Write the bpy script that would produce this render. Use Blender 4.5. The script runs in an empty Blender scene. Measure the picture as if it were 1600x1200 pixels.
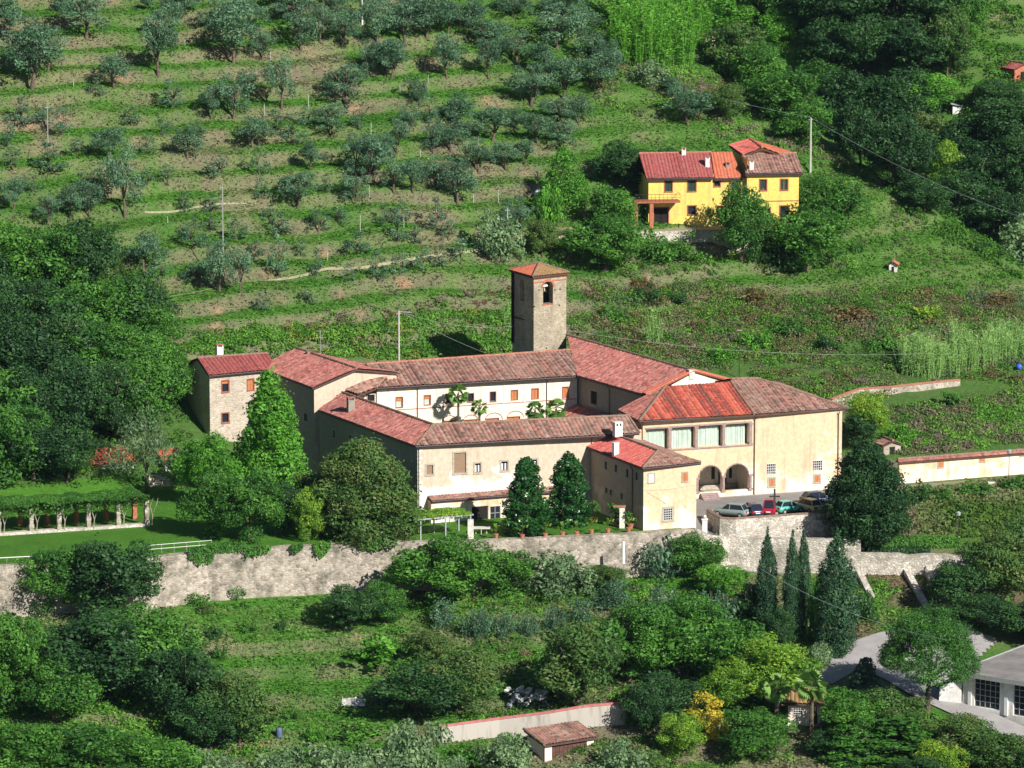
import bpy, math, random
import numpy as np
R = math.radians
C = bpy.context.scene.collection
sc = bpy.context.scene
# ---------------- camera, sky, sun, exposure ----------------
FPX = 7000.0; PT = R(10); cp, sp = math.cos(PT), math.sin(PT)
CAM = (0.0, -500*cp, 15.8+500*sp)
cam = bpy.data.objects.new('camera', bpy.data.cameras.new('camera'))
C.objects.link(cam); sc.camera = cam
cam.location = CAM; cam.rotation_euler = (R(80), 0, 0)
cam.data.sensor_width = 36; cam.data.lens = FPX/1600*36
cam.data.clip_start = 5; cam.data.clip_end = 4000
SUN = (1.0, -1.19, 1.0)
el = math.atan2(SUN[2], math.hypot(SUN[0], SUN[1]))
w = bpy.data.worlds.new('World'); sc.world = w; w.use_nodes = True
sky = w.node_tree.nodes.new('ShaderNodeTexSky'); sky.sky_type = 'NISHITA'; sky.sun_disc = False
sky.sun_elevation = el; sky.sun_rotation = math.atan2(SUN[0], SUN[1]); sky.air_density = 1.0; sky.dust_density = 0.3; sky.ozone_density = 3.0
bg = w.node_tree.nodes['Background']; bg.inputs[1].default_value = 0.05
w.node_tree.links.new(sky.outputs[0], bg.inputs[0])
sun = bpy.data.objects.new('sun', bpy.data.lights.new('sun', 'SUN')); C.objects.link(sun)
sun.data.energy = 5.0; sun.data.angle = R(0.5); sun.data.color = (1, 0.965, 0.90)
from mathutils import Vector
sun.rotation_euler = Vector(SUN).to_track_quat('Z', 'Y').to_euler()
sun.location = (60, -70, 90)
sc.view_settings.view_transform = 'Standard'; sc.view_settings.look = 'None'
sc.view_settings.exposure = 0.5; sc.view_settings.gamma = 1
sc.render.resolution_x = 1024; sc.render.resolution_y = 768
sc.cycles.max_bounces = 5; sc.cycles.diffuse_bounces = 2; sc.cycles.glossy_bounces = 2
sc.cycles.transmission_bounces = 3; sc.cycles.transparent_max_bounces = 4

# ---------------- coordinates ----------------
TH = R(24.5); c_, s_ = math.cos(TH), math.sin(TH); X0 = -10.57
def ray(px, py):
    r = (px-800)/FPX; u = (600-py)/FPX
    return (r, cp+u*sp, -sp+u*cp)
def L(a, b, z=0.0): return (X0+a*c_-b*s_, a*s_+b*c_, z)
def inv(x, y):
    x = x-X0
    return x*c_+y*s_, -x*s_+y*c_
def az(px, py, z):
    r = ray(px, py); t = (z-CAM[2])/r[2]
    return (r[0]*t, CAM[1]+r[1]*t, z)
def ppm(x, y, z):
    return FPX/((y-CAM[1])*cp-(z-CAM[2])*sp)
# ---------------- noise ----------------
_rs = np.random.RandomState(7); _NT = _rs.rand(256, 256)
def noise(x, y, sc_=1.0, off=0.0):
    x = np.asarray(x, float)/sc_+off*17.3+500; y = np.asarray(y, float)/sc_+off*9.1+500
    xi = np.floor(x).astype(int); yi = np.floor(y).astype(int); fx = x-xi; fy = y-yi
    fx = fx*fx*(3-2*fx); fy = fy*fy*(3-2*fy)
    g = lambda i, j: _NT[i % 256, j % 256]
    return (g(xi, yi)*(1-fx)+g(xi+1, yi)*fx)*(1-fy)+(g(xi, yi+1)*(1-fx)+g(xi+1, yi+1)*fx)*fy
def fbm(x, y, s, off=0.0):
    return (noise(x, y, s, off)+.5*noise(x, y, s/2.1, off+1)+.25*noise(x, y, s/4.3, off+2))/1.75
def sst(v, a, b):
    t = np.clip((v-a)/(b-a), 0, 1); return t*t*(3-2*t)
# ---------------- terrain ----------------
WP = [az(px, py, z) for px, py, z in [(-400, 905, .2), (0, 884, .2), (235, 872, .2), (330, 860, .2), (480, 852, .2), (620, 847, .2), (740, 846, .2), (1005, 833, .2), (1090, 827, .2), (1112, 838, -.6), (1140, 840, -1.2), (1240, 842, -1.2), (1345, 843, -1.2), (1480, 869, -3.1), (1700, 866, -3.1), (2100, 860, -3.1)]]
WX = np.array([p[0] for p in WP]); WY = np.array([p[1] for p in WP])+.5
PP = [az(px, py, .9) for px, py in [(1112, 803), (1125, 810), (1150, 811), (1180, 808.5), (1240, 804.5), (1303, 800)]]
PX_ = np.array([p[0] for p in PP]); PY_ = np.array([p[1] for p in PP])+.4
ROADY = lambda x: np.interp(x, [36, 46, 61, 90], [13, 18.5, 25, 38])
def HH(x, y, full=False):
    x = np.asarray(x, float); y = np.asarray(y, float)
    a = (x-X0)*c_+y*s_; b = -(x-X0)*s_+y*c_
    b0 = np.interp(a, [-60, -30, -12, 0, 34, 46, 55, 66, 80, 140], [27, 28, 33, 38, 38, 24, 12, 1, 0, 0])
    main = 3+.40*(b-38)
    low = np.clip(b-b0, 0, None)*(11.8/(60-b0))
    up = np.where(b < 60, low, main)
    up = np.where(b > 240, 83.8+.15*(b-240), up)
    cr = np.interp(b, [40, 58, 97, 200], [120, 115, 103, 78])
    up = up-13*np.exp(-((a-cr-24)/13)**2)*sst(b, 35, 75)
    up = up+(fbm(x, y, 22, 3)-.5)*2.4*sst(b, b0+8, b0+30)
    cr2 = cr-8+8*(fbm(x, y, 15, 5)-.5)
    m = sst(b, 46, 58)*(1-sst(a, cr2-30, cr2-14))+.45*sst(b, 46, 58)*sst(a, cr2-30, cr2-14)
    h = 2.25
    ph = up/h+1.1*(fbm(x, y, 34, 8)-.5)+.32*(noise(x, y, 8, 4)-.5)
    f = ph-np.floor(ph)
    g = np.where(f < .66, .2*f/.66, .2+.8*(f-.66)/.34)
    up2 = up+(np.floor(ph)+g-ph)*h*m
    riser = sst(f, .6, .7)*(1-.6*sst(f, .93, 1.0))*m
    # yard, shelf under the car park, slope to the east
    shelf = (x > 22.4) & (x < 36.9) & (y < np.interp(x, PX_, PY_))
    drive = (x > 19) & (x <= 22.4)
    up2 = np.where(shelf, np.interp(x, [22.4, 27, 36], [-1.0, -2.0, -2.4]), up2)
    up2 = np.where(drive, up2-1.2*sst(-y, -6, 4), up2)
    yw = np.interp(x, WX, WY)
    ry = ROADY(x)
    e = (x > 36.9)
    t = np.clip((ry-2.2-y)/np.maximum(ry-2.2-yw, 1), 0, 1)
    east = .3-3.9*sst(t, .25, 1.0)
    up2 = np.where(e & (y < ry-2.2), east, up2)
    up2 = np.where(e & (y >= ry-2.2) & (y < ry+1.5), .3, up2)
    d = yw-y
    foot = np.interp(x, [-60, -10, 15, 60], [-5.4, -5.1, -4.6, -5.5])
    lo = foot-.21*d+(fbm(x, y, 14, 6)-.5)*1.6*sst(d, 3, 12)
    ph2 = lo/1.5+.4*(fbm(x, y, 16, 9)-.5); f2 = ph2-np.floor(ph2)
    m2 = sst(d, 5, 10)*(x < 22)*.8
    lo = lo+(np.floor(ph2)+np.where(f2 < .62, .25*f2/.62, .25+.75*(f2-.62)/.38)-ph2)*1.5*m2
    front = y < yw
    z = np.where(front, lo, up2)
    if full:
        ris = np.where(front, (f2 > .6)*m2, riser)
        return z, a, b, front, d, ris, m, b0, cr
    return z
def H(x, y): return float(HH(x, y))
_T = np.concatenate([np.arange(380, 1000, .4)])
def ground(px, py):
    r = ray(px, py); n = 1.0
    X = r[0]*_T; Y = CAM[1]+r[1]*_T; Z = CAM[2]+r[2]*_T
    d = Z-HH(X, Y); k = np.where(d < 0)[0]
    if len(k) == 0: return (float(X[-1]), float(Y[-1]), float(Z[-1]))
    k = k[0]; t = _T[k]
    if k > 0: t = _T[k-1]+.4*d[k-1]/(d[k-1]-d[k]+1e-9)
    x, y = r[0]*t, CAM[1]+r[1]*t
    return (x, y, H(x, y))
# ---------------- materials ----------------
MATS = {}
def nm(name):
    m = bpy.data.materials.new(name); m.use_nodes = True; nt = m.node_tree
    b = nt.nodes['Principled BSDF']; MATS[name] = m
    b.inputs['Roughness'].default_value = .85
    b.inputs['Specular IOR Level'].default_value = .25
    return m, nt, b
def N(nt, t, **k):
    n = nt.nodes.new(t)
    for a, v in k.items():
        if a.startswith('i_'): n.inputs[a[2:].replace('_', ' ')].default_value = v
        else: setattr(n, a, v)
    return n
def ramp(nt, src, stops, interp='LINEAR'):
    r = nt.nodes.new('ShaderNodeValToRGB'); r.color_ramp.interpolation = interp
    el_ = r.color_ramp.elements
    while len(el_) < len(stops): el_.new(.5)
    for e, (p, col) in zip(el_, stops): e.position = p; e.color = (*col, 1)
    nt.links.new(src, r.inputs[0]); return r.outputs[0]
def mixc(nt, f, a, b, mode='MIX'):
    m = nt.nodes.new('ShaderNodeMix'); m.data_type = 'RGBA'; m.blend_type = mode
    for sock, v in ((m.inputs[0], f), (m.inputs[6], a), (m.inputs[7], b)):
        if isinstance(v, (int, float)): sock.default_value = v
        elif isinstance(v, tuple): sock.default_value = (*v, 1)
        else: nt.links.new(v, sock)
    return m.outputs[2]
def bump(nt, b, src, st, dist=.05):
    n = N(nt, 'ShaderNodeBump'); n.inputs['Strength'].default_value = st; n.inputs['Distance'].default_value = dist
    nt.links.new(src, n.inputs['Height']); nt.links.new(n.outputs[0], b.inputs['Normal'])
def geo(nt): return nt.nodes.new('ShaderNodeNewGeometry').outputs['Position']
def nz(nt, sc_, det=4, rough=.6, vec=None):
    n = N(nt, 'ShaderNodeTexNoise'); n.inputs['Scale'].default_value = sc_; n.inputs['Detail'].default_value = det
    n.inputs['Roughness'].default_value = rough
    nt.links.new(vec if vec is not None else geo(nt), n.inputs['Vector']); return n.outputs[0]
def simple(name, col, rough=.8, var=.25, sc_=2.0, metal=0.0):
    m, nt, b = nm(name)
    k = 1-var
    o = ramp(nt, nz(nt, sc_), [(.3, tuple(v*k for v in col)), (.7, tuple(min(1, v*(1+var*.6)) for v in col))])
    nt.links.new(o, b.inputs[0]); b.inputs['Roughness'].default_value = rough; b.inputs['Metallic'].default_value = metal
    return m
def plaster(name, base, patch, stain=(.35, .27, .2), pz=2.5, amount=.5):
    m, nt, b = nm(name)
    p = geo(nt)
    n1 = nz(nt, .35, 6, .65, p); n2 = nz(nt, 2.2, 5, .7, p)
    sep = N(nt, 'ShaderNodeSeparateXYZ'); nt.links.new(p, sep.inputs[0])
    mr = N(nt, 'ShaderNodeMapRange'); mr.inputs[1].default_value = 0; mr.inputs[2].default_value = pz+2.5
    mr.inputs[3].default_value = .22*amount*2; mr.inputs[4].default_value = -.03; nt.links.new(sep.outputs[2], mr.inputs[0])
    ad = N(nt, 'ShaderNodeMath', operation='ADD'); nt.links.new(n1, ad.inputs[0]); nt.links.new(mr.outputs[0], ad.inputs[1])
    f = ramp(nt, ad.outputs[0], [(.6, (0, 0, 0)), (.68, (1, 1, 1))])
    col = ramp(nt, n2, [(.3, tuple(v*.78 for v in base)), (.6, base), (.8, tuple(min(1, v*1.06) for v in base))])
    col = mixc(nt, f, col, patch)
    # vertical run stains
    mp = N(nt, 'ShaderNodeMapping'); mp.inputs['Scale'].default_value = (1.6, 1.6, .16); nt.links.new(p, mp.inputs[0])
    st = ramp(nt, nz(nt, 1.0, 4, .6, mp.outputs[0]), [(.54, (0, 0, 0)), (.75, (.6, .6, .6))])
    col = mixc(nt, st, col, stain)
    nt.links.new(col, b.inputs[0]); bump(nt, b, n2, .4, .04); return m
def stone(name, cols, sc_=2.2, mortar=(.45, .4, .33), stain=(.12, .11, .09)):
    m, nt, b = nm(name); p = geo(nt)
    mp = N(nt, 'ShaderNodeMapping'); mp.inputs['Scale'].default_value = (1, 1, 1.5); nt.links.new(p, mp.inputs[0])
    v = N(nt, 'ShaderNodeTexVoronoi'); v.inputs['Scale'].default_value = sc_; nt.links.new(mp.outputs[0], v.inputs['Vector'])
    sx = N(nt, 'ShaderNodeSeparateColor'); nt.links.new(v.outputs['Color'], sx.inputs[0])
    col = ramp(nt, sx.outputs[0], [(i/(len(cols)-1), k) for i, k in enumerate(cols)])
    v2 = N(nt, 'ShaderNodeTexVoronoi', feature='DISTANCE_TO_EDGE'); v2.inputs['Scale'].default_value = sc_
    nt.links.new(mp.outputs[0], v2.inputs['Vector'])
    e = ramp(nt, v2.outputs['Distance'], [(.02, (1, 1, 1)), (.09, (0, 0, 0))])
    col = mixc(nt, e, col, mortar)
    st = ramp(nt, nz(nt, .45, 6, .75, p), [(.44, (0, 0, 0)), (.66, (.85, .85, .85))])
    col = mixc(nt, st, col, stain)
    sp_ = ramp(nt, nz(nt, 3.5, 3, .7, p), [(.62, (0, 0, 0)), (.7, (.75, .75, .75))])
    col = mixc(nt, sp_, col, stain)
    nt.links.new(col, b.inputs[0]); bump(nt, b, v2.outputs['Distance'], .8, .12); return m
def tiles(name, cols, lich, la=.55, colw=.42, colmix=.5):
    m, nt, b = nm(name)
    uv = N(nt, 'ShaderNodeUVMap', uv_map='UVMap'); sep = N(nt, 'ShaderNodeSeparateXYZ'); nt.links.new(uv.outputs[0], sep.inputs[0])
    def fl(o, k):
        d = N(nt, 'ShaderNodeMath', operation='DIVIDE'); nt.links.new(o, d.inputs[0]); d.inputs[1].default_value = k
        f = N(nt, 'ShaderNodeMath', operation='FLOOR'); nt.links.new(d.outputs[0], f.inputs[0]); return f.outputs[0]
    t = fl(sep.outputs[0], colw); s = fl(sep.outputs[1], .36)
    cb = N(nt, 'ShaderNodeCombineXYZ'); nt.links.new(t, cb.inputs[0]); nt.links.new(s, cb.inputs[1])
    wn = N(nt, 'ShaderNodeTexWhiteNoise', noise_dimensions='2D'); nt.links.new(cb.outputs[0], wn.inputs['Vector'])
    wc = N(nt, 'ShaderNodeTexWhiteNoise', noise_dimensions='1D'); nt.links.new(t, wc.inputs['W'])
    mx = N(nt, 'ShaderNodeMix'); mx.inputs[0].default_value = colmix
    nt.links.new(wn.outputs[0], mx.inputs[2]); nt.links.new(wc.outputs[0], mx.inputs[3])
    col = ramp(nt, mx.outputs[0], [(.12+.76*i/(len(cols)-1), k) for i, k in enumerate(cols)])
    p = geo(nt)
    l = ramp(nt, nz(nt, .6, 6, .75, p), [(la, (0, 0, 0)), (la+.16, (.85, .85, .85))])
    l2 = ramp(nt, nz(nt, 5, 3, .7, p), [(.45, (0, 0, 0)), (.6, (1, 1, 1))])
    f = mixc(nt, 1.0, l, l2, 'MULTIPLY')
    col = mixc(nt, f, col, lich)
    w2 = ramp(nt, nz(nt, 7, 2, .7, p), [(.60, (0, 0, 0)), (.68, (.75, .75, .75))])
    col = mixc(nt, w2, col, (.46, .42, .38))
    nt.links.new(col, b.inputs[0]); bump(nt, b, wn.outputs[0], .3, .03); return m
LK = 2.4
def leafmat(name, cols, trans=.35, rough=.55):
    cols = [(c[0]*LK*.97, c[1]*LK, c[2]*LK*.95) for c in cols]
    m, nt, b = nm(name)
    at = N(nt, 'ShaderNodeAttribute', attribute_name='v')
    oi = N(nt, 'ShaderNodeObjectInfo')
    n = nz(nt, .5, 3, .6)
    a1 = N(nt, 'ShaderNodeMath', operation='MULTIPLY_ADD'); nt.links.new(oi.outputs['Random'], a1.inputs[0]); a1.inputs[1].default_value = .28
    nt.links.new(at.outputs['Fac'], a1.inputs[2])
    a2 = N(nt, 'ShaderNodeMath', operation='MULTIPLY_ADD'); nt.links.new(n, a2.inputs[0]); a2.inputs[1].default_value = .3
    nt.links.new(a1.outputs[0], a2.inputs[2])
    dv = N(nt, 'ShaderNodeMath', operation='DIVIDE'); nt.links.new(a2.outputs[0], dv.inputs[0]); dv.inputs[1].default_value = 1.5
    col = ramp(nt, dv.outputs[0], [(.15+.7*i/(len(cols)-1), k) for i, k in enumerate(cols)])
    nt.links.new(col, b.inputs[0]); b.inputs['Roughness'].default_value = rough
    b.inputs['Specular IOR Level'].default_value = .3
    tr = N(nt, 'ShaderNodeBsdfTranslucent'); nt.links.new(col, tr.inputs[0])
    ms = N(nt, 'ShaderNodeMixShader'); ms.inputs[0].default_value = trans
    out = nt.nodes['Material Output']
    nt.links.new(b.outputs[0], ms.inputs[1]); nt.links.new(tr.outputs[0], ms.inputs[2]); nt.links.new(ms.outputs[0], out.inputs[0])
    return m
def vcolmat(name, trans=0.0, bs=0.0):
    m, nt, b = nm(name)
    at = N(nt, 'ShaderNodeAttribute', attribute_name='col')
    p = geo(nt)
    n = ramp(nt, nz(nt, 1.6, 6, .75, p), [(.3, (.75, .75, .75)), (.7, (1.35, 1.35, 1.25))])
    col = mixc(nt, 1.0, at.outputs['Color'], n, 'MULTIPLY')
    nt.links.new(col, b.inputs[0])
    b.inputs['Specular IOR Level'].default_value = .1
    if bs: bump(nt, b, nz(nt, 2.5, 6, .8, p), bs, .35)
    if trans:
        tr = N(nt, 'ShaderNodeBsdfTranslucent'); nt.links.new(col, tr.inputs[0])
        ms = N(nt, 'ShaderNodeMixShader'); ms.inputs[0].default_value = trans
        out = nt.nodes['Material Output']
        nt.links.new(b.outputs[0], ms.inputs[1]); nt.links.new(tr.outputs[0], ms.inputs[2]); nt.links.new(ms.outputs[0], out.inputs[0])
    return m
M_ground = vcolmat('ground_cover', 0, 1.0)
M_stuff = vcolmat('scrub_leaves', .3)
M_cream = plaster('cream_plaster', (.73, .535, .345), (.80, .69, .55))
M_peel = plaster('peeling_plaster', (.63, .50, .38), (.80, .72, .64), pz=5, amount=.75)
M_court = plaster('pale_court_plaster', (.84, .73, .60), (.9, .82, .72), amount=.2)
M_weath_shade = plaster('weathered_shade_plaster', (.36, .30, .24), (.46, .40, .34))  # plaster darkened in colour to stand for shade on the annex west wall
M_yellow = plaster('yellow_plaster', (.82, .60, .15), (.88, .66, .2), amount=.1)
M_shade = plaster('shade_grey_plaster', (.30, .27, .22), (.38, .34, .29))  # grey with west wall shade put into the colour; some chimneys share it
M_white = plaster('white_plaster', (.74, .72, .68), (.8, .8, .78), amount=.3)
M_pinkw = plaster('pink_plaster', (.72, .50, .42), (.8, .66, .56))
M_oldwall = plaster('weathered_wall', (.28, .255, .22), (.42, .38, .33), stain=(.12, .10, .08), amount=.8)
M_tower = stone('tower_stone', [(.26, .22, .16), (.40, .34, .24), (.50, .43, .31), (.33, .28, .2)], 3.4, (.42, .36, .27), (.22, .19, .14))
M_rubble = stone('rubble_stone', [(.25, .21, .17), (.42, .36, .29), (.54, .47, .39), (.34, .29, .24)], 2.3, (.40, .34, .28), (.09, .085, .06))
M_rubble2 = stone('pale_rubble', [(.42, .38, .32), (.62, .56, .48), (.74, .68, .60), (.5, .44, .36)], 2.6, (.34, .3, .25), (.2, .18, .14))
M_housest = stone('house_stone', [(.34, .28, .22), (.50, .42, .34), (.58, .5, .41)], 2.6, (.54, .46, .37), (.4, .34, .26))
M_quoin = simple('quoin_stone', (.66, .62, .54), .8, .3, 3)
T_old = tiles('old_pantiles', [(.13, .065, .05), (.28, .12, .09), (.43, .20, .15), (.20, .12, .09), (.48, .27, .21), (.16, .085, .07)], (.14, .12, .085), .42, .5, .6)
T_pink = tiles('pink_pantiles', [(.24, .07, .055), (.42, .13, .10), (.52, .21, .17), (.32, .10, .08), (.47, .15, .12)], (.18, .11, .09), .44, .42, .2)
T_red = tiles('red_pantiles', [(.17, .06, .045), (.32, .055, .035), (.52, .095, .055), (.58, .13, .075), (.30, .08, .055)], (.28, .11, .08), .58, .45, .7)
T_bright = tiles('bright_red_pantiles', [(.46, .085, .07), (.56, .12, .095), (.50, .14, .11)], (.34, .14, .12), .62, .3, .2)
T_house = tiles('house_pantiles', [(.24, .055, .05), (.34, .08, .07), (.29, .08, .07)], (.2, .08, .07), .64, .45, .6)
T_orange = tiles('orange_pantiles', [(.44, .10, .05), (.52, .14, .07), (.40, .12, .07)], (.3, .12, .08), .65, .4, .3)
T_moss = tiles('mossy_pantiles', [(.30, .13, .08), (.42, .22, .08), (.26, .17, .09)], (.22, .2, .05), .42, .4, .3)
M_ridge = simple('ridge_tile', (.40, .17, .11), .85, .4, 3)
M_ridged = simple('old_ridge_tile', (.26, .17, .12), .85, .4, 3)
M_soffit = simple('soffit_wood', (.10, .06, .045))
M_gutter = simple('gutter_metal', (.06, .04, .045), .5)
M_pipe = simple('copper_pipe', (.16, .09, .06), .5)
M_glass, _nt, _b = nm('window_glass'); _b.inputs[0].default_value = (.02, .025, .035, 1); _b.inputs['Roughness'].default_value = .12
M_dark = simple('dark_interior', (.02, .016, .014), .9)
M_shut = simple('orange_shutter', (.52, .20, .08), .6, .2, 6)
M_shutbr = simple('brown_shutter', (.30, .20, .13), .7, .2, 6)
M_shutgr = simple('dark_green_shutter', (.03, .055, .04), .5, .3, 6)
M_frame = simple('stone_frame', (.42, .37, .30), .8, .3, 4)
M_redframe = simple('brick_frame', (.36, .12, .07), .8, .3, 4)
M_wframe = simple('white_frame', (.75, .73, .70), .5, .1)
M_mauve = simple('sandstone_pillar', (.34, .24, .23), .8, .3, 3)
M_brick = simple('brick', (.45, .16, .09), .85, .45, 5)
M_wood = simple('weathered_wood', (.22, .13, .09), .85, .5, 4)
M_planks = simple('dark_planks', (.13, .065, .05), .85, .5, 3)
M_bark = simple('bark', (.13, .095, .07), .9, .4, 3)
M_palebark = simple('pale_bark', (.34, .29, .22), .9, .3, 3)
M_metal = simple('grey_metal', (.35, .36, .36), .45, .15)
M_pole = simple('pole_concrete', (.46, .44, .40), .8, .2)
M_wire = simple('wire', (.38, .42, .40), .6, .1)
M_iron = simple('dark_iron', (.05, .045, .04), .5, .2)
M_tarmac = simple('tarmac', (.24, .225, .215), .9, .15, .6)
M_tarmac2 = simple('pale_road', (.34, .32, .31), .9, .15, .6)
M_gravel = simple('gravel', (.30, .28, .17), .95, .3, 2)
M_terra = simple('terracotta', (.45, .17, .10), .8, .2, 4)
M_cap = simple('pink_coping', (.50, .17, .16), .85, .3, 3)
M_concrete = simple('concrete_roof', (.26, .235, .22), .9, .3, .5)
M_curtain = simple('curtain_cloth', (.46, .54, .47), .8, .12, 1)
M_white2 = simple('white_paint', (.78, .77, .73), .5, .1)
M_bronze = simple('bell_bronze', (.10, .09, .05), .4, .2, 3, .7)
M_rubber = simple('rubber', (.02, .02, .02), .8, .1)
M_blue = simple('blue_plastic', (.05, .12, .55), .4, .1)
M_dullblue = simple('dull_blue', (.10, .14, .24), .6, .2)
M_sheet = simple('grey_sheet', (.50, .48, .44), .8, .3, 2)
LF = {
 'dark': leafmat('dark_leaves', [(.005, .017, .006), (.012, .036, .010), (.028, .070, .015)], .25),  # shade of the woods is partly put into this leaf colour
 'mid': leafmat('green_leaves', [(.011, .037, .007), (.028, .082, .012), (.064, .15, .02)], .35),
 'light': leafmat('bright_leaves', [(.02, .065, .010), (.045, .13, .014), (.085, .20, .022)], .4),
 'yellow': leafmat('yellowing_leaves', [(.03, .07, .01), (.075, .15, .015), (.17, .22, .025)], .4),
 'gold': leafmat('golden_leaves', [(.09, .12, .01), (.24, .22, .02), (.36, .22, .03)], .4),
 'rust': leafmat('browning_leaves', [(.018, .042, .010), (.034, .075, .016), (.075, .085, .025)], .3),
 'olive': leafmat('olive_leaves', [(.014, .034, .018), (.034, .072, .038), (.075, .130, .072)], .2),
 'cypress': leafmat('cypress_leaves', [(.005, .018, .009), (.012, .036, .016), (.026, .062, .024)], .1),
 'glossy': leafmat('magnolia_leaves', [(.004, .016, .006), (.010, .042, .008), (.03, .095, .016)], .15, .3),
 'pine': leafmat('pine_needles', [(.008, .028, .006), (.020, .064, .010), (.044, .11, .016)], .2),
 'fir': leafmat('fir_needles', [(.012, .028, .018), (.02, .045, .03), (.04, .075, .045)], .1),
 'palm': leafmat('palm_leaves', [(.02, .05, .012), (.05, .11, .02), (.12, .19, .05)], .3, .4),
 'reed': leafmat('reed_leaves', [(.03, .07, .018), (.085, .165, .042), (.16, .235, .08)], .4),
 'russet': leafmat('russet_leaves', [(.035, .03, .012), (.07, .05, .018), (.11, .075, .028)], .3),
 'grey': leafmat('greygreen_leaves', [(.03, .055, .025), (.06, .10, .045), (.12, .17, .08)], .3),
}
# ---------------- mesh helpers ----------------
class MB:
    def __init__(s): s.v = []; s.f = []; s.mi = []; s.uv = []
    def face(s, pts, mi=0, uv=None):
        k = len(s.v); s.v += [tuple(p) for p in pts]; s.f.append(tuple(range(k, k+len(pts)))); s.mi.append(mi)
        s.uv.append(uv)
    def mesh(s, vs, fs, mi=0):
        k = len(s.v); s.v += [tuple(p) for p in vs]
        for f in fs: s.f.append(tuple(i+k for i in f)); s.mi.append(mi); s.uv.append(None)
    def box(s, x0, x1, y0, y1, z0, z1, mi=0, fr=None):
        vs = [(x, y, z) for z in (z0, z1) for x, y in ((x0, y0), (x1, y0), (x1, y1), (x0, y1))]
        if fr: vs = [fr(*p) for p in vs]
        s.mesh(vs, [(0, 3, 2, 1), (4, 5, 6, 7), (0, 1, 5, 4), (1, 2, 6, 5), (2, 3, 7, 6), (3, 0, 4, 7)], mi)
    def tube(s, pts, rads, n=6, mi=0, cap=True):
        pts = [Vector(p) for p in pts]
        if not isinstance(rads, (list, tuple)): rads = [rads]*len(pts)
        rings = []
        for i, p in enumerate(pts):
            d = (pts[min(i+1, len(pts)-1)]-pts[max(i-1, 0)]).normalized()
            a = Vector((0, 0, 1)) if abs(d.z) < .9 else Vector((1, 0, 0))
            u = d.cross(a).normalized(); v = d.cross(u)
            rings.append([p+(u*math.cos(2*math.pi*k/n)+v*math.sin(2*math.pi*k/n))*rads[i] for k in range(n)])
        vs = [q for r in rings for q in r]; fs = []
        for i in range(len(pts)-1):
            for k in range(n):
                fs.append((i*n+k, i*n+(k+1) % n, (i+1)*n+(k+1) % n, (i+1)*n+k))
        if cap: fs.append(tuple(range(n))[::-1]); fs.append(tuple((len(pts)-1)*n+k for k in range(n)))
        s.mesh(vs, fs, mi)
    def build(s, name, mats, parent=None, smooth=False):
        me = bpy.data.meshes.new(name); me.from_pydata(s.v, [], s.f)
        if not isinstance(mats, (list, tuple)): mats = [mats]
        for m in mats: me.materials.append(m)
        if len(mats) > 1: me.polygons.foreach_set('material_index', s.mi)
        if any(u is not None for u in s.uv):
            uvl = me.uv_layers.new(name='UVMap'); dat = []
            for f, u in zip(s.f, s.uv):
                if u is None: dat += [0.0, 0.0]*len(f)
                else:
                    for q in u: dat += [q[0], q[1]]
            uvl.data.foreach_set('uv', dat)
        if smooth: me.polygons.foreach_set('use_smooth', [True]*len(me.polygons))
        me.update()
        o = bpy.data.objects.new(name, me); C.objects.link(o)
        if parent is not None: o.parent = parent
        return o
def empty(name, loc=(0, 0, 0), rz=0):
    o = bpy.data.objects.new(name, None); C.objects.link(o); o.location = loc; o.rotation_euler.z = rz
    o.empty_display_size = .5; return o
def tag(o, label=None, cat=None, group=None, kind=None):
    if label: o['label'] = label
    if cat: o['category'] = cat
    if group: o['group'] = group
    if kind: o['kind'] = kind
    return o
def npmesh(name, V, F, mat, attr=None, col=None, parent=None):
    me = bpy.data.meshes.new(name); V = np.asarray(V, np.float32); F = np.asarray(F, np.int32); k = F.shape[1]
    me.vertices.add(len(V)); me.vertices.foreach_set('co', V.ravel())
    me.loops.add(F.size); me.loops.foreach_set('vertex_index', F.ravel())
    me.polygons.add(len(F)); me.polygons.foreach_set('loop_start', np.arange(0, F.size, k, dtype=np.int32))
    me.polygons.foreach_set('loop_total', np.full(len(F), k, np.int32))
    me.materials.append(mat)
    if attr is not None:
        a = me.attributes.new('v', 'FLOAT', 'POINT'); a.data.foreach_set('value', np.asarray(attr, np.float32))
    if col is not None:
        a = me.attributes.new('col', 'FLOAT_COLOR', 'POINT')
        cc = np.ones((len(V), 4), np.float32); cc[:, :3] = col; a.data.foreach_set('color', cc.ravel())
    me.update(calc_edges=True); me.validate()
    return me
def mobj(name, me, parent=None):
    o = bpy.data.objects.new(name, me); C.objects.link(o)
    if parent is not None: o.parent = parent
    return o
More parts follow.
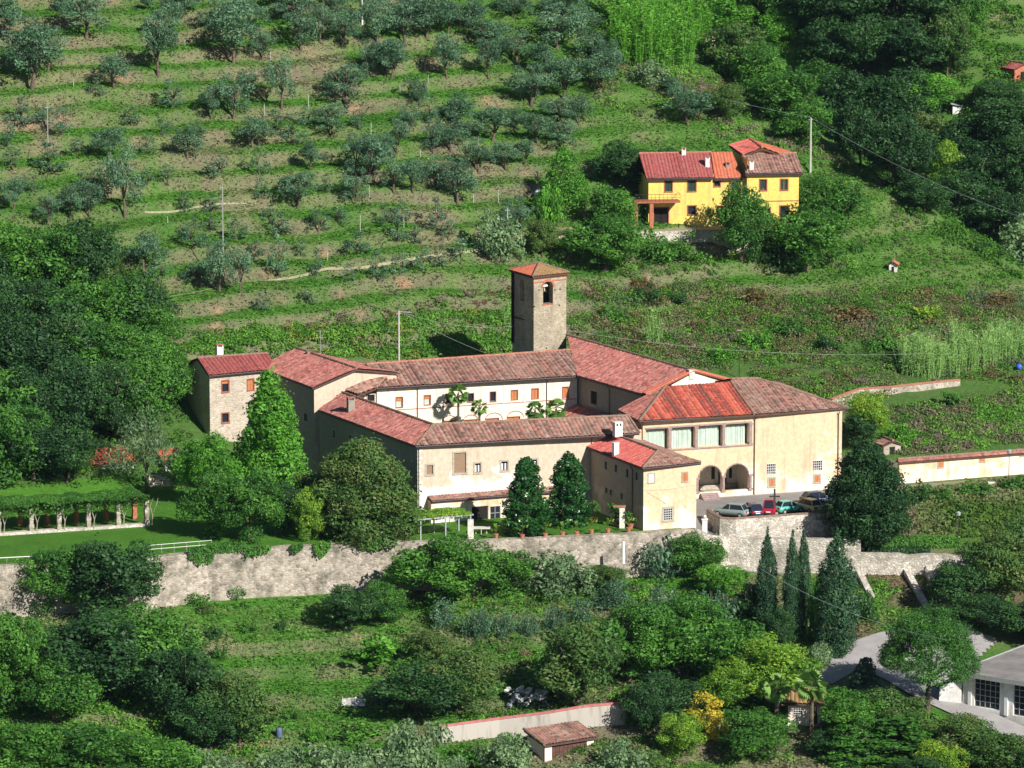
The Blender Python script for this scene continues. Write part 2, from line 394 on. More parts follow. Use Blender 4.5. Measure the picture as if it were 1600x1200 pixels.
# ---------------- ground sheet ----------------
def axis(segs):
    out = []
    for a, b, st in segs: out += list(np.arange(a, b, st))
    return np.array(out)
gx = axis([(-500, -90, 12), (-90, 92, .55), (92, 520, 10)])
gy = axis([(-420, -80, 8), (-80, 62, .42), (62, 215, .6), (215, 700, 8)])
GX, GY = np.meshgrid(gx, gy)
z, ga, gb, gfront, gd, gris, gm, gb0, gcr = HH(GX, GY, True)
z = z+(fbm(GX, GY, 1.6, 12)-.5)*.2*np.where(gfront | (gb > gb0+3), 1, 0)
def gcol(x, y, a, b, front, d, ris, m, b0, cr):
    n1 = fbm(x, y, 9, 20)[..., None]; n2 = fbm(x, y, 2.6, 21)[..., None]; n3 = fbm(x, y, 1.1, 22)[..., None]
    g1 = np.array([.055, .16, .022]); g2 = np.array([.10, .24, .033]); g3 = np.array([.115, .185, .05])
    dry = np.array([.26, .22, .14]); soil = np.array([.40, .25, .16]); mau = np.array([.20, .155, .125])
    t = np.clip(n1*1.6-.3, 0, 1); col = g1*(1-t)+g2*t
    t = np.clip(n2*3.0-1.45, 0, 1); col = col*(1-t*.7)+g3*t*.7
    up = (~front) & (b > b0+4)
    # dry banks of the terraces
    r = (ris[..., None])*np.clip(n2*1.9-.1, 0, 1)*np.clip(n1*3-.45, .35, 1)
    bank = mau*(1-np.clip(n3*2-.6, 0, 1))+dry*np.clip(n3*2-.6, 0, 1)
    col = col*(1-r*.72)+bank*r*.72
    pat = np.clip(n1*5-3.05, 0, 1)*.7*up[..., None]; col = col*(1-pat)+bank*pat
    so = np.clip(n2*9-6.7, 0, 1)*r*.8; col = col*(1-so)+soil*so
    # scrub slope behind the convent: duller
    sc2 = (up & (b < 56))[..., None]*.5; col = col*(1-sc2)+np.array([.10, .15, .05])*sc2
    right = sst(a, cr-40, cr-20)[..., None]*up[..., None]*.3
    col = col*(1-right)+np.array([.10, .20, .04])*right
    # flat ground of the convent: lawn west, gravel court east
    flat = (~front) & (b <= b0+4)
    lawn = np.array([.08, .215, .025])*(.7+.3*n2+.3*n1)
    col = np.where(flat[..., None], lawn, col)
    east = flat & (x > 19) & (x < 46)
    col = np.where(east[..., None], np.array([.2, .18, .14])*(.7+.5*n2), col)
    fl = front[..., None]; col = np.where(fl, col*1.15, col)
    dr = np.clip(n1*4-2.0+.5*sst(x, -20, 0)[..., None]*sst(d, 4, 9)[..., None], 0, 1)*.75*fl
    col = col*(1-dr)+bank*dr
    e2 = (front & (x > 34))[..., None]*np.clip(n1*3-.9, 0, 1); col = col*(1-e2)+np.array([.17, .14, .08])*e2
    e3 = ((~front) & (x > 38) & (b < b0) & (x > 41))[..., None]*.75; col = col*(1-e3)+(np.array([.09, .15, .035])*(1-np.clip(n1*2.4-.7, 0, 1))+dry*np.clip(n1*2.4-.7, 0, 1))*e3
    return col
gc = gcol(GX, GY, ga, gb, gfront, gd, gris, gm, gb0, gcr)
nx, ny = len(gx), len(gy)
idx = np.arange(nx*ny).reshape(ny, nx)
F = np.stack([idx[:-1, :-1].ravel(), idx[:-1, 1:].ravel(), idx[1:, 1:].ravel(), idx[1:, :-1].ravel()], 1)
me = npmesh('ground', np.stack([GX.ravel(), GY.ravel(), z.ravel()], 1), F, M_ground, col=gc.reshape(-1, 3))
me.polygons.foreach_set('use_smooth', [True]*len(me.polygons))
tag(mobj('ground', me), kind='structure')

# sheets draped over the ground
def strip(name, pts, wid, mat, lift=.07, step=.7, kind='structure'):
    P = []
    for (x0, y0), (x1, y1) in zip(pts[:-1], pts[1:]):
        n = max(1, int(math.hypot(x1-x0, y1-y0)/step))
        P += [(x0+(x1-x0)*k/n, y0+(y1-y0)*k/n) for k in range(n)]
    P.append(pts[-1]); mb = MB(); vs = []; K = max(2, int(wid/.6)+1)
    for i, (x, y) in enumerate(P):
        a = P[max(i-1, 0)]; b = P[min(i+1, len(P)-1)]; l = math.hypot(b[0]-a[0], b[1]-a[1]) or 1
        nx_, ny_ = -(b[1]-a[1])/l, (b[0]-a[0])/l
        for k in range(K):
            o = (k/(K-1)-.5)*wid; X, Y = x+nx_*o, y+ny_*o
            vs.append((X, Y, H(X, Y)+lift))
    fs = [(i*K+k, i*K+k+1, (i+1)*K+k+1, (i+1)*K+k) for i in range(len(P)-1) for k in range(K-1)]
    mb.mesh(vs, fs); o = mb.build(name, mat); tag(o, kind=kind); return o
def drape(name, poly, mat, lift=.07, st=.8):
    """polygon in plan, filled with a fine grid that follows the ground"""
    xs = [p[0] for p in poly]; ys = [p[1] for p in poly]
    def ins(x, y):
        c = False; j = len(poly)-1
        for i in range(len(poly)):
            if (poly[i][1] > y) != (poly[j][1] > y) and x < (poly[j][0]-poly[i][0])*(y-poly[i][1])/(poly[j][1]-poly[i][1])+poly[i][0]: c = not c
            j = i
        return c
    mb = MB(); x = min(xs)
    while x < max(xs):
        y = min(ys)
        while y < max(ys):
            if ins(x+st/2, y+st/2): mb.face([(q, r, H(q, r)+lift) for q, r in ((x, y), (x+st, y), (x+st, y+st), (x, y+st))])
            y += st
        x += st
    o = mb.build(name, mat, smooth=False); tag(o, kind='structure'); return o

# ---------------- walls with openings ----------------
def wallrec(P, Q, z0, z1, z1b=None):
    return dict(P=P, Q=Q, z0=z0, z1=z1, z1b=z1 if z1b is None else z1b, ops=[])
def wpx(w, px, py):
    """photo pixel -> (distance along wall, height) on the wall's plane"""
    P, Q = w['P'], w['Q']; r = ray(px, py)
    dx, dy = Q[0]-P[0], Q[1]-P[1]; l = math.hypot(dx, dy); dx /= l; dy /= l; nx_, ny_ = dy, -dx
    t = ((P[0]-CAM[0])*nx_+(P[1]-CAM[1])*ny_)/(r[0]*nx_+r[1]*ny_)
    X, Y, Z = CAM[0]+r[0]*t, CAM[1]+r[1]*t, CAM[2]+r[2]*t
    return (X-P[0])*dx+(Y-P[1])*dy, Z
def op(w, x0, y0, x1, y1, style, arch=False, depth=.28, **k):
    xm, ym = (x0+x1)/2, (y0+y1)/2
    s0 = wpx(w, x0, ym)[0]; s1 = wpx(w, x1, ym)[0]; zt = wpx(w, xm, y0)[1]; zb = wpx(w, xm, y1)[1]
    l = math.hypot(w['Q'][0]-w['P'][0], w['Q'][1]-w['P'][1])
    s0, s1 = max(.08, s0), min(l-.08, s1); zb = max(zb, w['z0']+.02); zt = min(zt, min(w['z1'], w['z1b'])-.1)
    if s1-s0 < .1 or zt-zb < .1: return
    w['ops'].append(dict(s0=s0, s1=s1, z0=zb, z1=zt, style=style, arch=arch, depth=depth, **k))
def wframe(w):
    P, Q = w['P'], w['Q']; l = math.hypot(Q[0]-P[0], Q[1]-P[1]); dx, dy = (Q[0]-P[0])/l, (Q[1]-P[1])/l
    return l, (lambda s, o, z: (P[0]+dx*s+dy*o, P[1]+dy*s-dx*o, z))   # o: outward
def wall_mesh(mb, w, mi=0):
    l, fr = wframe(w); ops = w['ops']
    S = sorted({0.0, l}|{o['s0'] for o in ops}|{o['s1'] for o in ops}); zm = min(w['z1'], w['z1b'])
    Z = sorted({w['z0'], zm}|{o['z0'] for o in ops}|{o['z1'] for o in ops})
    for i in range(len(S)-1):
        for j in range(len(Z)-1):
            sm, zc = (S[i]+S[i+1])/2, (Z[j]+Z[j+1])/2
            if any(o['s0'] < sm < o['s1'] and o['z0'] < zc < o['z1'] for o in ops): continue
            mb.face([fr(S[i], 0, Z[j]), fr(S[i+1], 0, Z[j]), fr(S[i+1], 0, Z[j+1]), fr(S[i], 0, Z[j+1])], mi)
    if w['z1'] != w['z1b']:
        mb.face([fr(0, 0, zm), fr(l, 0, zm), fr(l, 0, w['z1b']), fr(0, 0, w['z1'])] if min(w['z1'], w['z1b']) < max(w['z1'], w['z1b']) else [], mi)
    for o in ops:
        s0, s1, a, b, d = o['s0'], o['s1'], o['z0'], o['z1'], -o['depth']
        if o['arch']:
            r = (s1-s0)/2; sc0 = b-r; n = 10; arc = [(s0+r-r*math.cos(math.pi*k/n), sc0+r*math.sin(math.pi*k/n)) for k in range(n+1)]
            for k in range(n):
                (p, q), (p2, q2) = arc[k], arc[k+1]
                mb.face([fr(p, 0, q), fr(p2, 0, q2), fr(p2, 0, b), fr(p, 0, b)] if q2 < b-1e-6 and q < b-1e-6 else ([fr(p, 0, q), fr(p2, 0, q2), fr(p, 0, b)] if q2 >= b-1e-6 else [fr(p, 0, q), fr(p2, 0, q2), fr(p2, 0, b)]), mi)
                mb.face([fr(p, 0, q), fr(p, d, q), fr(p2, d, q2), fr(p2, 0, q2)], mi)
            o['arcpts'] = arc
            b = sc0
        else: mb.face([fr(s0, 0, b), fr(s0, d, b), fr(s1, d, b), fr(s1, 0, b)], mi)
        mb.face([fr(s0, 0, a), fr(s0, d, a), fr(s0, d, b), fr(s0, 0, b)], mi)
        mb.face([fr(s1, 0, b), fr(s1, d, b), fr(s1, d, a), fr(s1, 0, a)], mi)
        mb.face([fr(s0, 0, a), fr(s1, 0, a), fr(s1, d, a), fr(s0, d, a)], mi)
def ring(mb, fr, s0, s1, z0, z1, wd, o0, o1, bottom=True):
    """rectangular surround outside the hole"""
    f = lambda s, y, z: fr(s, y, z)
    mb.box(s0-wd, s0, o0, o1, z0, z1, 0, f); mb.box(s1, s1+wd, o0, o1, z0, z1, 0, f)
    mb.box(s0-wd, s1+wd, o0, o1, z1, z1+wd, 0, f)
    if bottom: mb.box(s0-wd, s1+wd, o0, o1+.04, z0-wd, z0, 0, f)
def fill_ops(w, parent):
    l, fr = wframe(w)
    for o in w['ops']:
        s0, s1, z0, z1, st, d = o['s0'], o['s1'], o['z0'], o['z1'], o['style'], o['depth']
        if st == 'open': continue
        W, Hh = s1-s0, z1-z0; f = MB()
        name = 'door' if st in ('door', 'wdoor') else 'window'
        fm = {'brick': M_redframe}.get(o.get('fr'), M_frame)
        if o.get('fr') != 'none':
            ring(f, fr, s0, s1, z0, z1 if not o['arch'] else z1, o.get('fw', .13), -.05, .045)
        else:
            f.box(s0, s1, -d+.02, -d+.1, z0, z0+.06, 0, fr); f.box(s0, s1, -d+.02, -d+.1, z1-.06, z1, 0, fr); f.box(s0, s0+.05, -d+.02, -d+.1, z0+.03, z1-.03, 0, fr); f.box(s1-.05, s1, -d+.02, -d+.1, z0+.03, z1-.03, 0, fr)
        fo = f.build(name, fm, parent)
        if o.get('label'): fo['label'] = o['label']
        def pane(nm_, a, b, c, e, mat, off):
            m = MB(); m.box(a, b, off-.05, off, c, e, 0, fr); return m.build(nm_, mat, fo)
        off = -d+.06
        if st in ('shut', 'shutbr', 'green', 'half', 'redhalf', 'white', 'blind'):
            mat = {'shut': M_shut, 'shutbr': M_shutbr, 'green': M_shutgr, 'half': M_shut, 'redhalf': M_shut, 'white': M_white2, 'blind': M_curtain}[st]
            zz = z0
            if st == 'half': zz = z0+Hh*.62; pane('pane', s0, s1, z0, zz, M_curtain, off)
            if st == 'redhalf': zz = z0+Hh*.72; pane('pane', s0, s1, z0, zz, M_glass, off)
            m = MB(); n = 2 if st in ('shut', 'green') and W > .6 else 1
            for k in range(n):
                a = s0+W*k/n+.02; b = s0+W*(k+1)/n-.02; m.box(a, b, -d+.1, -d+.16, zz, z1-.02, 0, fr)
                zz2 = zz+.12
                while zz2 < z1-.1: m.box(a+.06, b-.06, -d+.16, -d+.185, zz2, zz2+.05, 0, fr); zz2 += .13
            m.build('shutter', mat, fo)
        elif st in ('glass', 'grille', 'pair', 'dark', 'panes'):
            pane('pane', s0, s1, z0, z1, M_glass if st != 'dark' else M_dark, off)
            m = MB()
            if st == 'grille':
                nx_, nz_ = max(3, int(W/.22)), max(3, int(Hh/.25))
                for k in range(nx_+1): x = s0+W*k/nx_; m.box(x-.022, x+.022, .0, .04, z0, z1, 0, fr)
                for k in range(nz_+1): y = z0+Hh*k/nz_; m.box(s0, s1, .0, .04, y-.022, y+.022, 0, fr)
                m.build('grille', M_wframe, fo)
            elif st == 'pair':
                for a in (s0+.08, s0+W*.62): m.box(a, a+W*.25, off, off+.03, z0+.05, z1-.25, 0, fr)
                m.build('curtain', M_wframe, fo)
            elif st == 'panes':
                nx_, nz_ = max(2, int(W/.55)), max(2, int(Hh/.6))
                for k in range(nx_+1): x = s0+W*k/nx_; m.box(x-.03, x+.03, off, off+.05, z0, z1, 0, fr)
                for k in range(nz_+1): y = z0+Hh*k/nz_; m.box(s0, s1, off, off+.05, y-.03, y+.03, 0, fr)
                m.build('glazing_bar', M_metal, fo)
        elif st in ('door', 'wdoor'):
            mat = M_dark if st == 'door' else M_wframe
            m = MB(); n = 2
            for k in range(n): a = s0+W*k/n; m.box(a+.02, a+W/n-.02, off-.04, off+.03, z0, z1-.03, 0, fr); m.box(a+.12, a+W/n-.12, off+.03, off+.06, z0+.2, z0+Hh*.45, 0, fr); m.box(a+.12, a+W/n-.12, off+.03, off+.06, z0+Hh*.52, z1-.2, 0, fr)
            m.build('door_leaf', mat, fo)
def walls(parent, ws, mats, name='wall', extra=None):
    mb = MB()
    for w in ws: wall_mesh(mb, w, w.get('mi', 0))
    if extra: extra(mb)
    o = mb.build(name, mats, parent)
    for w in ws: fill_ops(w, parent)
    return o
# ---------------- tiled roofs ----------------
def clip(poly, t, keep_ge):
    out = []
    for i in range(len(poly)):
        p, q = poly[i], poly[(i+1) % len(poly)]
        a = (p[0]-t) if keep_ge else (t-p[0]); b = (q[0]-t) if keep_ge else (t-q[0])
        if a >= 0: out.append(p)
        if (a >= 0) != (b >= 0):
            k = a/(a-b); out.append(tuple(p[i]+(q[i]-p[i])*k for i in range(len(p))))
    return out
def plane(mb, pts, mi=0, per=.44, amp=.085, thick=.16):
    """pts world; first two = eave edge. corrugated tile surface + slab"""
    P = [Vector(p) for p in pts]; e = (P[1]-P[0]); e.z = 0; e.normalize()
    n = Vector((0, 0, 0))
    for i in range(len(P)): n += (P[i]-P[0]).cross(P[(i+1) % len(P)]-P[0])
    n.normalize()
    if n.z < 0: n = -n; 
    up = n.cross(e).normalized()
    if up.z < 0: up = -up
    loc = [((p-P[0]).dot(e), (p-P[0]).dot(up), p.x, p.y, p.z) for p in P]
    t0 = min(l[0] for l in loc); t1 = max(l[0] for l in loc)
    hs = [0, .75, 1, .75]; q = per/4; k = 0; t = t0; rj = random.Random(int(abs(P[0].x)*97)); js = [rj.uniform(.65, 1.35) for _ in range(400)]
    while t < t1-1e-4:
        tb = min(t+q, t1)
        pc = clip(clip(loc, t, True), tb, False)
        if len(pc) >= 3:
            ha, hb = hs[k % 4]*amp*js[(k//4) % 400]+.02, hs[(k+1) % 4]*amp*js[(k//4) % 400]+.02
            vs = []; uv = []
            for l in pc:
                f = (l[0]-t)/(tb-t); h = ha+(hb-ha)*f
                vs.append((l[2]+n.x*h, l[3]+n.y*h, l[4]+n.z*h)); uv.append((min(max(l[0]-t0, k*q+.002), (k+1)*q-.002)+per*100, l[1]+50))
            mb.face(vs, mi, uv)
        t = tb; k += 1
    m = len(P); vs = [(p.x, p.y, p.z-.09) for p in P]+[(p.x, p.y, p.z-.09-thick) for p in P]
    fs = [tuple(range(m)), tuple(range(2*m-1, m-1, -1))]+[(i, (i+1) % m, m+(i+1) % m, m+i) for i in range(m)]
    return vs, fs
def roof(parent, planes, mats, caps=(), gut=(), capmat=None, per=.44, amp=.085, name='roof', thick=.16):
    mb = MB(); sl = []
    for p in planes:
        pts, mi = p if isinstance(p, tuple) else (p, 0)
        sl.append(plane(mb, pts, mi, per, amp, thick))
    nsl = len(mats)
    for vs, fs in sl: mb.mesh(vs, fs, nsl)
    o = mb.build(name, list(mats)+[M_soffit], parent)
    if caps:
        for a, b in caps:
            m = MB()
            A, B = Vector(a), Vector(b); n = max(2, int((B-A).length/.45)); 
            for k in range(n):
                p = A.lerp(B, k/n); q = A.lerp(B, (k+1)/n+.01); r = .13+.03*random.random()
                p.z += .07; q.z += .07; m.tube([p, q], [r+.03, r], 7, 0)
            m.build('ridge_tiles', capmat or M_ridged, o)
    if gut:
        for a, b in gut:
            m = MB(); m.tube([(a[0], a[1], a[2]-.1), (b[0], b[1], b[2]-.1)], .10, 6)
            m.build('gutter', M_gutter, parent)
    return o
def pipe(parent, w, px, py0, py1, r=.05):
    l, fr = wframe(w); s, z1 = wpx(w, px, py0); _, z0 = wpx(w, px, py1); m = MB()
    m.tube([fr(s, .35, z1+.05), fr(s, .09, z1-.35), fr(s, .09, max(z0, w['z0']))], r, 6); m.build('downpipe', M_pipe, parent)
def chimney(parent, x, y, z, w, d, h, mat=M_white, rz=TH, cap=True, name='chimney', holes=False):
    m = MB(); c, s = math.cos(rz), math.sin(rz); fr = lambda a, b, q: (x+a*c-b*s, y+a*s+b*c, q)
    m.box(-w/2, w/2, -d/2, d/2, z-.7, z+h, 0, fr)
    m.box(-w/2-.05, w/2+.05, -d/2-.05, d/2+.05, z+h, z+h+.07, 0, fr)
    if cap:
        for i in (-1, 1): m.box(i*w*.42-.05, i*w*.42+.05, -d/2, d/2, z+h+.07, z+h+.3, 0, fr)
        m.box(-w/2-.06, w/2+.06, -d/2-.06, d/2+.06, z+h+.3, z+h+.38, 1, fr)
    if holes:
        for i in (-1, 1): m.box(i*w*.22-.09, i*w*.22+.09, -d/2-.012, -d/2+.02, z+h-.38, z+h-.1, 2, fr)
    return m.build(name, [mat, M_ridge, M_dark], parent)
# ---------------- the convent ----------------
def A2(a, b): x, y, _ = L(a, b); return (x, y)
GC = 'tiled wings of the hillside convent'
# south wing
t = tag(empty('convent_wing', L(13, 3, 0)), 'long cream wing with peeling lower plaster behind the two clipped magnolias', 'building', GC)
def base(t):  # children are built in world coordinates
    t.location = (0, 0, 0); return t
def at_base(t, kids_loc):
    """move the empty to its place and keep children where they are"""
    v = Vector(kids_loc)
    t.location = v
    for ch in t.children: ch.location = ch.location-v
BASES = []
def thing(name, loc, label, cat, group=None):
    o = empty(name, (0, 0, 0)); tag(o, label, cat, group); BASES.append((o, loc)); return o
bpy.data.objects.remove(t)
t = thing('convent_wing', L(13, 3, 0), 'long cream wing with peeling lower plaster behind the two clipped magnolias', 'building', GC)
wS = wallrec(A2(.1, .2), A2(27.3, -1.25), -1, 8.75)
for args in [(666.5, 727, 676.5, 741, 'shutbr'), (709.5, 707.5, 728, 739, 'shutbr'), (742, 724, 751, 738, 'pair'), (783.5, 721, 793, 735, 'pair'), (830, 718, 839, 732, 'pair'),
             (753, 773.5, 761, 778.5, 'glass'), (880, 714, 889, 729, 'pair'), (880, 791, 889, 800, 'pair')]:
    op(wS, *args, fw=.2 if args[4] != 'glass' else .1)
wSi = wallrec(A2(27.3, 5.2), A2(7, 7), -1, 8.6)
def quoins(mb):
    l, fr = wframe(wS); z = 0
    for k in range(19):
        n = .55 if k % 2 else .3
        mb.box(-.03, n, -.2, .035, .3+k*.45, .3+k*.45+.38, 1, fr)
walls(t, [wS, wSi], [M_peel, M_quoin], extra=quoins)
SE1, SE2 = az(650, 697, 8.8), az(999, 676.5, 8.6); SR1, SR2 = az(677, 664, 10.3), az(981, 650, 10.1)
SI1, SI2 = L(6.9, 7.2, 8.8), L(27.4, 5.0, 8.6)
SE2b = az(998, 668, 9.2)
roof(t, [[SE1, SE2, SR2, SR1], [SI2, SI1, SR1, SR2], [SE2, SI2, SR2]], [T_old], [(SR1, SR2), (SR2, SE2)], [(SE1, SE2)], per=.5, amp=.12)
pipe(t, wS, 924, 682, 712); chimney(t, *az(965, 672, 9.35), .95, .7, .9, M_white, holes=True, cap=False)
pipe(t, wS, 654, 699, 830)
# tiled porch along the foot of the wall
mb = MB(); l, fr = wframe(wS)
s0, s1 = wpx(wS, 668, 785)[0], wpx(wS, 868, 775)[0]
P0, P1, P2, P3 = fr(s0, 1.4, 2.62), fr(s1, 1.4, 2.62), fr(s1, .02, 2.92), fr(s0, .02, 2.92)
roof(t, [[P0, P1, P2, P3]], [T_old], gut=[(P0, P1)], name='porch_roof', per=.4, amp=.05)
wP = wallrec(fr(s0, 1.15, 0)[:2], fr(s1, 1.15, 0)[:2], -1, 2.5)
for a in [(681, 793, 703, 822, 'wdoor'), (707.5, 792, 731, 823, 'wdoor'), (737, 791, 763, 823, 'dark'), (766, 791, 782, 823, 'panes'), (795, 791, 840, 822, 'panes'), (852, 790, 866, 818, 'door')]: op(wP, *a, fr='none', depth=.2)
walls(t, [wP, wallrec(fr(s1, 1.15, 0)[:2], fr(s1, 0, 0)[:2], -1, 2.5), wallrec(fr(s0, 0, 0)[:2], fr(s0, 1.15, 0)[:2], -1, 2.5)], [M_cream], name='porch_wall')
# west wing
t = thing('convent_wing', L(3, 14, 0), 'pinkish tiled wing whose shaded outer wall stands behind the brownish round tree', 'building', GC)
WE3 = az(497, 640, 8.8); WR3 = L(1.9, 26.5, 10.35); WI3 = L(5.6, 26.5, 8.8)
wW = wallrec(A2(-1.25, 26.2), A2(.1, .2), -1, 8.75)
for a in [(520, 672, 524, 684, 'dark'), (545, 680, 549, 692, 'dark')]: op(wW, *a)
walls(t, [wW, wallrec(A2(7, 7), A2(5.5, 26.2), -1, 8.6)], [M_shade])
roof(t, [[WE3, SE1, SR1, WR3], [SI1, WI3, WR3, SR1]], [T_pink], [(SR1, WR3), (SE1, SR1)], [(WE3, SE1)], per=.42)
chimney(t, *az(548, 636, 9.9), .8, .6, .8, M_shade)
# north wing facing the court
t = thing('convent_wing', L(18, 30, 0), 'pale court wing with orange shutters seen beyond the palm tops', 'building', GC)
CE1, CE2 = az(588, 606, 10.7), az(904, 587.5, 10.7); CR1, CR2 = az(572, 570, 12.6), az(890, 547.5, 12.5); CA = az(622, 577.5, 12.35)
wC = wallrec(A2(6.3, 26.7), A2(31.3, 24.4), -1, 10.65)
for a in [(619, 621, 629, 636, 'half'), (663, 618, 672.5, 632, 'half'), (697, 616, 707, 630, 'redhalf'), (731, 615, 740, 628, 'glass'), (766, 612.5, 774.5, 627, 'glass'), (799, 610, 808.5, 624, 'shut'), (831, 607.5, 841, 622.5, 'shut'), (879, 605, 888, 621, 'shut')]:
    op(wC, *a, fw=.08, fr='brick')
for a in [(695, 657.5, 711, 668, 'shut'), (726, 656, 745, 667, 'shut'), (760, 654, 779, 665, 'shut'), (793, 651.5, 812, 664, 'shut')]: op(wC, *a, fw=.07, fr='brick')
def arches(mb):
    l, fr = wframe(wC)
    for x0, x1, y in [(692, 713, 650), (724, 747, 649), (758, 785, 646), (792, 818, 643)]:
        a, zt = wpx(wC, x0, y); b, _ = wpx(wC, x1, y); r = (b-a)/2; cz = zt-r*.75
        pts = [fr(a+r-r*math.cos(math.pi*k/10), .01, cz+r*.75*math.sin(math.pi*k/10)) for k in range(11)]
        mb.tube(pts, .05, 5, 1)
    for px in (683, 752, 787, 819):   # shallow lesenes
        s, zt = wpx(wC, px, 606); mb.box(s-.05, s+.05, -.02, .05, 7.6, 10.5, 0, fr)
    s, zt = wpx(wC, 740, 633); mb.box(0.1, l-.1, -.02, .04, zt-.04, zt+.04, 1, fr)
KW = wallrec(A2(4.2, 26.95), A2(6.2, 26.75), 3, 9.9); op(KW, 574, 613, 585, 627, 'dark')
walls(t, [wC, KW, wallrec(A2(31, 35.5), A2(6.6, 37.2), -1, 10.4), wallrec(A2(4.2, 30), A2(4.2, 26.95), 3, 9.9)], [M_court, M_redframe], extra=arches)
K1, K2 = az(539, 609, 10.7), az(560, 616.5, 10.55)
CB1, CB2 = L(6.6, 37.6, 10.5), L(31, 36.2, 10.5)
CRm = tuple(CR1[i]+(CR2[i]-CR1[i])*.16 for i in range(3))
roof(t, [[CE1, CE2, CR2, CRm], [az(578, 580, 12.15), az(624, 578, 12.1), CRm, CR1], [CB2, CB1, CR1, CR2], [K1, K2, CE1, az(621, 574, 12.45)]], [T_old], [(CR1, CR2), (CRm, CE1)], [(CE1, CE2)], capmat=M_ridge, per=.5, amp=.12)
pipe(t, wC, 652, 605, 690); pipe(t, wC, 854, 592, 690)
# church nave wing
t = thing('convent_wing', L(37, 20, 0), 'long mauve tiled nave roof running from the bell tower to the white gable', 'building', GC)
DE1, DE2 = az(902, 587, 10.8), az(1008, 617, 10.8); DR1, DR2 = az(886, 524, 13.2), az(1083, 580, 13.2)
DB1, DB2 = L(41.5, 38, 10.8), L(44.5, 7.4, 11.4)
wD = wallrec(A2(31.4, 25.5), A2(33.2, 6.8), -1, 10.7)
op(wD, 923, 611, 933, 632, 'dark')
pD = lambda mb: mb.face([L(32, 7.6, 8.5), L(45, 7.6, 8.5), L(45, 7.6, 11.15), L(38.6, 8.0, 13.0), L(32, 7.6, 10.4)], 1)
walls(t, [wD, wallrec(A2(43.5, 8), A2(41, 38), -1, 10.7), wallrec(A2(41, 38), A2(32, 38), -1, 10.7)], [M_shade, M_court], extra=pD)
roof(t, [[DE1, DE2, DR2, DR1], [DB2, DB1, DR1, DR2]], [T_pink], [(DR1, DR2)], [(DE1, DE2)], per=.42)
mb = MB()   # orange verge tiles of the gable
for a, b in ((DE2, DR2), (DB2, DR2)):
    A, B = Vector(a), Vector(b); o = Vector(L(0, -.12, 0))-Vector(L(0, 0, 0))
    mb.tube([A+o+Vector((0, 0, .1)), B+o+Vector((0, 0, .1))], .22, 6); mb.tube([A-o*3+Vector((0, 0, .14)), B-o*3+Vector((0, 0, .14))], .2, 6)
mb.build('verge_tiles', T_orange, t)
pipe(t, wD, 953, 604, 655)
chimney(t, *az(1080, 583, 13.0), .7, .5, .35, M_quoin, cap=False)
# cloister gallery roof
t = thing('cloister_gallery', L(29, 15, 0), 'low tiled gallery roof in the court, half shaded by the nave wall', 'building')
G1, G2, G3, G4 = L(27.6, 25.2, 5.6), L(27.8, 7.5, 5.6), L(32.6, 7.5, 7.1), L(31.1, 25.2, 7.1)
roof(t, [[G1, G2, G3, G4]], [T_pink]); walls(t, [wallrec(A2(28, 25.2), A2(28.2, 7.5), -.5, 5.4)], [M_court])
# church front block
t = thing('convent_church', L(40, 4, 0), 'cream church block with two entrance arches below a curtained four bay loggia', 'church')
EE1, EE2 = az(999, 658, 9.7), az(1325, 637.5, 9.6); ER1, ER2 = az(1040, 604, 12.2), az(1184, 592, 12.3)
ER1b = az(1142, 597, 12.2); ESp = az(1178, 647.5, 9.65); ERm = az(1143, 592.5, 12.35)
EL = az(965, 640, 9.7); ELb = az(1019, 613, 11.6); EB2 = L(53.6, 14.6, 9.6); EB1 = L(37, 15.4, 9.9)
wE = wallrec(A2(27.7, -.5), A2(52.35, -3.0), -1, 9.65)
X0e, X1e = 1003, 1318
bays = [(1009, 1044.5), (1049, 1086), (1090.5, 1129), (1133, 1170.5)]
for i, (x0, x1) in enumerate(bays):
    k = (x0+x1)/2; op(wE, x0, 671.5-(k-1009)*.066, x1, 704-(k-1009)*.06, 'open', depth=1.0)
zt = max(o['z1'] for o in wE['ops']); zb = min(o['z0'] for o in wE['ops'])
for o in wE['ops']: o['z1'] = zt; o['z0'] = zb
lz0, lz1 = zb, zt
op(wE, 1091.5, 727, 1127.5, 776, 'open', arch=True, depth=.5); op(wE, 1132.5, 725, 1170, 774.5, 'open', arch=True, depth=.5)
for o in wE['ops'][4:]: o['z0'] = .75; o['z1'] = wE['ops'][4]['z1']
for a in [(1198, 724.5, 1212, 741, 'grille'), (1270, 719.5, 1285, 735, 'grille')]: op(wE, *a, depth=.6, fr='none')
for a in [(1201.5, 748, 1210, 759.5, 'shut'), (1272.5, 743, 1280.5, 753, 'shut')]: op(wE, *a, depth=.12, fw=.2)
def einside(mb):
    l, fr = wframe(wE)
    a, b = bays_s[0]-.3, bays_s[1]+.3
    # loggia room
    mb.box(a, b, -3.6, -3.5, lz0-.2, lz1+.3, 1, fr); mb.box(a, b, -3.6, -1.0, lz1+.05, lz1+.2, 2, fr); mb.box(a, b, -3.6, -.98, lz0-.2, lz0-.02, 1, fr)
    # porch room
    mb.box(pa, pb, -5.0, -4.9, -.2, 5, 1, fr); mb.box(pa, pb, -5.0, -.5, 4.6, 4.8, 1, fr); mb.box(pa-.1, pa, -5, -.5, -.2, 4.8, 1, fr); mb.box(pb, pb+.1, -5, -.5, -.2, 4.8, 1, fr)
    mb.box(pa, pb, -4.9, -.5, .0, .12, 3, fr); mb.box(pa+1.2, pb-.2, -4.85, -4.3, .1, .6, 3, fr)
    mb.box(-.0, l, .0, .05, -.6, .55, 4, fr) if False else None
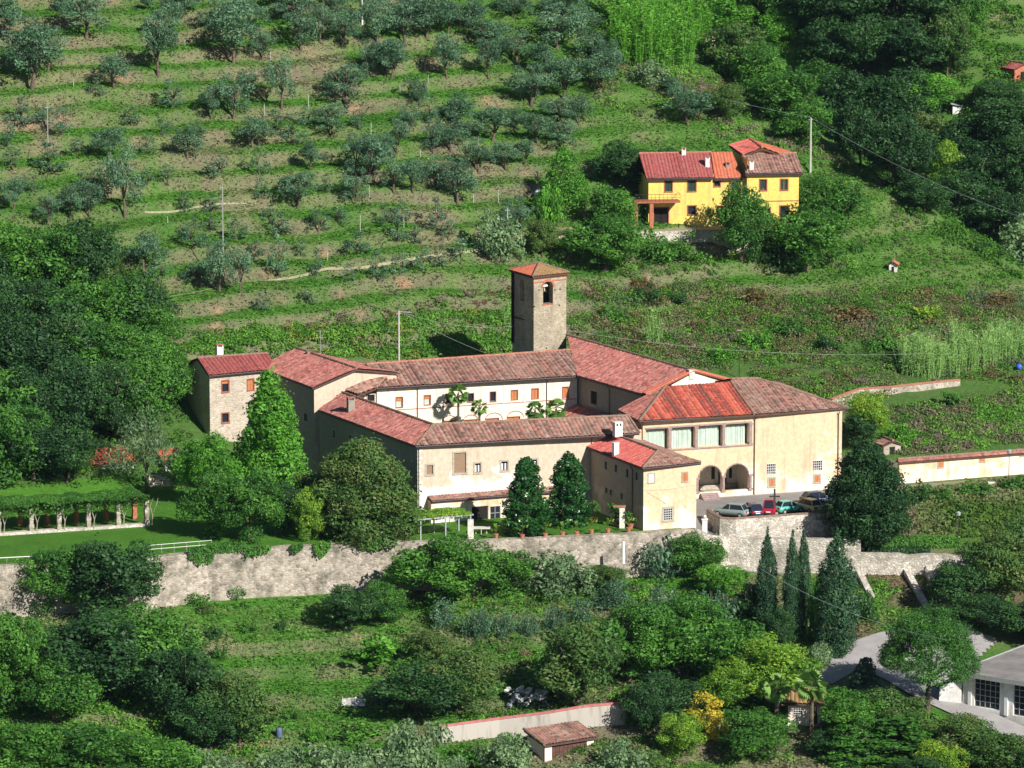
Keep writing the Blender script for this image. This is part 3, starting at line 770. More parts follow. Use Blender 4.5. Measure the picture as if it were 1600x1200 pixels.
bays_s = (wE['ops'][0]['s0'], wE['ops'][3]['s1']); pa, pb = wE['ops'][4]['s0']-.5, wE['ops'][5]['s1']+.4
walls(t, [wE, wallrec(A2(52.35, -3.0), A2(53.2, 14.2), -1, 9.6), wallrec(A2(53.2, 14.2), A2(37, 15), -1, 9.6), wallrec(A2(28.2, 6.6), A2(27.7, -.5), -1, 9.65)], [M_cream, M_court, M_soffit, M_frame, M_frame], extra=einside)
l, fr = wframe(wE)
for i in range(4):    # curtains
    o = wE['ops'][i]; m = MB(); n = 44; a0, a1 = o['s0']-.1, o['s1']-.22; vs = []
    for k in range(n+1):
        s = a0+(a1-a0)*k/n; off = -.62+.09*math.sin(k*1.9+i)+.04*math.sin(k*.7)
        for zz in (lz0, lz1-.18): vs.append(fr(s, off, zz)); 
    for k in range(n+1):
        s = a0+(a1-a0)*k/n; off = -.67+.09*math.sin(k*1.9+i)+.04*math.sin(k*.7)
        for zz in (lz0, lz1-.18): vs.append(fr(s, off, zz))
    q = 2*(n+1)
    m.mesh(vs, [(2*k, 2*k+2, 2*k+3, 2*k+1) for k in range(n)]+[(q+2*k, q+2*k+1, q+2*k+3, q+2*k+2) for k in range(n)]); m.build('curtain', M_curtain, t, True)
for s in [(wE['ops'][i]['s1']+wE['ops'][i+1]['s0'])/2 for i in range(3)]+[bays_s[1]+.2]:
    m = MB(); m.box(s-.17, s+.17, -.3, .05, lz0, lz1+.02, 0, fr); m.box(s-.24, s+.24, -.3, .09, lz1-.2, lz1+.02, 0, fr); m.box(s-.22, s+.22, -.3, .08, lz0, lz0+.2, 0, fr); m.build('loggia_pillar', M_mauve, t)
m = MB(); m.box(bays_s[0]-.3, bays_s[1]+.45, -.1, .1, lz0-.16, lz0-.01, 0, fr); m.box(bays_s[0]-.1, bays_s[1]+.3, -.3, .07, lz1+.01, lz1+.2, 0, fr); m.build('loggia_sill', M_mauve, t)
o4, o5 = wE['ops'][4], wE['ops'][5]
for s in ((o4['s1']+o5['s0'])/2, o4['s0']-.18, o5['s1']+.2):
    m = MB(); zc = o4['z1']-(o4['s1']-o4['s0'])/2
    m.tube([fr(s, -.02, .78), fr(s, -.02, zc-.1)], .19, 10); m.box(s-.25, s+.25, -.2, .2, zc-.12, zc+.08, 0, fr); m.box(s-.25, s+.25, -.2, .2, .7, .9, 0, fr); m.build('porch_column', M_mauve, t)
for o in (o4, o5):
    m = MB(); m.tube([fr(p, .02, q) for p, q in o['arcpts']], .09, 6); m.build('arch_moulding', M_mauve, t)
m = MB(); m.box(o5['s0']+1.05, o5['s1']-1.15, -4.88, -4.8, .12, 2.9); 
m = MB(); k = (o5['s0']+o5['s1'])/2+.1
m.box(k-.5, k+.5, -4.88, -4.8, .12, 3.0, 0, fr); m.box(k-1.35, k-.95, -4.88, -4.82, 1.2, 2.6, 0, fr); m.box(k+.85, k+1.2, -4.88, -4.82, 1.2, 2.4, 0, fr); m.build('church_door', M_shutgr, t)
m = MB()
for i in range(4): m.box(o4['s0']+.2, o4['s0']+2.3, .06+i*.3, .36+i*.3, -.5, .7-.17*i-.05, 0, fr)
m.build('entrance_steps', M_mauve, t)
m = MB(); m.box(o4['s0']+2.35, l-.02, .0, .12, -.6, .12, 0, fr); m.box(0, o4['s0']+.1, .0, .12, -.6, .12, 0, fr); m.build('wall_plinth', M_frame, t)
roof(t, [([EE1, ESp, ER1b, ER1], 0), ([ESp, EE2, ER2, ERm, ER1b], 1), ([EL, EE1, ER1, ELb], 2), ([EE2, EB2, ER2], 1), ([EB2, EB1, ERm, ER2], 1)], [T_red, T_old, T_pink],
     [(EE1, ER1), (ERm, ER2), (EE2, ER2), (ER1b, ESp)], [(EE1, EE2), (EL, EE1)], per=.45)
pipe(t, wE, 1179, 652, 784, .07); pipe(t, wE, 1310, 643, 784, .06); pipe(t, wE, 1003.5, 662, 690)
# annex
t = thing('convent_annex', L(24, -8, 0), 'square cream annex with a barred ground floor window at the corner of the garden wall', 'house')
FE = az(1004.5, 731.5, 7.2); FW = L(20.55, -.9, 7.2); FX = az(1095, 723, 7.2); FR1 = L(23.9, -.75, 8.35); FR2 = az(1028, 705, 8.3); FB = L(28.1, -.7, 7.2)
wF = wallrec(A2(21.1, -14.4), A2(27.5, -14.75), -2.2, 7.15)
for a in [(1013.5, 740.5, 1022, 753.5, 'white'), (1066, 738.5, 1074, 752, 'shut')]: op(wF, *a, depth=.14, fw=.12)
op(wF, 1037, 794.5, 1050.5, 812.5, 'grille', fw=.22)
wFw = wallrec(A2(20.95, -1.1), A2(21.1, -14.4), -1, 7.15)
for a in [(945, 721, 948.5, 733, 'glass'), (961, 726, 964.5, 738, 'glass'), (978.5, 733, 982, 745.5, 'glass'), (993, 738, 996.5, 750, 'glass'), (946, 762, 949, 770, 'dark'), (953, 765, 956, 774, 'dark'), (970, 771, 973, 780, 'dark')]: op(wFw, *a, fw=.07, depth=.15)
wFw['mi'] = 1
walls(t, [wF, wFw, wallrec(A2(27.5, -14.75), A2(27.6, -1.1), -2.2, 7.15)], [M_cream, M_weath_shade])
roof(t, [([FW, FE, FR2, FR1], 0), ([FE, FX, FR2], 1), ([FX, FB, FR1, FR2], 1)], [T_bright, T_old], [(FR1, FR2), (FR2, FX), (FR2, FE)], [(FW, FE), (FE, FX)], per=.42)
chimney(t, *az(962, 706, 7.7), .62, .5, 1.0, M_white, cap=False, holes=False)
pipe(t, wFw, 989, 728, 820, .07)
mb = MB(); l, fr = wframe(wF); mb.tube([fr(.05, .05, 4.6), fr(3, .05, 4.45), fr(6.3, .05, 4.75)], .015, 4); mb.tube([fr(.4, .05, 4.4), fr(2.8, .05, 2.8)], .015, 4); mb.build('cable', M_wire, t)
# north-west block
t = thing('convent_wing', L(4, 34, 0), 'gabled block with a blank cream end wall behind the bright pointed tree', 'building', GC)
GE1, GE2 = az(489, 606, 11.1), L(-2.3, 43.2, 11.1); GR1, GR2 = az(557, 576, 13.0), L(2.8, 43.2, 13.0); GB1, GB2 = L(9.6, 27.3, 12.1), L(8.2, 43.2, 11.4)
wG = wallrec(A2(-1.3, 27.6), A2(9.2, 27.6), -1, 10.9); op(wG, 550, 592.5, 569, 595.5, 'dark', fw=.06)
wGw = wallrec(A2(-2, 43), A2(-1.3, 27.6), -1, 11)
for a in [(455, 640, 460, 652, 'dark'), (475, 646, 480, 658, 'dark')]: op(wGw, *a)
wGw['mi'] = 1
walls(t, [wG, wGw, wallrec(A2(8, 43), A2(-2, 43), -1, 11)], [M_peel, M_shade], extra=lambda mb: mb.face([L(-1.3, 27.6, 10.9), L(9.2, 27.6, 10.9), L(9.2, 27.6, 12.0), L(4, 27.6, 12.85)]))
roof(t, [[GE2, GE1, GR1, GR2], [GB1, GB2, GR2, GR1]], [T_pink], [(GR1, GR2)], [(GE2, GE1)], per=.42)
chimney(t, *az(483, 562, 12.2), .55, .55, .9, M_shade, cap=False)
# stone house at the far left
t = thing('stone_house', L(-6, 44, 5), 'narrow stone house with red roof and shaded gable beside the dark wood', 'house')
HE1, HE2 = az(326.5, 587, 11), az(432, 577, 11.1); HR1, HR2 = az(308, 560, 12.4), az(418, 552.5, 12.5); HB1, HB2 = az(286.5, 570, 11), L(-.2, 48.6, 11)
hc1 = inv(HE1[0], HE1[1]); hc2 = inv(HE2[0], HE2[1]); hb = inv(HB1[0], HB1[1])
wH = wallrec(A2(hc1[0]+.2, hc1[1]+.35), A2(hc2[0], hc2[1]+.35), 1.5, 10.9)
for a in [(347, 595, 357, 612, 'redhalf'), (387, 593, 396, 609, 'shut'), (347, 646, 357, 660, 'glass')]: op(wH, *a, fr='brick', fw=.14)
wHw = wallrec(A2(hb[0]+.3, hb[1]-.3), A2(hc1[0]+.2, hc1[1]+.35), 1.5, 10.9)
for a in [(296, 643, 303, 662, 'door'), (300, 590, 305, 602, 'dark')]: op(wHw, *a, fw=.08)
walls(t, [wH, wHw], [M_housest], extra=lambda mb: mb.face([(*wHw['P'], 10.9), (*wHw['Q'], 10.9), (HR1[0]+.1, HR1[1], 12.3)]))
roof(t, [[HE1, HE2, HR2, HR1], [HB2, HB1, HR1, HR2]], [T_red if False else T_house], [(HR1, HR2)], [(HE1, HE2), (HB1, HE1)] and [(HE1, HE2)], per=.5, amp=.12)
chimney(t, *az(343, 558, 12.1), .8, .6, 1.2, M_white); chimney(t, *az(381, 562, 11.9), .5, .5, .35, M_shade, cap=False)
# bell tower
t = thing('bell_tower', L(33.5, 39, 0), 'square stone bell tower with an arched opening holding one bell', 'tower')
TN, TR, TL = (31.2, 36.6), (36.0, 37.5), (30.9, 42.2); TF = (35.7, 43.1)
tp = [TN, TR, TF, TL]; ws = []
cen = (sum(p[0] for p in tp)/4, sum(p[1] for p in tp)/4)
wT = wallrec(A2(*TN), A2(*TR), 4, 20.9); op(wT, 848.5, 439.5, 864, 474.5, 'open', arch=True, depth=.8)
oT = wT['ops'][0]
wTw = wallrec(A2(*TL), A2(*TN), 4, 20.9); op(wTw, 812, 437, 819, 470, 'open', arch=True, depth=.8)
def holes(mb):
    l, fr = wframe(wT)
    for px, py in [(867, 453), (875, 452), (835, 479), (874, 477), (854, 544), (842, 453)]:
        s, z = wpx(wT, px, py); mb.box(s-.09, s+.09, -.2, .012, z-.09, z+.09, 1, fr)
    mb.box(-.06, l+.06, -.1, .06, 20.1, 20.25, 2, fr); mb.box(-.1, l+.1, -.1, .1, 20.55, 20.9, 2, fr)
    mb.box(.5, l-.5, -4.6, -1.2, 10, 20, 1, fr) if False else mb.box(.3, l-.3, -5.2, -5.1, 12, 20.8, 1, fr)
    mb.box(.3, l-.3, -5.2, -.8, 15.2, 15.3, 1, fr)
walls(t, [wT, wallrec(A2(*TR), A2(*TF), 4, 20.9), wallrec(A2(*TF), A2(*TL), 4, 20.9), wTw], [M_tower, M_dark, M_brick], extra=holes)
l, fr = wframe(wT); m = MB(); arc = oT['arcpts']; r = (oT['s1']-oT['s0'])/2; cs = (oT['s1']+oT['s0'])/2; zc = oT['z1']-r
for k in range(13):
    a0, a1 = math.pi*k/13+.03, math.pi*(k+1)/13-.03
    q = [(cs-rr*math.cos(aa), zc+rr*math.sin(aa)) for rr in (r+.01, r+.26) for aa in (a0, a1)]
    vs = [fr(p, o, zz) for o in (-.1, .05) for p, zz in q]; m.mesh(vs, [(0, 1, 3, 2), (4, 6, 7, 5), (0, 2, 6, 4), (1, 5, 7, 3), (2, 3, 7, 6), (0, 4, 5, 1)])
m.box(oT['s0']-.1, oT['s1']+.1, -.2, .06, oT['z0']-.14, oT['z0'], 0, fr); m.build('brick_arch', M_brick, t)
m = MB(); prof = [(.06, .62), (.16, .6), (.24, .45), (.28, .2), (.38, .02), (.42, 0)]; vs = []; n = 14
bs, bz = cs-.1, oT['z1']-1.35
for rr, zz in prof:
    for k in range(n): aa = 2*math.pi*k/n; vs.append(fr(bs+rr*math.cos(aa), -.75+rr*math.sin(aa), bz+zz))
m.mesh(vs, [(i*n+k, i*n+(k+1) % n, (i+1)*n+(k+1) % n, (i+1)*n+k) for i in range(len(prof)-1) for k in range(n)]+[tuple(range(n))]); be = m.build('bell', M_bronze, t, True)
m = MB(); m.box(cs-.75, cs+.45, -.85, -.65, bz+.62, bz+.84, 0, fr); m.box(cs-.6, cs+.3, -.9, -.6, bz+.86, bz+.98, 0, fr); m.build('yoke', M_white2, be)
ap = L(cen[0], cen[1], 21.95); ec = [L(cen[0]+(p[0]-cen[0])*1.12, cen[1]+(p[1]-cen[1])*1.12, 20.98) for p in tp]
roof(t, [([ec[0], ec[1], ap], 0), ([ec[3], ec[0], ap], 1), ([ec[1], ec[2], ap], 0), ([ec[2], ec[3], ap], 0)], [T_moss, T_orange], [(ap, ec[0]), (ap, ec[1]), (ap, ec[3])], per=.4, amp=.07)

# ---------------- yellow farmhouse ----------------
gx0 = ground(1062, 352); PH = R(7); yc, ys = math.cos(PH), math.sin(PH); YO = (az(1013, 352, gx0[2])[0], az(1013, 352, gx0[2])[1], gx0[2])
def Y(a, b, z=0.0): return (YO[0]+a*yc-b*ys, YO[1]+a*ys+b*yc, YO[2]+z)
def Y2(a, b): return Y(a, b)[:2]
def yb(px, py, b):
    """pixel on the vertical plane at local depth b -> world point"""
    P = Y(0, b); nx_, ny_ = -ys, yc; r = ray(px, py)
    t_ = ((P[0]-CAM[0])*nx_+(P[1]-CAM[1])*ny_)/(r[0]*nx_+r[1]*ny_); return (r[0]*t_, CAM[1]+r[1]*t_, CAM[2]+r[2]*t_)
def ya(px, b):
    p = yb(px, 300, b); return (p[0]-YO[0])*yc+(p[1]-YO[1])*ys
z0, zf = YO[2], YO[2]+6.4
t = thing('yellow_farmhouse', Y(10, 3), 'yellow farmhouse with red roofs and green shutters among trees on the hill', 'house')
a1, a2, a3, a4 = 0.0, ya(1113, 0), ya(1166, 0), ya(1247, 0)
zE = yb(1060, 279, -.4)[2]; zR = yb(1060, 239.5, 4.6)[2]
wy1 = wallrec(Y2(a1, 0), Y2(a2, 0), z0-2, zE)
for q in [(1039, 282.5, 1050, 299, 'green'), (1075, 281.5, 1087, 298.5, 'green'), (1075, 322, 1087, 335, 'glass'), (1022, 325, 1044, 351, 'door')]: op(wy1, *q, fr='brick', fw=.14)
zE2 = yb(1140, 278, .1)[2]; wy2 = wallrec(Y2(a2, .3), Y2(a3, .3), z0-2, zE2-.1)
for q in [(1116, 283, 1125, 291, 'glass'), (1143, 284, 1157, 300, 'green'), (1120, 322, 1130, 340, 'glass')]: op(wy2, *q, fr='brick', fw=.12)
zE3 = yb(1210, 271, -.9)[2]; wy3 = wallrec(Y2(a3, -.5), Y2(a4, -.5), z0-2, zE3)
for q in [(1187.5, 281, 1197.5, 297, 'green'), (1220, 280.5, 1230.5, 296.5, 'green'), (1185, 325, 1203, 352, 'panes'), (1219, 322, 1232, 340, 'glass')]: op(wy3, *q, fr='brick', fw=.14)
zG = yb(1191, 231.5, 5)[2]; zGe = yb(1165, 241, 5)[2]
gl, gr_ = ya(1166, 5), ya(1222, 5); gm_ = ya(1191, 5)
wy4 = wallrec(Y2(a3, 11), Y2(a3, -.5), z0-2, zGe-.05)
def yg(mb):
    mb.face([Y(gl, 5, zE3-z0), Y(gr_, 5, zE3-z0), Y(gr_, 5, zGe-z0), Y(gm_, 5, zG-z0-.1), Y(gl, 5, zGe-z0)], 0)
    l, fr = wframe(wy3); mb.box(0, l, -.02, .04, z0+3.0, z0+3.12, 1, fr)
walls(t, [wy1, wy2, wy3, wy4, wallrec(Y2(a1, 8.5), Y2(a1, 0), z0-2, zE), wallrec(Y2(a4, -.5), Y2(a4, 8), z0-2, zE3), wallrec(Y2(a4, 9), Y2(a1, 9), z0-2, zE)], [M_yellow, M_redframe], extra=yg)
r1 = [yb(1010, 279, -.5), yb(1115, 277.5, -.5), yb(1110, 238.5, 4.6), yb(998.5, 240.5, 4.6)]
r2 = [yb(1116.5, 279.5, -.1), yb(1160, 278, -.1), yb(1144, 237.5, 4.6), yb(1111, 238, 4.6)]
r3 = [yb(1165, 271.5, -1), yb(1255, 270, -1), yb(1244, 240, 4.8), yb(1159, 241, 4.8)]
rb = [Y(a3, 9.2, zE-z0), Y(a1-.6, 9.2, zE-z0), r1[3], r2[2]]
g1 = [yb(1139, 226.5, 8.8), yb(1162, 242.5, 4.3), yb(1191, 230.5, 4.3), yb(1171, 217, 10)]
g2 = [yb(1218, 240.5, 4.3), yb(1238, 238, 7.5), yb(1171, 217, 10), yb(1191, 230.5, 4.3)]
roof(t, [(r1, 0), (r2, 1), (r3, 2), (rb, 0), (g1, 3), (g2, 1)], [T_house, T_orange, T_old, T_bright], [(r1[3], r1[2]), (g1[2], g1[3]), (r3[3], r3[2])], [(r1[0], r1[1]), (r2[0], r2[1]), (r3[0], r3[1])], capmat=M_ridge, per=.45, thick=.2)
for px, py, b, h in [(1068, 243, 4.3, .7), (1105, 262, 1.8, 1.2), (1174, 262, .2, .7), (1137, 260, 2, .2)]:
    p = yb(px, py, b); chimney(t, p[0], p[1], p[2], .55, .55, h, M_white if h > .3 else M_shade, PH)
# balcony
m = MB(); fy = lambda a, b, z: Y(a, b, z); bz = yb(1030, 315, -1.5)[2]-z0
ba, bb = -2.2, ya(1063, -2)
m.box(ba, bb, -2.2, .0, bz-.12, bz+.12, 0, fy); bo = m.build('balcony_slab', M_redframe, t)
m = MB()
for k in range(12): a = ba+.05+(bb-ba-.1)*k/11; m.tube([Y(a, -2.15, bz+.1), Y(a, -2.15, bz+1.05)], .02, 4)
m.tube([Y(ba, -2.15, bz+1.05), Y(bb, -2.15, bz+1.05)], .03, 4); m.tube([Y(bb, -2.15, bz+1.05), Y(bb, 0, bz+1.05)], .03, 4); m.tube([Y(ba, -2.15, bz+1.05), Y(ba, 0, bz+1.05)], .03, 4); m.tube([Y(ba, -2.15, bz+.6), Y(bb, -2.15, bz+.6)], .02, 4)
m.build('railing', M_iron, bo)
for a in (ya(1018, -1.9), ba+.2):
    m = MB(); m.box(a-.26, a+.26, -2.1, -1.6, -2.5, bz-.12, 0, fy); m.build('balcony_pier', M_brick, t)
m = MB(); m.box(-4, 13, -3.6, -3.2, -3.2, -.35, 0, fy); tag(m.build('terrace_wall', M_rubble2), 'low pale stone terrace wall below the yellow farmhouse', 'wall')
m = MB(); m.box(-4, 19, -3.4, .1, -.5, -.25, 0, fy); tag(m.build('house_terrace', M_gravel), kind='structure')
# ---------------- roads and paths ----------------
G = lambda px, py: ground(px, py)[:2]
yard = [A2(27.6, .2), az(1089, 822, 0)[:2], az(1110, 806, 0)[:2], az(1112, 801, 0)[:2], az(1127, 807, 0)[:2], az(1180, 805, 0)[:2], az(1240, 801, 0)[:2], az(1303, 797, 0)[:2], (40, 9.0), (47, 15.5), (47, 19.0), A2(53, -3.1)]
drape('forecourt_paving', yard, M_tarmac, .05, .5)
strip('lane', [(44, 17), (46, 18.3), (53.5, 21.6), (61, 24.8), (75, 31), (90, 38)], 2.2, M_gravel, .06)
strip('ramp', [(21.6, 3.5), (22.6, 0.5), (25, -1.2), (30, -1.8), (36, -1.6)], 3.6, M_tarmac, .06)
road = [G(1292, 1046), G(1340, 1022), G(1392, 1003), G(1450, 992), G(1520, 985)]
strip('road', [G(1270, 1060)]+road, 5.0, M_tarmac2, .10)
strip('road', [G(1330, 1036), G(1380, 1048), G(1440, 1080), G(1500, 1108), G(1560, 1133), G(1640, 1168)], 3.2, M_tarmac2, .14)
drape('road_junction', [G(1300, 1052), G(1345, 1020), G(1392, 1003), G(1520, 985), G(1560, 1000), G(1520, 1040), G(1475, 1068), G(1440, 1078), G(1377, 1046)], M_tarmac2, .08, .5)
strip('footpath', [G(245, 468), G(300, 459), G(380, 442), G(480, 430), G(570, 419), G(650, 405), G(720, 396)], .3, M_gravel, .12)
strip('footpath', [G(720, 396), G(780, 388), G(880, 370)], .3, M_gravel, .12)
strip('footpath', [G(226, 333), G(300, 326), G(385, 319)], .22, M_gravel, .12)
# ---------------- retaining walls ----------------
def polywall(name, pts, top, bot, th, mat, label, cat='wall', cap=None, n=1, jit=.0, capw=.08, group=None, seed=1):
    """pts: world xy of the front face, left to right; top/bot heights per point"""
    rng = random.Random(seed); P = []; T_ = []; B_ = []
    for i in range(len(pts)-1):
        l = math.dist(pts[i], pts[i+1]); k = max(1, int(l/n))
        for j in range(k):
            f = j/k; P.append(tuple(pts[i][q]+(pts[i+1][q]-pts[i][q])*f for q in (0, 1)))
            T_.append(top[i]+(top[i+1]-top[i])*f+rng.uniform(-jit, jit)); B_.append(bot[i]+(bot[i+1]-bot[i])*f)
    P.append(pts[-1]); T_.append(top[-1]); B_.append(bot[-1]); m = MB(); vs = []; N_ = len(P); nrm = []
    for i in range(N_):
        a, b = P[max(i-1, 0)], P[min(i+1, N_-1)]; l = math.dist(a, b) or 1; nrm.append((-(b[1]-a[1])/l, (b[0]-a[0])/l))
    for i in range(N_):
        nx_, ny_ = nrm[i]; x, y = P[i]
        vs += [(x-nx_*.25, y-ny_*.25, B_[i]), (x+nx_*th, y+ny_*th, B_[i]), (x+nx_*th, y+ny_*th, T_[i]), (x, y, T_[i])]
    fs = [(4*i+k, 4*i+4+k, 4*i+4+(k+1) % 4, 4*i+(k+1) % 4) for i in range(N_-1) for k in range(4)]+[(0, 1, 2, 3), (4*N_-1, 4*N_-2, 4*N_-3, 4*N_-4)]
    m.mesh(vs, [f[::-1] for f in fs])
    if cap is None:
        o = m.build(name, mat); tag(o, label, cat, group); return o
    t = thing(name, (P[0][0], P[0][1], B_[0]), label, cat, group); m.build('masonry', mat, t); m = MB(); vs = []
    for i in range(N_):
        nx_, ny_ = nrm[i]; x, y = P[i]
        for o, h in ((-capw, .0), (th+capw, .0), (th+capw, .1), (th/2, .18), (-capw, .1)): vs.append((x+nx_*o, y+ny_*o, T_[i]+.005+h))
    m.mesh(vs, [(5*i+k, 5*i+(k+1) % 5, 5*i+5+(k+1) % 5, 5*i+5+k) for i in range(N_-1) for k in range(5)]+[(0, 1, 2, 3, 4)])
    m.build('coping', cap, t); return t
wp = [(p[0], p[1]) for p in WP]
polywall('retaining_wall', wp[0:6], [.15]*6, [-8]*6, 1.0, M_rubble, 'tall stained stone retaining wall with putlog holes below the west lawn', jit=.07)
polywall('retaining_wall', wp[5:9], [.2]*4, [-8]*4, 1.0, M_rubble, 'stone retaining wall below the lawn with the row of potted plants', jit=.05, seed=3)
polywall('retaining_wall', wp[8:13], [.1, -.45, -1.15, -1.2, -1.2], [-8]*5, .9, M_rubble2, 'pale rubble wall behind the cypresses, lower of the two below the parked cars', jit=.03, seed=4)
polywall('retaining_wall', [wp[12], (wp[12][0]+.05, wp[12][1]+.1)]+wp[13:16], [-1.2, -2.9, -3.05, -3.05, -3.05], [-9]*5, .9, M_rubble2, 'low pale rubble wall below the clipped hedge right of the widest cypress', jit=.12, seed=5)
pk = [(p[0], p[1]) for p in PP]; pk = [(pk[0][0]-.5, pk[0][1]+2.2)]+pk+[(pk[-1][0]+.2, pk[-1][1]+5)]
polywall('parapet_wall', pk, [.85]*8, [-4]*8, .5, M_rubble2, 'curved stone parapet wall holding up the parked cars', jit=0, cap=M_ridged, capw=.03, seed=6)
# buttress ramps on the bank
for i, (a, b) in enumerate([((1416, 893), (1448, 950)), ((1449, 893), (1466, 930)), ((1342, 900), (1362, 935))]):
    A_, B_ = ground(*a), ground(*b); m = MB(); v = Vector(B_)-Vector(A_); n = Vector((v.y, -v.x, 0)).normalized()*.35
    vs = []
    for k in range(7):
        p = Vector(A_).lerp(Vector(B_), k/6); g = H(p.x, p.y)
        vs += [p-n+Vector((0, 0, g-p.z-.6)), p+n+Vector((0, 0, g-p.z-.6)), p+n+Vector((0, 0, g-p.z+.75-.07*k)), p-n+Vector((0, 0, g-p.z+.75-.07*k))]
    m.mesh(vs, [(4*k+j, 4*k+(j+1) % 4, 4*k+4+(j+1) % 4, 4*k+4+j) for k in range(6) for j in range(4)]+[(3, 2, 1, 0), (24, 25, 26, 27)])
    tag(m.build('sloping_buttress', M_rubble2), ['larger sloping stone buttress on the bank above the umbrella pine', 'smaller sloping stone buttress, right of the larger one above the umbrella pine', 'faint sloping stone buttress just right of the widest cypress'][i], 'buttress')
# garden wall with niches along the lane
na, nb, ne = az(1405, 752, .3), az(1600, 737, .3), az(1700, 729, .3)
wN = wallrec(na[:2], ne[:2], -.5, 2.6)
t = thing('niche_wall', na, 'long cream garden wall with brick filled square niches along the lane', 'wall')
for q in [(1466.5, 717, 1473.5, 730), (1531, 709, 1538, 721), (1595, 700, 1602, 712)]: op(wN, *q, 'shut', fw=.12, depth=.12, label=None)
l, fr = wframe(wN)
def nback(mb): mb.box(0, l, -.55, -.3, -.5, 2.3, 0, fr); mb.box(-.02, 0, -.5, 0, -.5, 2.3, 0, fr)
walls(t, [wN], [M_cream], extra=nback)
ra, rb_, rc, rd = fr(-.2, .3, 2.6), fr(l, .3, 2.6), fr(l, -.15, 2.85), fr(-.2, -.15, 2.85)
re, rf = fr(l, -.7, 2.6), fr(-.2, -.7, 2.6)
roof(t, [[ra, rb_, rc, rd], [re, rf, rd, rc]], [T_pink], [(rd, rc)], name='tile_coping', per=.35, amp=.04, thick=.08)
# old wall on the slope behind
q = [ground(1300, 640), ground(1345, 622), ground(1390, 617), ground(1440, 610), ground(1500, 603)]
polywall('orchard_wall', [p[:2] for p in q], [p[2]+k_ for p, k_ in zip(q, (1.2, 1.1, .9, .8, .7))], [p[2]-1.5 for p in q], .5, M_rubble, 'old tile capped wall climbing the slope behind the church', cap=M_ridge, seed=9)
# lower garden wall and shed
lw = [az(690, 1136, -10.2), az(860, 1114, -10.2), az(912, 1105, -10.2), az(1008, 1096, -10.2)]
gz = [H(p[0], p[1]) for p in lw]
lw = []; 
for px, py in [(690, 1160), (780, 1150), (860, 1141), (912, 1136), (1008, 1128)]: lw.append(ground(px, py))
tops = []
for (px, py), g in zip([(690, 1136), (780, 1124), (860, 1114), (912, 1105), (1008, 1096)], lw):
    r = ray(px, py); t_ = (g[1]-CAM[1])/r[1]; tops.append(CAM[2]+r[2]*t_)
polywall('garden_wall', [p[:2] for p in lw], tops, [p[2]-2 for p in lw], .4, M_oldwall, 'weathered plaster garden wall with pink coping behind the plank shed', cap=M_cap, seed=11)
sg = ground(851, 1192); S0 = sg; sh = R(32); sc_, ss_ = math.cos(sh), math.sin(sh)
def SH(a, b, z): return (S0[0]+a*sc_-b*ss_, S0[1]+a*ss_+b*sc_, S0[2]+z)
t = thing('plank_shed', S0, 'small tiled shed with dark plank doors in front of the garden wall', 'shed')
m = MB(); m.box(0, .15, .0, 3.3, -1, 2.05, 0, SH); m.box(0, .85, -.02, .25, -1, 2.0, 0, SH); m.box(5.1, 5.95, -.02, .25, -1, 2.0, 0, SH); m.box(.1, 5.9, 3.15, 3.3, -1, 2.3, 0, SH); m.box(5.8, 5.95, .2, 3.2, -1, 2.1, 0, SH); m.build('wall', M_pinkw, t)
m = MB()
for k in range(17): m.box(.88+k*.25, .88+k*.25+.225, .06+.02*(k % 2), .12+.02*(k % 3), -.6+.05*(k % 3), 1.95, 0, SH)
m.build('plank_door', M_planks, t)
sr = [SH(-.25, -.35, 1.98), SH(6.2, -.35, 1.98), SH(6.2, 3.6, 2.75), SH(-.25, 3.6, 2.75)]
roof(t, [sr], [T_old], [(sr[0], sr[3])], per=.4)
# pink hut with mossy roof
hg = ground(1231, 1134); PHU = R(-4); hc_, hs_ = math.cos(PHU), math.sin(PHU)
def HU(a, b, z): return (hg[0]+a*hc_-b*hs_, hg[1]+a*hs_+b*hc_, hg[2]+z)
t = thing('garden_hut', hg, 'pink garden hut with a mossy flat tiled roof behind a palm trunk', 'hut')
wU = wallrec(HU(0, 0, 0)[:2], HU(3.35, 0, 0)[:2], hg[2]-.8, hg[2]+2.55)
op(wU, 1240, 1106, 1254, 1117, 'grille', fw=.05); op(wU, 1270, 1105, 1277, 1133, 'door', fw=.06)
walls(t, [wU, wallrec(HU(0, 3, 0)[:2], HU(0, 0, 0)[:2], hg[2]-.8, hg[2]+2.55), wallrec(HU(3.35, 0, 0)[:2], HU(3.35, 3, 0)[:2], hg[2]-.8, hg[2]+2.55)], [M_pinkw])
ur = [HU(-.7, -.4, 2.5), HU(3.7, -.4, 2.5), HU(3.7, 3.3, 3.25), HU(-.7, 3.3, 3.25)]; roof(t, [ur], [T_moss])
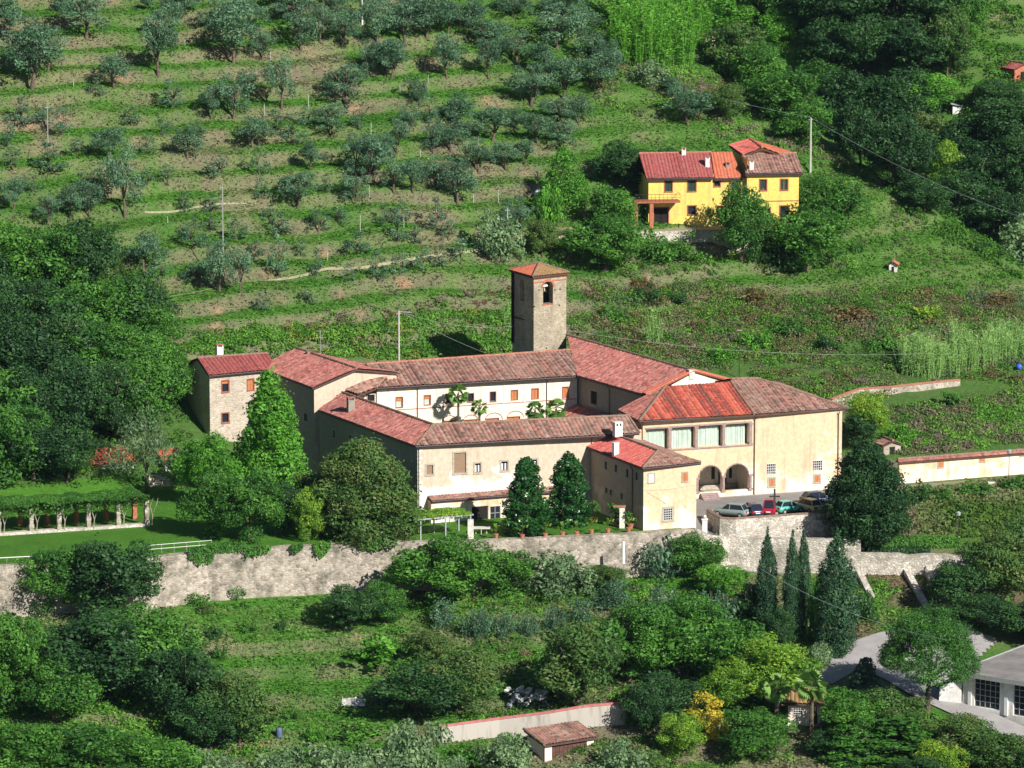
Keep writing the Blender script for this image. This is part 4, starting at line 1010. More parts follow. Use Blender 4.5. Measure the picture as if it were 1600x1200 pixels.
# low outhouses by the stone house
t = thing('outhouse', az(160, 745, .3), 'low shaded outhouse with a dark doorway below the wood', 'outhouse')
o0 = az(146, 752, .6); OR = TH; f0 = lambda a, b, z: (o0[0]+a*math.cos(OR)-b*math.sin(OR), o0[1]+a*math.sin(OR)+b*math.cos(OR), o0[2]+z)
w1 = wallrec(f0(0, 0, 0)[:2], f0(5, 0, 0)[:2], -.5, 2.7); op(w1, 173, 736, 187, 757, 'door'); w2 = wallrec(f0(0, 4, 0)[:2], f0(0, 0, 0)[:2], -.5, 2.7)
walls(t, [w1, w2, wallrec(f0(5, 0, 0)[:2], f0(5, 4, 0)[:2], -.5, 2.7)], [M_white])
k = [f0(-.4, -.4, 2), f0(5.4, -.4, 2), f0(5.4, 4.3, 3.0), f0(-.4, 4.3, 3.0)]; k = [(p[0], p[1], p[2]) for p in k]; roof(t, [k], [T_orange])
t = thing('outhouse', az(262, 738, .6), 'small orange roofed outhouse right of the weeping tree', 'outhouse')
o0 = az(258, 741, .8); w1 = wallrec(f0(0, 0, 0)[:2], f0(2.2, 0, 0)[:2], -.5, 2.4); walls(t, [w1, wallrec(f0(0, 2, 0)[:2], f0(0, 0, 0)[:2], -.5, 2.4), wallrec(f0(2.2, 0, 0)[:2], f0(2.2, 2, 0)[:2], -.5, 2.4)], [M_white])
roof(t, [[f0(-.3, -.3, 1.6), f0(2.6, -.3, 1.6), f0(2.6, 2.6, 2.5), f0(-.3, 2.6, 2.5)]], [T_orange])
tp_ = [az(164, 706, 2.2), az(195, 704, 2.2)]; polywall('court_wall', [p[:2] for p in tp_], [3.0, 3.0], [-.5, -.5], .4, M_pinkw, 'short pink plastered wall above the shaded outhouse', cap=M_ridge)
tp_ = [az(262, 712, 1.2), az(322, 703, 1.2)]; polywall('terrace_wall', [p[:2] for p in tp_], [4.0, 4.3], [-.5, -.5], .5, M_pinkw, 'bright pinkish terrace wall at the foot of the stone house', cap=M_ridge)
m = MB(); o0 = az(240, 758, .3)
for i in range(4): m.box(-.4, 2.6-.4*i, .0+.35*i, .35+.35*i, -.6, .25+.22*i, 0, f0)
m.box(-.6, -.25, -.1, 1.4, -.5, 1.2, 0, f0); tag(m.build('garden_steps', M_pinkw), 'pale garden steps below the small outhouse', 'steps')
# red hut on the upper hill, shrine, others
def hut(px, py, wd, h, d, wm, rm, label, name='hut', rz=.3, doorm=M_dark, over=.25, cat='hut'):
    g = ground(px, py); k = ppm(*g); W = wd/k; Hh = h/k; c, s = math.cos(rz), math.sin(rz); f = lambda a, b, z: (g[0]+a*c-b*s, g[1]+a*s+b*c, g[2]+z)
    t = thing(name, g, label, cat); m = MB(); m.box(-W/2, W/2, 0, d, -1.5, Hh*.7, 0, f); m.mesh([f(-W/2, 0, Hh*.7), f(W/2, 0, Hh*.7), f(0, 0, Hh*.95), f(-W/2, d, Hh*.7), f(W/2, d, Hh*.7), f(0, d, Hh*.95)], [(0, 1, 2), (3, 5, 4)], 0); m.build('wall', wm, t)
    m = MB(); m.box(-W*.16, W*.16, -.03, .05, 0, Hh*.5, 0, f); m.build('opening', doorm, t)
    roof(t, [[f(-W/2-over, d+.2, Hh*.68), f(-W/2-over, -over, Hh*.68), f(0, -over, Hh), f(0, d+.2, Hh)], [f(W/2+over, -over, Hh*.68), f(W/2+over, d+.2, Hh*.68), f(0, d+.2, Hh), f(0, -over, Hh)]], [rm], [(f(0, -over, Hh), f(0, d+.2, Hh))], per=.3, amp=.04, thick=.08)
    return t
hut(1109, 80, 22, 34, 3, M_pinkw, T_bright, 'tiny hut with a bright red roof beside the bamboo')
hut(1395, 425, 12, 17, .9, M_white, T_orange, 'small roadside shrine with a white niche on the grassy slope', 'shrine', -.2, cat='shrine')
hut(1599, 125, 34, 26, 4, M_brick, T_house, 'red roofed hut cut by the right edge of the upper slope', rz=.5)
hut(1394, 708, 30, 20, 2.0, M_weath_shade, T_old, 'low tool shed with old tiled roof behind the dark round tree', name='tool_shed', rz=.4, cat='shed')
# industrial building at lower right
bz0 = ground(1472, 1098)[2]; B0 = az(1504, 1099, bz0); BH = R(-36); bc_, bs_ = math.cos(BH), math.sin(BH)
def BB(a, b, z): return (B0[0]+a*bc_-b*bs_, B0[1]+a*bs_+b*bc_, bz0+z)
t = thing('workshop', B0, 'white workshop with flat grey roof and tall glazed doors beside the road', 'building')
wB = wallrec(BB(0, 0, 0)[:2], BB(14, 0, 0)[:2], bz0-4, bz0+3.15)
op(wB, 1522, 1061, 1562, 1107, 'panes', fr='none', depth=.3); op(wB, 1583, 1071, 1625, 1121, 'panes', fr='none', depth=.3)
walls(t, [wB, wallrec(BB(0, 16, 0)[:2], BB(0, 0, 0)[:2], bz0-4, bz0+3.15)], [M_white])
m = MB(); m.box(-.5, 15, -.7, 16, 3.15, 3.5, 0, BB); m.box(-.55, 15.1, -.78, -.66, 3.1, 3.6, 1, BB); m.box(-.58, -.46, -.7, 16, 3.1, 3.6, 1, BB); m.build('flat_roof', [M_concrete, M_metal], t)
for px in (1516, 1573):
    q = wpx(wB, px, 1080)[0]; m = MB(); m.box(q-.2, q+.2, -.15, .1, -.5, 3.1, 0, BB); m.build('pilaster', M_white2, t)
polywall('roadside_wall', [ground(1470, 1075)[:2], BB(-2.2, -1.0, 0)[:2], BB(-.1, -.1, 0)[:2]], [bz0+.8, bz0+1.7, bz0+2.6], [bz0-3]*3, .3, M_white, 'curved white wall joining the workshop to the road bend')
g = ground(1400, 1040); polywall('kerb_wall', [ground(1377, 1037)[:2], ground(1408, 1036)[:2], ground(1440, 1032)[:2]], [g[2]+.6]*3, [g[2]-2]*3, .3, M_white2, 'short low white wall behind the umbrella pine')
g = ground(1546, 975); m = MB(); m.box(g[0]-.3, g[0]+.3, g[1]-.3, g[1]+.3, g[2]-.5, g[2]+1.2); m.box(g[0]-.38, g[0]+.38, g[1]-.38, g[1]+.38, g[2]+1.2, g[2]+1.32); tag(m.build('gate_post', M_white2), 'square white gate post in the shade at the right', 'gate post')
# gate pillar at the ramp
def gatepillar(px, py, h, label):
    g = ground(px, py) if py > 800 else az(px, py, 0); k = ppm(*g); m = MB(); x, y, z = g
    m.box(x-.28, x+.28, y-.28, y+.28, z-.5, z+h); m.box(x-.36, x+.36, y-.36, y+.36, z+h, z+h+.12); t = thing('gate_pillar', g, label, 'gate pillar'); m.build('shaft', M_white2, t)
    m = MB(); m.tube([(x, y, z+h+.1), (x, y, z+h+.2), (x, y, z+h+.34), (x, y, z+h+.48), (x, y, z+h+.55)], [.1, .14, .23, .16, .02], 10); m.build('finial', M_quoin, t, True)
gatepillar(1101, 836, 1.75, 'white gate pillar with a ball on top at the head of the ramp')
g = az(974, 845, .1); m = MB(); m.tube([(g[0], g[1]-.35, -2.4), (g[0], g[1]-.35, .1)], .17, 8); tag(m.build('drain_pipe', M_white2), 'white vertical pipe against the stone wall below the annex', 'pipe')
# cross in the forecourt
cx = az(1210, 806, 0); m = MB(); x, y = cx[0], cx[1]; m.box(x-.1, x+.1, y-.1, y+.1, -.3, 3.1); m.box(x-.6, x+.6, y-.07, y+.07, 2.15, 2.32)
t = thing('cross', (x, y, 0), 'dark wayside cross standing behind the red car', 'cross'); m.build('crucifix', M_iron, t); m = MB(); m.box(x-.4, x+.4, y-.4, y+.4, -.3, .35); m.build('plinth', M_frame, t)
# low hedge wall & yard box of the portico: pot plants later
# ---------------- cars ----------------
def car(px, py, rz, col, label, L_=3.9, W=1.6, Hh=1.45, roofcol=None, kind='hatch'):
    g = az(px, py, 0.06); t = empty('parked_car', (g[0], g[1], .06), rz); tag(t, label, 'car', 'cars parked behind the parapet')
    m_, nt, b = nm('car_paint'); b.inputs[0].default_value = (*col, 1); b.inputs['Roughness'].default_value = .25; b.inputs['Metallic'].default_value = 0; b.inputs['Specular IOR Level'].default_value = .5
    h = L_/2; w = W/2
    # lofted body: stations along x: (x, halfwidth, z bottom, z top)
    st = [(-h, w*.82, .38, .72), (-h+.12, w*.94, .28, .88), (-h+.5, w, .24, .93), (0, w, .22, .90), (h-.9, w, .22, .86), (h-.35, w*.96, .26, .74), (h, w*.78, .36, .60)]
    m = MB(); vs = []
    for x, hw, zb, zt in st: vs += [(x, -hw*.93, zb), (x, hw*.93, zb), (x, hw, (zb+zt)/2), (x, hw*.92, zt-.04), (x, hw*.7, zt+.01), (x, -hw*.7, zt+.01), (x, -hw*.92, zt-.04), (x, -hw, (zb+zt)/2)]
    m.mesh(vs, [(8*i+k, 8*i+(k+1) % 8, 8*i+8+(k+1) % 8, 8*i+8+k) for i in range(len(st)-1) for k in range(8)]+[tuple(range(8))[::-1], tuple(range(48, 56))]); bo = m.build('body', m_, t, True)
    rear = -h+.25 if kind == 'hatch' else -h+.75
    # glasshouse
    b0 = [(rear, w*.86), (h-1.05, w*.86)]; r0 = [(rear+.42, w*.68), (h-1.75, w*.68)]; z0_, z1_ = .86, Hh-.04
    vs = [(b0[0][0], -b0[0][1], z0_), (b0[1][0], -b0[1][1], z0_), (b0[1][0], b0[1][1], z0_), (b0[0][0], b0[0][1], z0_), (r0[0][0], -r0[0][1], z1_), (r0[1][0], -r0[1][1], z1_), (r0[1][0], r0[1][1], z1_), (r0[0][0], r0[0][1], z1_)]
    m = MB(); m.mesh(vs, [(0, 1, 5, 4), (1, 2, 6, 5), (2, 3, 7, 6), (3, 0, 4, 7), (4, 5, 6, 7)]); m.build('window_glass', M_glass, t)
    m = MB()   # pillars + roof panel
    rm = m_
    if roofcol: rm, n2, b2 = nm('car_roof'); b2.inputs[0].default_value = (*roofcol, 1); b2.inputs['Roughness'].default_value = .3
    for i, j in ((0, 4), (1, 5), (2, 6), (3, 7)): m.tube([vs[i], vs[j]], .055, 5)
    for y_ in (-1, 1): m.tube([(0, y_*w*.87, z0_), (-.05, y_*w*.69, z1_)], .045, 5)
    q = [(p[0]*1.0, p[1]*1.03, z1_+.01) for p in vs[4:]]; m.mesh(q+[(p[0]*.96, p[1]*.8, Hh+.02) for p in vs[4:]], [(0, 1, 5, 4), (1, 2, 6, 5), (2, 3, 7, 6), (3, 0, 4, 7), (4, 5, 6, 7)]); m.build('roof_panel', rm, t, False)
    for x in (-h+.72, h-.72):
        for y_ in (-1, 1):
            m = MB(); m.tube([(x, y_*(w-.18), .3), (x, y_*(w+.01), .3)], .3, 14); wh = m.build('wheel', M_rubber, t)
            m = MB(); m.tube([(x, y_*(w-.1), .3), (x, y_*(w+.02), .3)], .17, 10); m.build('rim', M_metal, wh)
    for y_ in (-1, 1):
        m = MB(); m.box(-h-.005, -h+.12, y_*w*.66-.14, y_*w*.66+.14, .6, .82); m.build('tail_light', M_redlamp, t)
        m = MB(); m.box(h-.14, h-.03, y_*w*.6-.15, y_*w*.6+.15, .5, .62); m.build('headlight', M_white2, t)
    m = MB(); m.box(-h-.02, -h+.02, -.26, .26, .5, .62); m.build('number_plate', M_white2, t)
    return t
M_redlamp = simple('red_lamp', (.45, .02, .02), .3, .1)
car(1143, 806, R(152), (.22, .28, .26), 'silver green estate car, leftmost in the row', 4.2)
car(1175, 804.5, R(108), (.03, .035, .08), 'dark blue hatchback between the silver and the red car', 3.8)
car(1203, 803, R(80), (.36, .015, .04), 'small dark red van like car with tall cabin', 3.4, 1.5, 1.8)
car(1232, 800.5, R(35), (.10, .42, .33), 'teal green hatchback right of the red car', 3.7, 1.55, 1.4)
car(1262, 798, R(125), (.70, .60, .25), 'pale yellow roofed car at the right end of the row', 4.0, 1.6, 1.45, (.72, .5, .12))
car(1277, 787, R(20), (.04, .06, .12), 'dark car half hidden by the big dark tree', 3.9)
# ---------------- pergola ----------------
t = thing('vine_pergola', L(-38, 13, 0), 'long vine covered pergola on stone pillars above the west lawn', 'pergola')
pl = [(-44.9, 13.1), (-41.3, 12.5), (-38.2, 12.1), (-34.9, 11.7), (-31.5, 11.4), (-28.2, 11.2)]
pl = [(-52, 13.9), (-48.4, 13.5)]+pl
for i, (a, b) in enumerate(pl):
    for j, bb in enumerate((0, 4.0)):
        m = MB(); f = lambda p, q, z, a=a, b=b, bb=bb: L(a+p, b+bb+q, z)
        for k in range(7): e = .24+.03*((k*7+i) % 3-1); m.box(-e, e, -e, e, -.3+k*.45, -.3+(k+1)*.45-.01, 0, f)
        m.build('pillar', M_rubble if j == 0 else M_brick, t)
m = MB()
for k in range(len(pl)-1):
    for bb in (0, 4.0): m.tube([L(pl[k][0], pl[k][1]+bb, 2.95), L(pl[k+1][0], pl[k+1][1]+bb, 2.95)], .07, 5)
for a, b in pl: m.tube([L(a, b-.5, 3.05), L(a, b+4.5, 3.05)], .07, 5)
m.build('beams', M_wood, t); PERG = t
for k, (a, b) in enumerate(pl[2:]):
    m = MB(); x = a+.5; m.tube([L(x, b-.3, -.1), L(x+.1, b-.35, 1.2), L(x-.15, b-.2, 2.2), L(x+.3, b, 3)], [.07, .06, .05, .03], 5); m.tube([L(x+.1, b-.35, 1.2), L(x+.6, b-.2, 2.3), L(x+.9, b, 3)], [.05, .04, .03], 5); m.build('vine_stem', M_palebark, t)
polywall('stone_kerb', [A2(-60, 14.0), A2(-44.9, 12.6), A2(-28, 10.7)], [.3]*3, [-.5]*3, .8, M_rubble2, 'low stone edging in front of the pergola pillars')
# lawn railing
t = thing('lawn_railing', az(235, 868, 0), 'thin white railing along the edge of the west lawn', 'railing')
m = MB(); r0 = [az(232, 868, .1), az(330, 860, .1)]
pts = [Vector(r0[0])+Vector((0, .8, 0)), Vector(r0[1])+Vector((0, .8, 0))]
for zz in (.95, .5): m.tube([p+Vector((0, 0, zz)) for p in pts], .03, 5)
m.build('rail', M_white2, t)
for k in range(6):
    p = pts[0].lerp(pts[1], k/5); m = MB(); m.tube([p, p+Vector((0, 0, .97))], .025, 5); m.build('post', M_metal, t)
t = thing('lawn_railing', az(70, 880, 0), 'white edging rail at the far left of the west lawn', 'railing')
m = MB(); q = [Vector(az(-60, 886, .1)), Vector(az(145, 874, .1))]; m.tube([q[0]+Vector((0, 1.3, .5)), q[1]+Vector((0, .9, .5))], .05, 5); m.build('rail', M_white2, t)
for k in range(7): p = q[0].lerp(q[1], k/6)+Vector((0, 1.1, 0)); m = MB(); m.tube([p, p+Vector((0, 0, .5))], .03, 4); m.build('post', M_metal, t)
# ---------------- poles, wires, lamps, antenna ----------------
POLE = {}
def pole(key, px, py0, py1, r, label, mat=None, arm=None, g=None):
    g = g or ground(px, py1); k = ppm(*g); h = (py1-py0)/k/.99; t = thing('utility_pole', g, label, 'pole')
    m = MB(); m.tube([(g[0], g[1], g[2]-1), (g[0], g[1], g[2]+h)], [r*1.3, r*.8], 8); m.build('post', mat or M_pole, t)
    m = MB(); m.box(g[0]-.3, g[0]+.3, g[1]-.05, g[1]+.05, g[2]+h-.35, g[2]+h-.25)
    if arm: m.tube([(g[0], g[1], g[2]+h-.1), (g[0]+arm/k, g[1]-.3, g[2]+h-.15)], [.06, .09], 6)
    m.build('crossarm', M_metal, t); POLE[key] = Vector((g[0], g[1], g[2]+h)); return t
_t = az(623, 487, 17.6); pole('a', 623, 0, ppm(*_t)*.99*(17.6-H(_t[0], _t[1])), .13, 'concrete pole with a lamp arm behind the court wing', arm=20, g=(_t[0], _t[1], H(_t[0], _t[1])))
pole('b', 1266, 184, 270, .14, 'pale pole right of the yellow farmhouse')
pole('c', 566, -20, 38, .11, 'white pole among the olives cut by the top edge', M_white2)
pole('d', 793, 325, 404, .07, 'thin pole beside the greyish bush above the bell tower')
pole('e', 349, 290, 432, .06, 'thin dark pole among the lower left olives', M_metal)
pole('f', 1155, 512, 592, .05, 'thin dark pole behind the church roof', M_iron)
pole('g', 75, 165, 230, .05, 'slim grey pole on the left olive terraces', M_metal)
def wire(name, A_, B_, sag, label, r=.012):
    A_, B_ = Vector(A_), Vector(B_); m = MB(); P = []
    for k in range(17): f = k/16; p = A_.lerp(B_, f); p.z -= sag*4*f*(1-f); P.append(p)
    m.tube(P, r, 4); tag(m.build(name, M_wire), label, 'cable')
def up(px, py, y): # point in the air above a spot at depth y
    r = ray(px, py); t_ = (y-CAM[1])/r[1]; return (r[0]*t_, y, CAM[2]+r[2]*t_)
wire('overhead_wire', POLE['b'], up(1700, 372, 60), 1.5, 'overhead wire running down right from the pole by the farmhouse', .022)
wire('overhead_wire', POLE['b'], up(680, -8, 160), 2.0, 'overhead wire crossing the olive slope to the pole by the farmhouse', .016)
wire('overhead_wire', up(-20, 110, 140), up(350, 320, 100), 1.0, 'overhead wire slanting down across the left olive terraces', .018)
wire('overhead_wire', up(-20, 122, 140), up(350, 330, 100), 1.0, 'second overhead wire just below the slanting one on the left terraces')
wire('overhead_wire', POLE['a'], up(800, 510, 46), .8, 'overhead wire from the lamp pole to the bell tower')
wire('overhead_wire', POLE['a'], up(760, 552, 40), .3, 'stay wire from the lamp pole down to the court wing roof')
wire('overhead_wire', POLE['a'], up(578, 570, 38), .1, 'stay wire from the lamp pole down to the left')
wire('overhead_wire', up(886, 516, 47), up(1460, 552, 60), 1.2, 'thin wire from the bell tower across the scrub to the reeds')
wire('overhead_wire', up(1190, 890, -25), up(1480, 1000, -45), 1.0, 'overhead wire crossing in front of the cypresses', .016)
t = thing('roof_antenna', az(501, 553, 12.6), 'television antenna on the roof ridge left of the court wing', 'antenna')
p = Vector(az(501, 553, 12.6)); m = MB(); m.tube([p-Vector((0, 0, .5)), p+Vector((0, 0, 2.9))], .03, 5); m.build('mast', M_metal, t)
m = MB(); 
for zz, w_ in ((1.1, .95), (2.0, .7), (2.8, .5)):
    m.tube([p+Vector((-w_, 0, zz)), p+Vector((w_, 0, zz))], .02, 4)
    for q in range(5): m.tube([p+Vector((-w_+q*w_/2, -.3, zz)), p+Vector((-w_+q*w_/2, .3, zz))], .012, 4)
m.build('aerial', M_metal, t)
def lamp(px, py, y1, label):
    g = ground(px, py); k = ppm(*g); h = (py-y1)/k; t = thing('street_lamp', g, label, 'street lamp'); x, y, z = g
    m = MB(); m.tube([(x, y, z-.3), (x, y, z+.5), (x, y, z+h-.4)], [.09, .05, .04], 8); m.build('post', M_iron, t)
    m = MB(); m.tube([(x, y, z+h-.4), (x, y, z+h-.32), (x, y, z+h)], [.08, .22, .26], 8); m.tube([(x, y, z+h), (x, y, z+h+.15)], [.3, .03], 8); m.build('lantern', M_metal, t)
lamp(1576, 758, 703, 'street lamp standing in front of the niche wall'); lamp(1497, 838, 800, 'street lamp on the grass bank above the hedge')
for px, py, l_ in [(1549, 760, 'low white block on the verge by the street lamp'), (1580, 763, 'white block at the foot of the street lamp')]:
    g = ground(px, py); m = MB(); m.box(g[0]-.35, g[0]+.35, g[1]-.2, g[1]+.2, g[2]-.3, g[2]+.45); m.box(g[0]-.42, g[0]+.42, g[1]-.26, g[1]+.26, g[2]+.45, g[2]+.52); tag(m.build('stone_block', M_white2), l_, 'block')
g = ground(1592, 578); m = MB(); n = 12
for i in range(6): pass
m.tube([(g[0], g[1], g[2]), (g[0], g[1], g[2]+.15), (g[0], g[1], g[2]+.4), (g[0], g[1], g[2]+.65), (g[0], g[1], g[2]+.8)], [.12, .34, .42, .34, .1], 14); tag(m.build('barrel', M_blue, smooth=True), 'bright blue plastic barrel in the scrub near the right edge', 'barrel')
g = ground(436, 1152); m = MB(); m.tube([(g[0], g[1], g[2]-.1), (g[0], g[1], g[2]+.1), (g[0], g[1], g[2]+.5), (g[0], g[1], g[2]+.95), (g[0], g[1], g[2]+1)], [.26, .3, .33, .3, .27], 14); tag(m.build('barrel', M_dullblue, smooth=True), 'dull blue barrel standing in the lower vegetable plot', 'barrel')
g = ground(1495, 178); t = thing('beehive_shed', g, 'small white and blue box shed at the edge of the upper wood', 'shed'); m = MB(); m.box(g[0]-.6, g[0]+.7, g[1], g[1]+1.2, g[2]-.5, g[2]+1.2); m.build('wall', M_white2, t); m = MB(); m.mesh([(g[0]-.9, g[1]-.3, g[2]+1.5), (g[0]+.9, g[1]-.3, g[2]+1.2), (g[0]+.9, g[1]+1.5, g[2]+1.25), (g[0]-.9, g[1]+1.5, g[2]+1.55)]+[(g[0]-.9, g[1]-.3, g[2]+1.42), (g[0]+.9, g[1]-.3, g[2]+1.12), (g[0]+.9, g[1]+1.5, g[2]+1.17), (g[0]-.9, g[1]+1.5, g[2]+1.47)], [(0, 1, 2, 3), (7, 6, 5, 4), (0, 4, 5, 1), (1, 5, 6, 2), (2, 6, 7, 3), (3, 7, 4, 0)]); m.build('roof', M_metal, t)
# stack of canes with white sheet, rubbish heap, frames
g = ground(840, 306); t = thing('cane_stack', g, 'wigwam of pale canes round a white sack beside the bright tree', 'cane stack'); m = MB(); rg = random.Random(5)
for k in range(16): a = rg.uniform(0, 6.28); m.tube([(g[0]+math.cos(a)*1.1, g[1]+math.sin(a)*1.1, g[2]-.1), (g[0]-math.cos(a)*.5, g[1]-math.sin(a)*.5, g[2]+2.4+rg.random())], .04, 4)
m.build('canes', M_palebark, t); m = MB(); m.tube([(g[0]+.2, g[1]-.9, g[2]), (g[0]+.2, g[1]-.8, g[2]+.5), (g[0], g[1]-.6, g[2]+1.0)], [.75, .7, .3], 9); m.build('sack', M_white2, t, True)
g = ground(822, 1112); m = MB(); rg = random.Random(8)
for k in range(60):
    x, y = g[0]+rg.uniform(-2.1, 2.1), g[1]+rg.uniform(.6, 2.4); z_ = H(x, y)+rg.uniform(0, 1.0); s = rg.uniform(.2, .5); a = rg.uniform(0, 3.1)
    fr_ = lambda p, q, r_, x=x, y=y, z_=z_, a=a: (x+p*math.cos(a)-q*math.sin(a), y+p*math.sin(a)+q*math.cos(a), z_+r_+.4*p)
    m.box(-s, s, -s*.7, s*.7, 0, .06+.3*rg.random(), k % 3, fr_)
tag(m.build('junk_heap', [M_metal, M_shutgr, M_quoin]), 'heap of grey and greenish sheets behind the garden wall', 'heap')
def blob_tarp(px, py, w_, label, mat):
    g = ground(px, py); m = MB(); vs = []; n = 10
    for i in range(n+1):
        x = g[0]-w_/2+w_*i/n; hh = .05+.55*math.exp(-((i/n-.6)/.17)**2)
        for j in range(3): y = g[1]+(j-1)*.7; vs.append((x, y, H(x, y)+(hh if j == 1 else .02)+.06))
    m.mesh(vs, [(3*i+j, 3*i+3+j, 3*i+4+j, 3*i+1+j) for i in range(n) for j in range(2)]); m.mesh([(p[0], p[1], p[2]-.05) for p in vs], [(3*i+j, 3*i+1+j, 3*i+4+j, 3*i+3+j) for i in range(n) for j in range(2)]); tag(m.build('tarpaulin', mat), label, 'tarpaulin')
blob_tarp(552, 1098, 2.4, 'white crumpled sheet on the lower vegetable terrace', M_sheet)
# little white vine stakes and posts on terraces
rg = random.Random(3); stx = [(115, 135, 12), (289, 72, 10), (187, 88, 10), (423, 95, 14), (413, 180, 18), (482, 170, 22), (580, 215, 24), (577, 308, 18), (262, 350, 12), (563, 362, 26), (512, 408, 14), (625, 143, 12), (669, 130, 12), (657, 245, 12), (748, 228, 14), (828, 213, 14), (740, 318, 16), (682, 330, 20), (779, 317, 20), (631, 355, 20)]
proto = None
for i, (px, py, hh) in enumerate(stx):
    g = ground(px, py); k = ppm(*g)
    if proto is None:
        m = MB(); m.tube([(0, 0, -.3), (0, 0, 1.5)], .045, 5); o = proto = m.build('vine_stake', M_pole); 
    else: o = proto.copy(); C.objects.link(o)
    o.location = g; o.scale = (1, 1, hh/k/1.5)
    STK = 'pale stake on the olive terraces, %s from the left of all the stakes' % (['first', 'second', 'third', 'fourth', 'fifth', 'sixth', 'seventh', 'eighth', 'ninth', 'tenth', 'eleventh', 'twelfth', 'thirteenth', 'fourteenth', 'fifteenth', 'sixteenth', 'seventeenth', 'eighteenth', 'nineteenth', 'twentieth'][sorted(q[0] for q in stx).index(px)])
    tag(o, STK, 'stake', 'pale stakes on the olive terraces')
# ---------------- vegetation ----------------
def unit(v): return v/np.maximum(np.linalg.norm(v, axis=1, keepdims=True), 1e-6)
def leaf_quads(P, Nn, S, rng, asp=.55, val=None, droop=None):
    n = len(P); t = unit(np.cross(Nn, rng.normal(size=(n, 3)))); 
    if droop is not None: t = unit(t*(1-droop)+np.array([0, 0, -1.0])*droop)
    b = unit(np.cross(Nn, t)); S = S[:, None]
    V = np.stack([P-t*S, P+b*S*asp, P+t*S, P-b*S*asp], 1).reshape(-1, 3)
    F = np.arange(4*n).reshape(-1, 4)
    return V, F, np.repeat(val if val is not None else rng.rand(n), 4)
def lobes_leaves(c, r, flat, dens, size, rng, jit=.55, asp=.55, vlobe=.55, cull=True, droop=None, core=None, spray=.14):
    """leaf clumps: shells of small leaf faces round every lobe"""
    PP = []; NN = []; SS = []; VV = []
    for i in range(len(c)):
        si = size*rng.uniform(.75, 1.45); n = int(dens*r[i]**2*12.6/(si**2)*.55); n = max(n, 6)
        d = unit(rng.normal(size=(n, 3))); rr = r[i]*(.62+.42*rng.rand(n)**.6)
        bumpy = 1+.16*np.sin(d[:, 0]*5+i)*np.cos(d[:, 1]*6+i*2)
        p = c[i]+d*(rr*bumpy)[:, None]*np.array([1, 1, flat])
        PP.append(p); NN.append(unit(d+rng.normal(size=(n, 3))*jit)); SS.append(si*(.5+.9*rng.rand(n)))
        VV.append(np.clip(vlobe*rng.rand()+(1-vlobe)*rng.rand(n), 0, 1))
    P, Nn, S, Vv = (np.concatenate(q) for q in (PP, NN, SS, VV))
    if spray:
        cen = c.mean(0); k = np.where(rng.rand(len(P)) < spray)[0]; o = unit(P[k]-cen); cl = np.round(P[k]*1.1); ph = np.abs(np.sin(cl[:, 0]*12.9+cl[:, 1]*78.2+cl[:, 2]*37.7)*43758.5) % 1
        P[k] += o*(ph**2*.9*np.median(r)*1.3)[:, None]*np.array([1, 1, .9])
    if cull:   # drop leaves buried deep inside other lobes
        D = (P[:, None, :]-c[None])/np.array([1, 1, flat]); dd = np.linalg.norm(D, axis=2)/r[None]
        keep = (dd < .5).sum(1) < 1
        P, Nn, S, Vv = P[keep], Nn[keep], S[keep], Vv[keep]
    return leaf_quads(P, Nn, S, rng, asp, Vv, droop)
